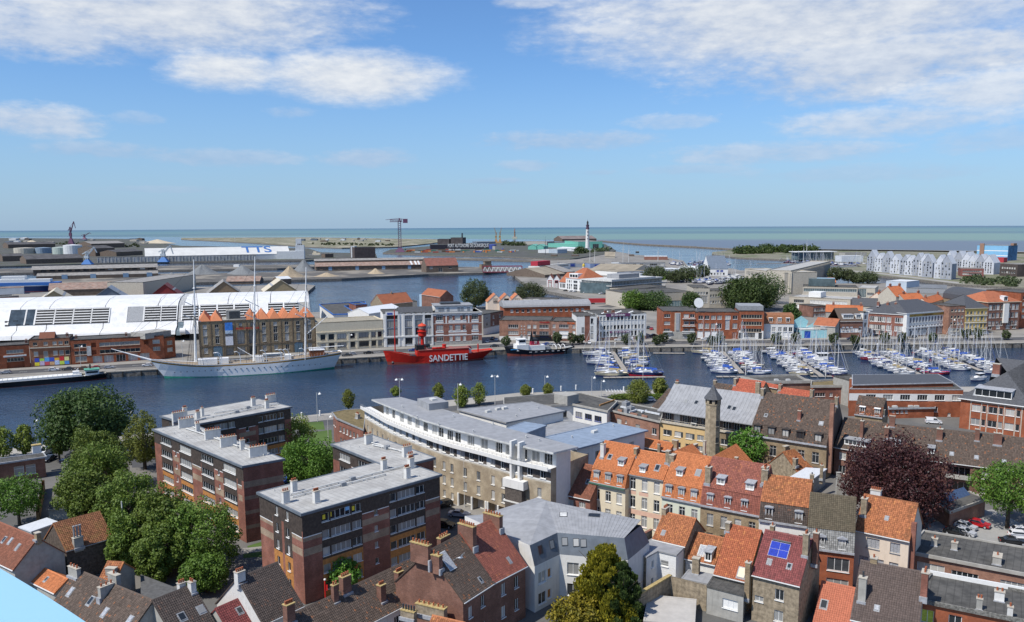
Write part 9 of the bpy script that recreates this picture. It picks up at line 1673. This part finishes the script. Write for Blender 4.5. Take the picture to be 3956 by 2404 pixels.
p=P(ZT(1600,440),2.6);o=thing('small_lighthouse','stubby red and white light tower with yellow lantern among the workshops','lighthouse',(p.x,p.y,2.6));kz=p.length/FPX/3.52;zz3=lambda y:zat(ZT(1600,y),p)-2.6;B().lathe([(20*kz,0),(16*kz,zz3(405)),(16*kz,zz3(388))],14,0).lathe([(16.2*kz,zz3(415)),(16.2*kz,zz3(402))],14,1).obj('tower',[WHITE,mat('light_red',(.45,.03,.03),.5,.1)],o);B().lathe([(19*kz,zz3(388)),(17*kz,zz3(365)),(11*kz,zz3(352)),(2*kz,zz3(346))],12).obj('lantern',[mat('light_yellow',(.55,.40,.05),.5,.1)],o)
rr_=fb('pilot_house','long white building with red roof block on the passage shore','building',ZT(1000,462),ZT(1420,418),ZT(1000,382),16,WRENDER,FLATG,ops=lambda L,h:{0:[dict(u=L*(.04+.03*i),z=h-3.4,w=L*.024,h=2,nx=1,gm=DARK)for i in range(30)]+[dict(u=L*k,z=1,w=L*.05,h=2.4,nx=1)for k in(.06,.17)]});B().box(rr_.L*.03,4,rr_.H,rr_.L*.42,14,rr_.H+5.5).obj('red_block',[mat('raspberry_roof',(.38,.03,.05),.7,.1)],rr_.root)
bs=[(ZT(1345,402),ZT(1490,398),ZT(1345,343),(.22,.27,.38),'pale blue shed with dark blue mark left of the grey shed'),(ZT(1490,398),ZT(1690,396),ZT(1490,348),(.26,.29,.33),'grey shed in the row of blue sheds'),(ZT(1690,406),ZT(1890,402),ZT(1690,348),(.20,.26,.40),'blue shed with dark blue panel at the right of the shed row')]
for i,(a,c,t,col,lb)in enumerate(bs):
 o=fb('blue_shed',lb,'shed',a,c,t,24,mat('row_shed_%s'%'abc'[i],col,.7,.1,.2),GRYR);
 if i!=1:B().box(o.L*.3,-.3,o.H*.3,o.L*.9,0,o.H*.75).obj('sign_board',[mat('deep_blue',(.03,.06,.28),.6,.1)],o.root)
for i,(a,c,t,D_,lb)in enumerate(((ZT(1075,540),ZT(1345,520),ZT(1085,500),60,'brown roofed workshop behind the red doored boathouses'),(ZT(1330,500),ZT(1480,490),ZT(1330,462),60,'pale roofed workshop left of the red hipped white house'),(ZT(1640,480),ZT(2240,500),ZT(1640,452),70,'wide tan roofed warehouse behind the glass office'))):
 fb('workshop',lb,'workshop',a,c,t,D_,OLDW if i<2 else STONE,mat('tan_sheet',(.27,.235,.18),.9,.15,.1)if i!=1 else GRYR,pitch=.22)
fb('white_store','white fronted store with dark doors behind the glass office','store',ZT(2055,520),ZT(2464,500),ZT(2055,460),40,WRENDER,mat('tan_sheet'),ops=lambda L,h:{0:[dict(u=L*k,z=.1,w=L*.1,h=h*.7,nx=3)for k in(.42,.75)]});fb('white_house','small white cube house with two windows right of the glass office','house',ZT(2370,560),ZT(2430,556),ZT(2370,485),14,WRENDER,WSHED,ops=lambda L,h:{0:[dict(u=L*.2,z=h-5,w=3,h=2.4,nx=1)]})
for i,(x0,x1,pk)in enumerate(((1100,1185,1140),(1190,1272,1232))):
 p=P(ZT((x0+x1)/2,668+12*i),2.6);k=p.length/FPX/3.52;w=(x1-x0)/2*k;o=thing('boathouse','white gabled boathouse with tall red framed door, %s of two'%ORD[i],'boathouse',(p.x,p.y,2.6),-.12);h=zat(ZT(x0,560),p)-2.6;H=zat(ZT(pk,502),p)-2.6
 b=B();b.face([(-w,0,0),(w,0,0),(w,0,h),(0,0,H),(-w,0,h)]);b.face([(w,0,0),(w,24,0),(w,24,h),(w,0,h)]);b.face([(-w,24,0),(-w,0,0),(-w,0,h),(-w,24,h)]);b.obj('wall',[WHITE],o);B().loft([[(-w-.3,y,h-.3),(0,y,H+.2),(w+.3,y,h-.3)]for y in(-.4,24)],caps=False).obj('roof',[MAT['rust_tiles']],o)
 B().box(-w*.62,-.15,0,w*.62,0,h*.88).obj('door_frame',[mat('door_crimson',(.28,.02,.04),.6,.1)],o);B().box(-w*.48,-.22,0,w*.48,-.16,h*.55).obj('door',[GREYW],o);B().box(-w*.48,-.22,h*.6,w*.48,-.16,h*.8).obj('window',[PANE],o)
lk=fb('white_link','low white link building between the boathouses and the red hipped house','building',ZT(1270,690),ZT(1360,700),ZT(1270,590),18,WHITE,MAT['rust_tiles'],pitch=.9,ops=lambda L,h:{0:row(4,1.2,2,4,1,L-1,nx=2)})
wh4=qb('white_house','white four storey house with red hip roof beside the glass office',ZT(1357,705),ZT(1582,728),ZT(1357,540),26,WHITE,lambda L,h:{0:[dict(u=L*k,z=z,w=1.8,h=2.3,nx=2)for k in(.07,.19,.31,.82)for z in(1,h*.32,h*.62)if z+2.3<h]+[dict(u=L*.47,z=z,w=L*.24,h=2.3,nx=2,gm=DARK)for z in(1,h*.32,h*.62)]},roof=('none',),cat='house')
wh4.hip(wh4.H,wh4.H+9,MAT['rust_tiles'],inset=9,gm=WHITE);B().box(wh4.L*.2,.3,wh4.H,wh4.L*.72,8,wh4.H+4.4).obj('dormer',[WHITE],wh4.root);b=B()
for k in range(3):b.box(wh4.L*(.25+.16*k),.15,wh4.H+1.2,wh4.L*(.25+.16*k)+3.0,.29,wh4.H+3.4)
b.obj('dormer_window',[PANE],wh4.root)
GLO=mat('office_glass',(.09,.125,.135),.12,.25,.25,spec=.7)
go=qb('glass_office','long glass office with overhanging pale roof facing the basin car park',ZT(1575,735),ZT(1978,765),ZT(1575,570),70,GLO,None,roof=('none',),cat='office building');L,h=go.L,go.H
B().box(-1,-1.2,h,L+1.2,70,h+1).box(L*.45,-.8,h+1,L+1,60,h+1.8).obj('roof',[GREYW],go.root);B().box(L*.55,12,h+1.8,L*.95,40,h+5.5).obj('roof_plant',[ZINC],go.root)
b=B()
for z in(h*.33,h*.62):b.box(-.2,-1.2,z,L+1.2,0,z+.6);b.box(L,-1,z,L+1.2,70,z+.6)
for k in range(22):b.box(L*k/21-.1,-.3,.2,L*k/21+.1,0,h)
for k in range(36):b.box(L,2*k-.1,.2,L+.3,2*k+.1,h)
b.obj('floor_band',[GREYW],go.root);B().box(L*.05,-.4,0,L,-.02,h*.16).obj('plinth',[DARK],go.root)
go2=qb('glass_office','angled wing of the glass office with dark ground floor',ZT(1980,765),ZT(2420,690),ZT(1980,612),30,GLO,lambda L,h:{0:row(14,h*.38,2,2.2,1,L-1,nx=2)+row(14,h*.68,2,2.2,1,L-1,nx=2)},roof=('flat',GREYW,.3,GREYW),cat='office building')
ba=fb('sail_hall','white and blue gabled hall with wavy sign beside the dry moored boats','hall',R3(1365,462),R3(1522,462),R3(1365,402),50,WHITE,BLUR,pitch=.55,ops=lambda L,h:{0:[dict(u=L*k,z=h*.5,w=L*.16,h=h*.3,nx=2,gm=mat('deep_blue'))for k in(.4,.6)]+[dict(u=L*(.1+.16*k),z=1,w=L*.1,h=h*.3,nx=1)for k in range(5)]});fb('white_hall','low white hall left of the blue gabled hall','hall',R3(1175,450),R3(1300,448),R3(1175,418),30,WHITE,WSHED,pitch=.3)
fb('blue_store','white store with bright blue door behind the small trees','store',R3(982,465),R3(1132,462),R3(982,408),26,WSHED,WSHED,ops=lambda L,h:{0:[dict(u=L*.25,z=.1,w=L*.25,h=h*.6,nx=2,gm=mat('blue_door'),fm=mat('blue_door'))]});fb('brick_store','red brick store between the trees and the dry moored boats','store',R3(1205,478),R3(1260,478),R3(1205,435),20,ORBRICK,GRYR);fb('long_store','dark long store with flat roof before the harbour entrance','store',R3(640,392),R3(1005,390),R3(640,352),24,GREY,GRYR,ops=lambda L,h:{0:row(12,h*.3,5,3,2,L-2)})
fb('brick_store','red brown brick store with white roof edge before the harbour entrance','store',R3(835,330),R3(1025,330),R3(835,302),30,mat('store_brick',(.25,.12,.09),.9,.15,.2),WSHED);fb('brick_store','small tan gabled store right of the lighthouse','store',R3(505,315),R3(590,315),R3(505,300),24,STONE,mat('tan_sheet'),pitch=.6)
for i,(x,y,w)in enumerate(((230,300,60),(330,345,70),(700,300,50),(760,275,30),(420,395,80),(560,360,70),(60,300,50))):fb('dock_shed','small dock shed number of the clutter between lighthouse and basin' if 0 else('small brown dock shed below the white lighthouse','small grey shed by the passage quay','low shed behind the long dark store','tiny dark hut at the entrance point','grey low shed beside the long dark store','white sheeted shed below the tan gabled store','small shed at the foot of the white workshop')[i],'shed',R3(x,y),R3(x+w,y),R3(x,y-14),14,(OLDW,GRENDER,OLDW,DARK,GRENDER,WSHED,OLDW)[i],GRYR)
po_=qb('civic_office','pale modernist office block with dense vertical window fins beside the big dark tree',R3(1658,560),R3(1985,612),R3(1655,402),20,STONE,lambda L,h:{0:[dict(u=L*(.05+.037*i),z=h*.70,w=L*.02,h=h*.2,nx=1,gm=DARK)for i in range(16)]},cat='office building',roof=('flat',FLATG,.6,STONE))
def fins(o,e,n,floors,m=STONE):
 p,q=o.edge(e);Lq=(q-p).length;d=(q-p)/Lq;nn=Vector((d.y,-d.x));h=o.H;g=B();f=B()
 for j in range(floors):
  z0=h*(.10+.86*j/floors);z1=z0+h*.86/floors*.62;a=p+nn*.08;c=q+nn*.08;g.face([(a.x,a.y,z0),(c.x,c.y,z0),(c.x,c.y,z1),(a.x,a.y,z1)])
 for i in range(n+1):
  a=p+d*(Lq*i/n);f.prism([tuple(a+nn*.9-d*.32),tuple(a+nn*.9+d*.32),tuple(a+d*.32),tuple(a-d*.32)],1,h-.8)
 g.obj('window_band',[PANE],o.root);f.obj('fin',[m],o.root)
pq=qb('civic_office','front wing of the pale modernist office with full height fins',R3(1890,588),R3(2035,612),R3(1890,418),24,STONE,cat='office building',roof=('flat',FLATG,.6,STONE));fins(pq,0,14,5)
pr=qb('civic_office','long right wing of the pale modernist office stretching to the channel',R3(2036,612),R4(525,500),R3(2036,420),20,STONE,cat='office building',roof=('flat',FLATG,.6,STONE));fins(pr,0,34,5)
g1_=qb('glass_school','long low office with two blue grey window bands behind the white annex',R4(310,640),R4(760,650),R4(312,548),24,STONE,lambda L,h:{0:[dict(u=.5,z=z,w=L-1,h=2.4,nx=24,gm=GLO)for z in(h-4,h-9)if z>.3]},cat='office building');B().box(4,4,g1_.H,24,20,g1_.H+6).obj('glass_drum',[GLO],g1_.root);fb('glass_school','grey block with a glass stair beside the long banded office','office building',R4(760,645),R4(905,650),R4(760,560),30,STONE,FLATG,ops=lambda L,h:{0:[dict(u=L*.05,z=.5,w=L*.45,h=h*.85,nx=5,gm=GLO),dict(u=L*.55,z=h*.3,w=L*.4,h=2,nx=8)]});fb('white_screen','pale blue translucent hall block behind the banded office','hall',R4(995,590),R4(1165,600),R4(995,502),24,mat('pale_ice',(.42,.48,.54),.6,.06,.1),WSHED)
fb('grey_hall','wide dark grey hall roofs between the banded office and the channel quay','hall',R4(1165,600),R4(1500,610),R4(1165,560),50,GREY,mat('hall_grey',(.17,.18,.19),.8,.15,.1))
wl2=qb('annex','low white office with shuttered windows and a roof box behind the turquoise garage',R4(195,735),R4(700,765),R4(197,632),24,STONE,lambda L,h:{0:[dict(u=L*.08,z=h-4,w=L*.17,h=2.2,nx=5),dict(u=L*.35,z=h-4.2,w=L*.6,h=2.4,nx=12,gm=GREYW),dict(u=L*.06,z=.8,w=L*.3,h=2.6,nx=8,gm=WHITE)]},roof=('flat',FLATG,.4,STONE));B().box(wl2.L*.3,3,wl2.H,wl2.L*.5,14,wl2.H+3.5).obj('roof_box',[WHITE],wl2.root)
st_=P(R4(100,655),2.6);sta=thing('statue','dark bronze statue standing on a tall stone plinth in the square','statue',(st_.x,st_.y,2.6));B().lathe([(1.6,0),(1.5,3),(1.2,3.2),(1.1,7),(1.3,7.2)],8).obj('plinth',[STONE],sta);B().tube((-.3,0,7.2),(-.15,0,9),.28,.32,7).tube((.35,.1,7.2),(.15,0,9),.28,.32,7).tube((0,0,8.9),(0,0,10.6),.5,.6,8).tube((.5,0,10.4),(1.5,0,11.4),.2,.12,6).tube((-.55,0,10.4),(-.7,0,9.2),.2,.14,6).lathe([(.12,10.6),(.32,10.9),(.3,11.3),(.05,11.5)],8).obj('figure',[DARK],sta)
fb('orange_house','small orange roofed house among trees beside the pale office','house',R4(490,525),R4(585,525),R4(490,512),10,REDBRICK,MAT['bright_orange_tiles'],pitch=.8)
ZWT=mat('neu_white_roof',(.60,.61,.62),.6,.06,.3);ZGY=mat('neu_grey_wall',(.30,.32,.36),.6,.1,.3);ZLT=mat('neu_pale_wall',(.50,.52,.56),.6,.1,.3)
nd=[(885,250,845,945,425),(945,275,915,985,430),(1005,262,980,1055,435),(1075,285,1045,1105,445),(1160,290,1120,1180,455),(1190,295,1170,1230,458),(1265,275,1230,1290,462),(1310,282,1285,1330,468),(1345,288,1310,1430,475),(1455,290,1400,1500,485),(1500,292,1465,1600,492)]
for i,(pk,ty,l,r,by)in enumerate(nd):
 p=P(R4((l+pk)/2+8,by),2.6);k=p.length/FPX/2.139;w=5.4;H=zat(R4(pk,ty),p)-2.6;o=thing('quay_house','%s walled gabled house with steep white roof, %s along the channel quay'%(('grey','pale')[i%2],ORD[i]),'house',(p.x,p.y,2.6),-.78,'steep gabled houses along the channel');h=H*.66;b=B();D_=15
 b.face([(-w,0,0),(w,0,0),(w,0,h),(0,0,H),(-w,0,h)]);b.face([(w,0,0),(w,D_,0),(w,D_,h),(w,0,h)]);b.face([(-w,D_,0),(-w,0,0),(-w,0,h),(-w,D_,h)]);b.obj('wall',[ZGY if i%2==0 else ZLT],o);B().loft([[(-w-.2,y,h-.3),(0,y,H+.3),(w+.2,y,h-.3)]for y in(-.3,D_)],caps=False).obj('roof',[ZWT],o)
 r_=random.Random(i)
 for j in range(6):
  for c in range(3):
   z=1.5+j*h*.17;x=(-.62+.6*c+r_.uniform(-.1,.1))*w
   if z+2<h*1.1 and r_.random()<.85:inst('window',SH('nw%d'%(r_.random()<.5),lambda:B().box(-.55,-.1,0,.55,0,1.9).mesh('window',[PANE])),o,(x,0,z))
nd2=[(1500,258,1480,1545),(1570,260,1545,1640),(1640,265,1615,1700),(1700,288,1675,1735),(1760,285,1730,1815),(1830,290,1790,1890)]
for i,(pk,ty,l,r)in enumerate(nd2):
 p=P(R4((l+r)/2,420+6*i),2.6);k=p.length/FPX/2.139;w=5.6;H=zat(R4(pk,ty),p)-2.6;h=H*.6;o=thing('quay_house','white roofed steep house in the rear row, %s from the left'%ORD[i],'house',(p.x,p.y,2.6),-.78,'steep gabled houses in the rear row');b=B();b.face([(-w,0,0),(w,0,0),(w,0,h),(0,0,H),(-w,0,h)]);b.face([(w,0,0),(w,24,0),(w,24,h),(w,0,h)]);b.face([(-w,24,0),(-w,0,0),(-w,0,h),(-w,24,h)]);b.obj('wall',[(ZLT,ZGY,ZLT)[i%3]],o);B().loft([[(-w-.2,y,h-.3),(0,y,H+.3),(w+.2,y,h-.3)]for y in(-.3,24)],caps=False).obj('roof',[ZWT],o)
 for j in range(5):
  for c in(-.5,0,.45):inst('window',SHM.get('nw0')or SHM.get('nw1'),o,(c*w,0,1.5+j*h*.19))
bt_=fb('blue_block','tall sky blue apartment block with brown stair towers near the beach','apartment building',R4(1745,330),R4(2000,338),R4(1745,208),30,mat('sky_blue_render',(.20,.42,.62),.7,.06,.2),GRYR,paints=lambda L,h:{0:[(0,h*z,L,h*z+1.2,1)for z in(.3,.62)]},mats=[WHITE]);L,h=bt_.L,bt_.H;B().box(L*.1,-1.5,0,L*.24,0,h*1.12).box(L*.95,12,h,L*1.05,22,h*1.14).obj('stair_tower',[mat('tower_brown',(.28,.17,.12),.85,.1,.2)],bt_.root);B().box(L+.05,0,0,L+.6,28,h).obj('end_wall',[mat('deep_sky',(.06,.16,.30),.7,.3,.2)],bt_.root)
fb('brick_flats','low dark red brick flats in front of the white rear row','apartment building',R4(1612,465),R4(1805,468),R4(1612,400),20,mat('plum_brick',(.22,.09,.08),.85,.12,.3),GRYR,ops=lambda L,h:{0:row(9,h*.55,2,1.6,2,L-2)+row(9,h*.2,2,1.6,2,L-2)});fb('dark_flats','dark timber clad flats right of the white rear row','apartment building',R4(1935,460),R4(2080,470),R4(1935,360),24,mat('umber_clad',(.075,.06,.055),.85,.2,.2),GRYR,ops=lambda L,h:{0:row(6,h*.6,2,2,2,L-2)+row(6,h*.25,2,2,2,L-2)});fb('white_block','white block at the right edge behind the dark clad flats','building',R4(2090,450),R4(2250,455),R4(2090,362),24,WRENDER,GRYR)
fb('red_pavilion','low crimson pavilion with slanted roof below the blue block','pavilion',R4(1890,350),R4(1970,352),R4(1890,312),20,mat('crimson_sheet',(.38,.04,.05),.7,.1),MAT['crimson_sheet'])
mc=fb('marina_club','long flat roofed marina club on thin posts by the dunes','clubhouse',R4(268,332),R4(565,328),R4(268,268),20,GLO,WSHED);B().box(-4,-3,mc.H,mc.L+4,22,mc.H+1).obj('roof_slab',[WHITE],mc.root);fb('marina_shed','white marina shed right of the flat roofed club','shed',R4(632,348),R4(808,346),R4(632,298),20,WSHED,WSHED);fb('dune_hotel','long low grey building behind the marina shed before the beach','building',R4(660,300),R4(840,298),R4(660,272),20,GRENDER,GRYR)
def bushes(name,pts,n,hmin,hmax,m,seed,per=46,leaf=1.5):
 """one mass of undergrowth between pixel polygon corners"""
 r=random.Random(seed);b=B();W=[P(q,2.5)for q in pts]
 for _ in range(n):
  u,v=r.random(),r.random();p=W[0].lerp(W[1],u).lerp(W[3].lerp(W[2],u),v);hh=r.uniform(hmin,hmax);R_=hh*r.uniform(.6,1.1)
  for _ in range(per):
   d=Vector((r.gauss(0,.5),r.gauss(0,.5),abs(r.gauss(0,.55))));c=Vector((p.x,p.y,2.5))+Vector((d.x*R_,d.y*R_,min(d.z,1.1)*hh));nn=Vector((r.uniform(-1,1),r.uniform(-1,1),r.uniform(-.2,1))).normalized();t=nn.cross(Vector((r.uniform(-1,1),.3,r.uniform(-1,1)))).normalized();w=nn.cross(t);s=leaf*r.uniform(.6,1.3)
   b.face([c-t*s,c-w*s*.6,c+t*s,c+w*s*.6])
 o=b.obj(name,[m]);o['kind']='stuff';return o
bushes('dune_undergrowth',[R3(1600,285),R4(420,270),R4(400,252),R3(1600,258)],190,5,13,LD,1,60,2.6);bushes('shore_undergrowth',[R2(1380,185),R2(1560,190),R2(1560,170),R2(1380,165)],30,4,9,LO,2,40,2.5);bushes('yard_undergrowth',[R2(1900,250),R2(2160,225),R2(2160,210),R2(1900,235)],40,3,7,LO,3,36,2.0);bushes('spit_undergrowth',[R2(0,180),R2(600,190),R2(600,178),R2(0,168)],60,2,4.5,LO,4,30,2.5);bushes('channel_undergrowth',[R4(1640,530),R4(2100,560),R4(2100,500),R4(1640,480)],60,2,5,LO,6,34,1.4);bushes('square_undergrowth',[R3(960,500),R3(1250,520),R3(1250,460),R3(960,470)],26,3,7,LG,7,40,1.2);bushes('yard_undergrowth',[R1(40,180),R1(1000,200),R1(1000,182),R1(40,165)],60,3,7,LO,8,26,3.0)
for q,hh,R_,m,lb in((R3(910,520),16,11,LO,'tall grey green tree left of the small square'),(R3(1075,520),13,9,LO,'green tree with a flag before it in the small square'),(R3(1180,515),16,11,LO,'broad grey green tree in the middle of the small square'),(R3(1312,495),16,8,LO,'upright tree by the dry moored boats'),(R4(580,520),16,8,LO,'first tree along the channel beside the pale office'),(R4(685,522),14,7,LO,'second tree along the channel'),(R4(755,525),8,6,LO,'low third tree along the channel'),(R4(840,525),11,11,LO,'broad fourth tree along the channel'),(R3(300,275),14,10,LD,'dark tree at the foot of the white lighthouse'),(R3(1850,250),14,14,LD,'tallest dark tree on the dune'),(R3(950,475),12,8,LO,'small tree in front of the blue doored store')):
 tree('broadleaf_tree',lb,P(q,2.5),hh,R_,m,n=2400,bare=.08,seed=50,leaf=.8,clumps=34)
def far_boats(pts,cnt,seed,label,group,z=0.0,jit=5,mast=.7):
 r=random.Random(seed);W=[P(q,z)for q in pts]
 for i in range(cnt):
  u=(i+r.uniform(.1,.9))/cnt;k=min(len(W)-2,int(u*(len(W)-1)));p=W[k].lerp(W[k+1],u*(len(W)-1)-k)+Vector((r.uniform(-jit,jit),r.uniform(-jit,jit)*1.5))
  sail=r.random()<mast;hm=r.choice([HW,HW,HW,HN]);cm=r.choice([CB,CW,CN]);o=boat(r.choice(['sloop','cruiser'])if sail else 'motor',hm,cm,p,r.uniform(0,6.28),'%s %s with %s cover %s'%(CN_[hm.name],'sailboat' if sail else 'motorboat',CN_[cm.name],label),group);o.location.z=z;s=o.scale[0]*1.25;o.scale=(s,s,s)
far_boats([R4(205,352),R4(400,365),R4(560,368)],24,1,'in the crowded far marina left of the steep houses','boats in the far marina',jit=9);far_boats([R4(420,380),R4(640,372),R4(830,378)],22,2,'in the crowded far marina left of the steep houses','boats in the far marina',jit=6)
far_boats([R3(1190,395),R3(1300,350),R3(1420,358),R3(1540,372)],22,3,'behind the blue gabled hall','boats behind the gabled hall',jit=12,mast=.95);far_boats([R3(1230,505),R3(1400,520),R3(1560,510),R3(1640,480)],34,4,'stored ashore left of the pale office','boats stored ashore',3.4,12,.3);far_boats([R4(150,330),R4(240,345)],4,5,'by the dune shore','boats by the dunes',0,8,.2);far_boats([R3(990,355),R3(1080,370),R3(1120,365)],5,6,'ashore by the long dark store','boats by the dark store',3.2,6,.3)
fp=SH('fp',lambda:B().box(-30,-1.2,-.2,30,1.2,.6).mesh('pontoon',[PONT]))
for i,(q,a)in enumerate(((R4(300,360),-.12),(R4(470,365),-.1),(R4(560,378),-.25),(R4(700,380),-.2),(R4(80,360),.2))):p=P(q,.4);tag(inst('pontoon',fp,None,(p.x,p.y,0),a),'floating walkway in the far marina, %s from the left'%ORD[i if i<4 else 4],'pontoon','far marina pontoons')
ty_=thing('work_boat','cream motor ship moored at the right of the white storage hall','ship',(*P(ZV(2130,435),0),0),.1);hb_,_x=hull(30,7,lambda t:3.5,2,1,None,slots=(0,1,1,1));hb_.obj('hull',[RUST,GREYW,GREYW,DECK],ty_);B().box(8,-2.5,3,24,2.5,7).box(10,-2,7,16,2,10).obj('deckhouse',[CREAM],ty_)
gb=thing('barge','long dark green barge moored at the second dock pier','barge',(*P(R1(1670,352),0),0),-.03);hb_,_x=hull(85,9,lambda t:2.6,1,0,None,slots=(0,1,1,1));hb_.obj('hull',[RUST,mat('barge_green',(.06,.12,.09),.7,.15),MAT['barge_green'],GREY],gb);B().box(4,-3,2,12,3,6).obj('wheelhouse',[WHITE],gb)
cols=[(.05,.10,.32),(.30,.06,.04),(.55,.20,.05),(.45,.46,.46),(.06,.16,.12),(.10,.07,.05)]
cm_=[B().box(-6.1,-1.25,0,6.1,1.25,2.6).mesh('container',[mat('container_paint_%s'%'abcdef'[i],c,.7,.15,.4)])for i,c in enumerate(cols)];cn=['dark blue','rust red','orange','grey','dark green','brown']
r=random.Random(5)
for i in range(60):
 q=R2(r.uniform(680,1500),r.uniform(214,236));p=P(q,2.6);k=r.randrange(6);tag(inst('container',cm_[k],None,(p.x,p.y,2.5+2.6*(r.random()<.3)*0),r.choice([0,.1,1.5])),'%s container standing in the yard below the lettered warehouse'%cn[k],'container','containers of the shipyard')
for i in range(34):
 q=R1(r.uniform(20,1200),r.uniform(140,172))if i%2 else R2(r.uniform(-100,560),r.uniform(140,158));p=P(q,2.6);k=p.length/FPX;w,h=r.uniform(8,26)*k,r.uniform(3,7)*k
 tag(B().box(-w/2,-12,0,w/2,12,h).loft([[(-w/2,-12,h),(0,-12,h+r.uniform(0,3)),(w/2,-12,h)],[(-w/2,12,h),(0,12,h+1),(w/2,12,h)]]).obj('dock_store',[r.choice([WSHED,OLDW,GRENDER,BLUR,STONE])],None,(p.x,p.y,2.5)),'tiny store building scattered along the far shore before the sea','store','stores on the far shore')
for i,(q,hh)in enumerate(((ZT(1685,330),30),(ZT(1750,335),24),(ZT(2135,395),36),(ZT(2212,395),30),(R2(1693,250),36),(R3(545,300),18),(R4(340,330),34),(R4(315,345),26),(ZT(1955,212),18),(R3(945,345),22),(R1(1695,160),22))):
 p=P(q,2.6);o=tag(B().tube((0,0,0),(0,0,hh*.8),.5,.3,7).bar((-2.5,0,hh*.66),(2.5,0,hh*.66),.3).bar((0,0,hh*.8),(0,0,hh),.2).obj('mast',[GREYW if i<4 or i>5 else DARK]),'tall signal mast on the far shore, %s in the list of lone masts'%ORD[i]if 0 else('white mast left of the leaning derrick by the blue sheds','leaning derrick mast by the blue sheds','tall white mast behind the blue sheds','white mast with crossbar right of the blue sheds','thin dark mast before the grey shipyard shed','short dark mast by the tan gabled store','tallest white mast at the marina club','white mast left of the marina club one','stubby pale beacon mast at the entrance point','thin mast behind the red brown store','thin dark mast on the sand spit')[i],'mast');o.location=(p.x,p.y,2.6)
for i,(x0,y0,x1,y1)in enumerate(((960,520,980,440),(1150,560,1160,400))):pass
strip('road',[tuple(P(q,2.6))for q in(R3(960,545),R3(985,480),R3(1060,440),R3(1150,400),R3(1155,375))],(-5,5),mat('pale_road',(.30,.29,.27),.9,.12,.3,kind='ground'),2.52)
strip('road',[tuple(P(q,2.6))for q in(R3(500,720),R3(690,690),R3(1000,560))],(-6,6),ASPH,2.516);strip('road',[tuple(P(q,2.6))for q in(R4(540,408),R4(900,440),R4(1600,525))],(-2,9),MAT['pale_road'],2.52);strip('road',[tuple(P(q,2.6))for q in(R4(0,690),R4(200,760),R4(400,800))],(-6,6),ASPH,2.516)
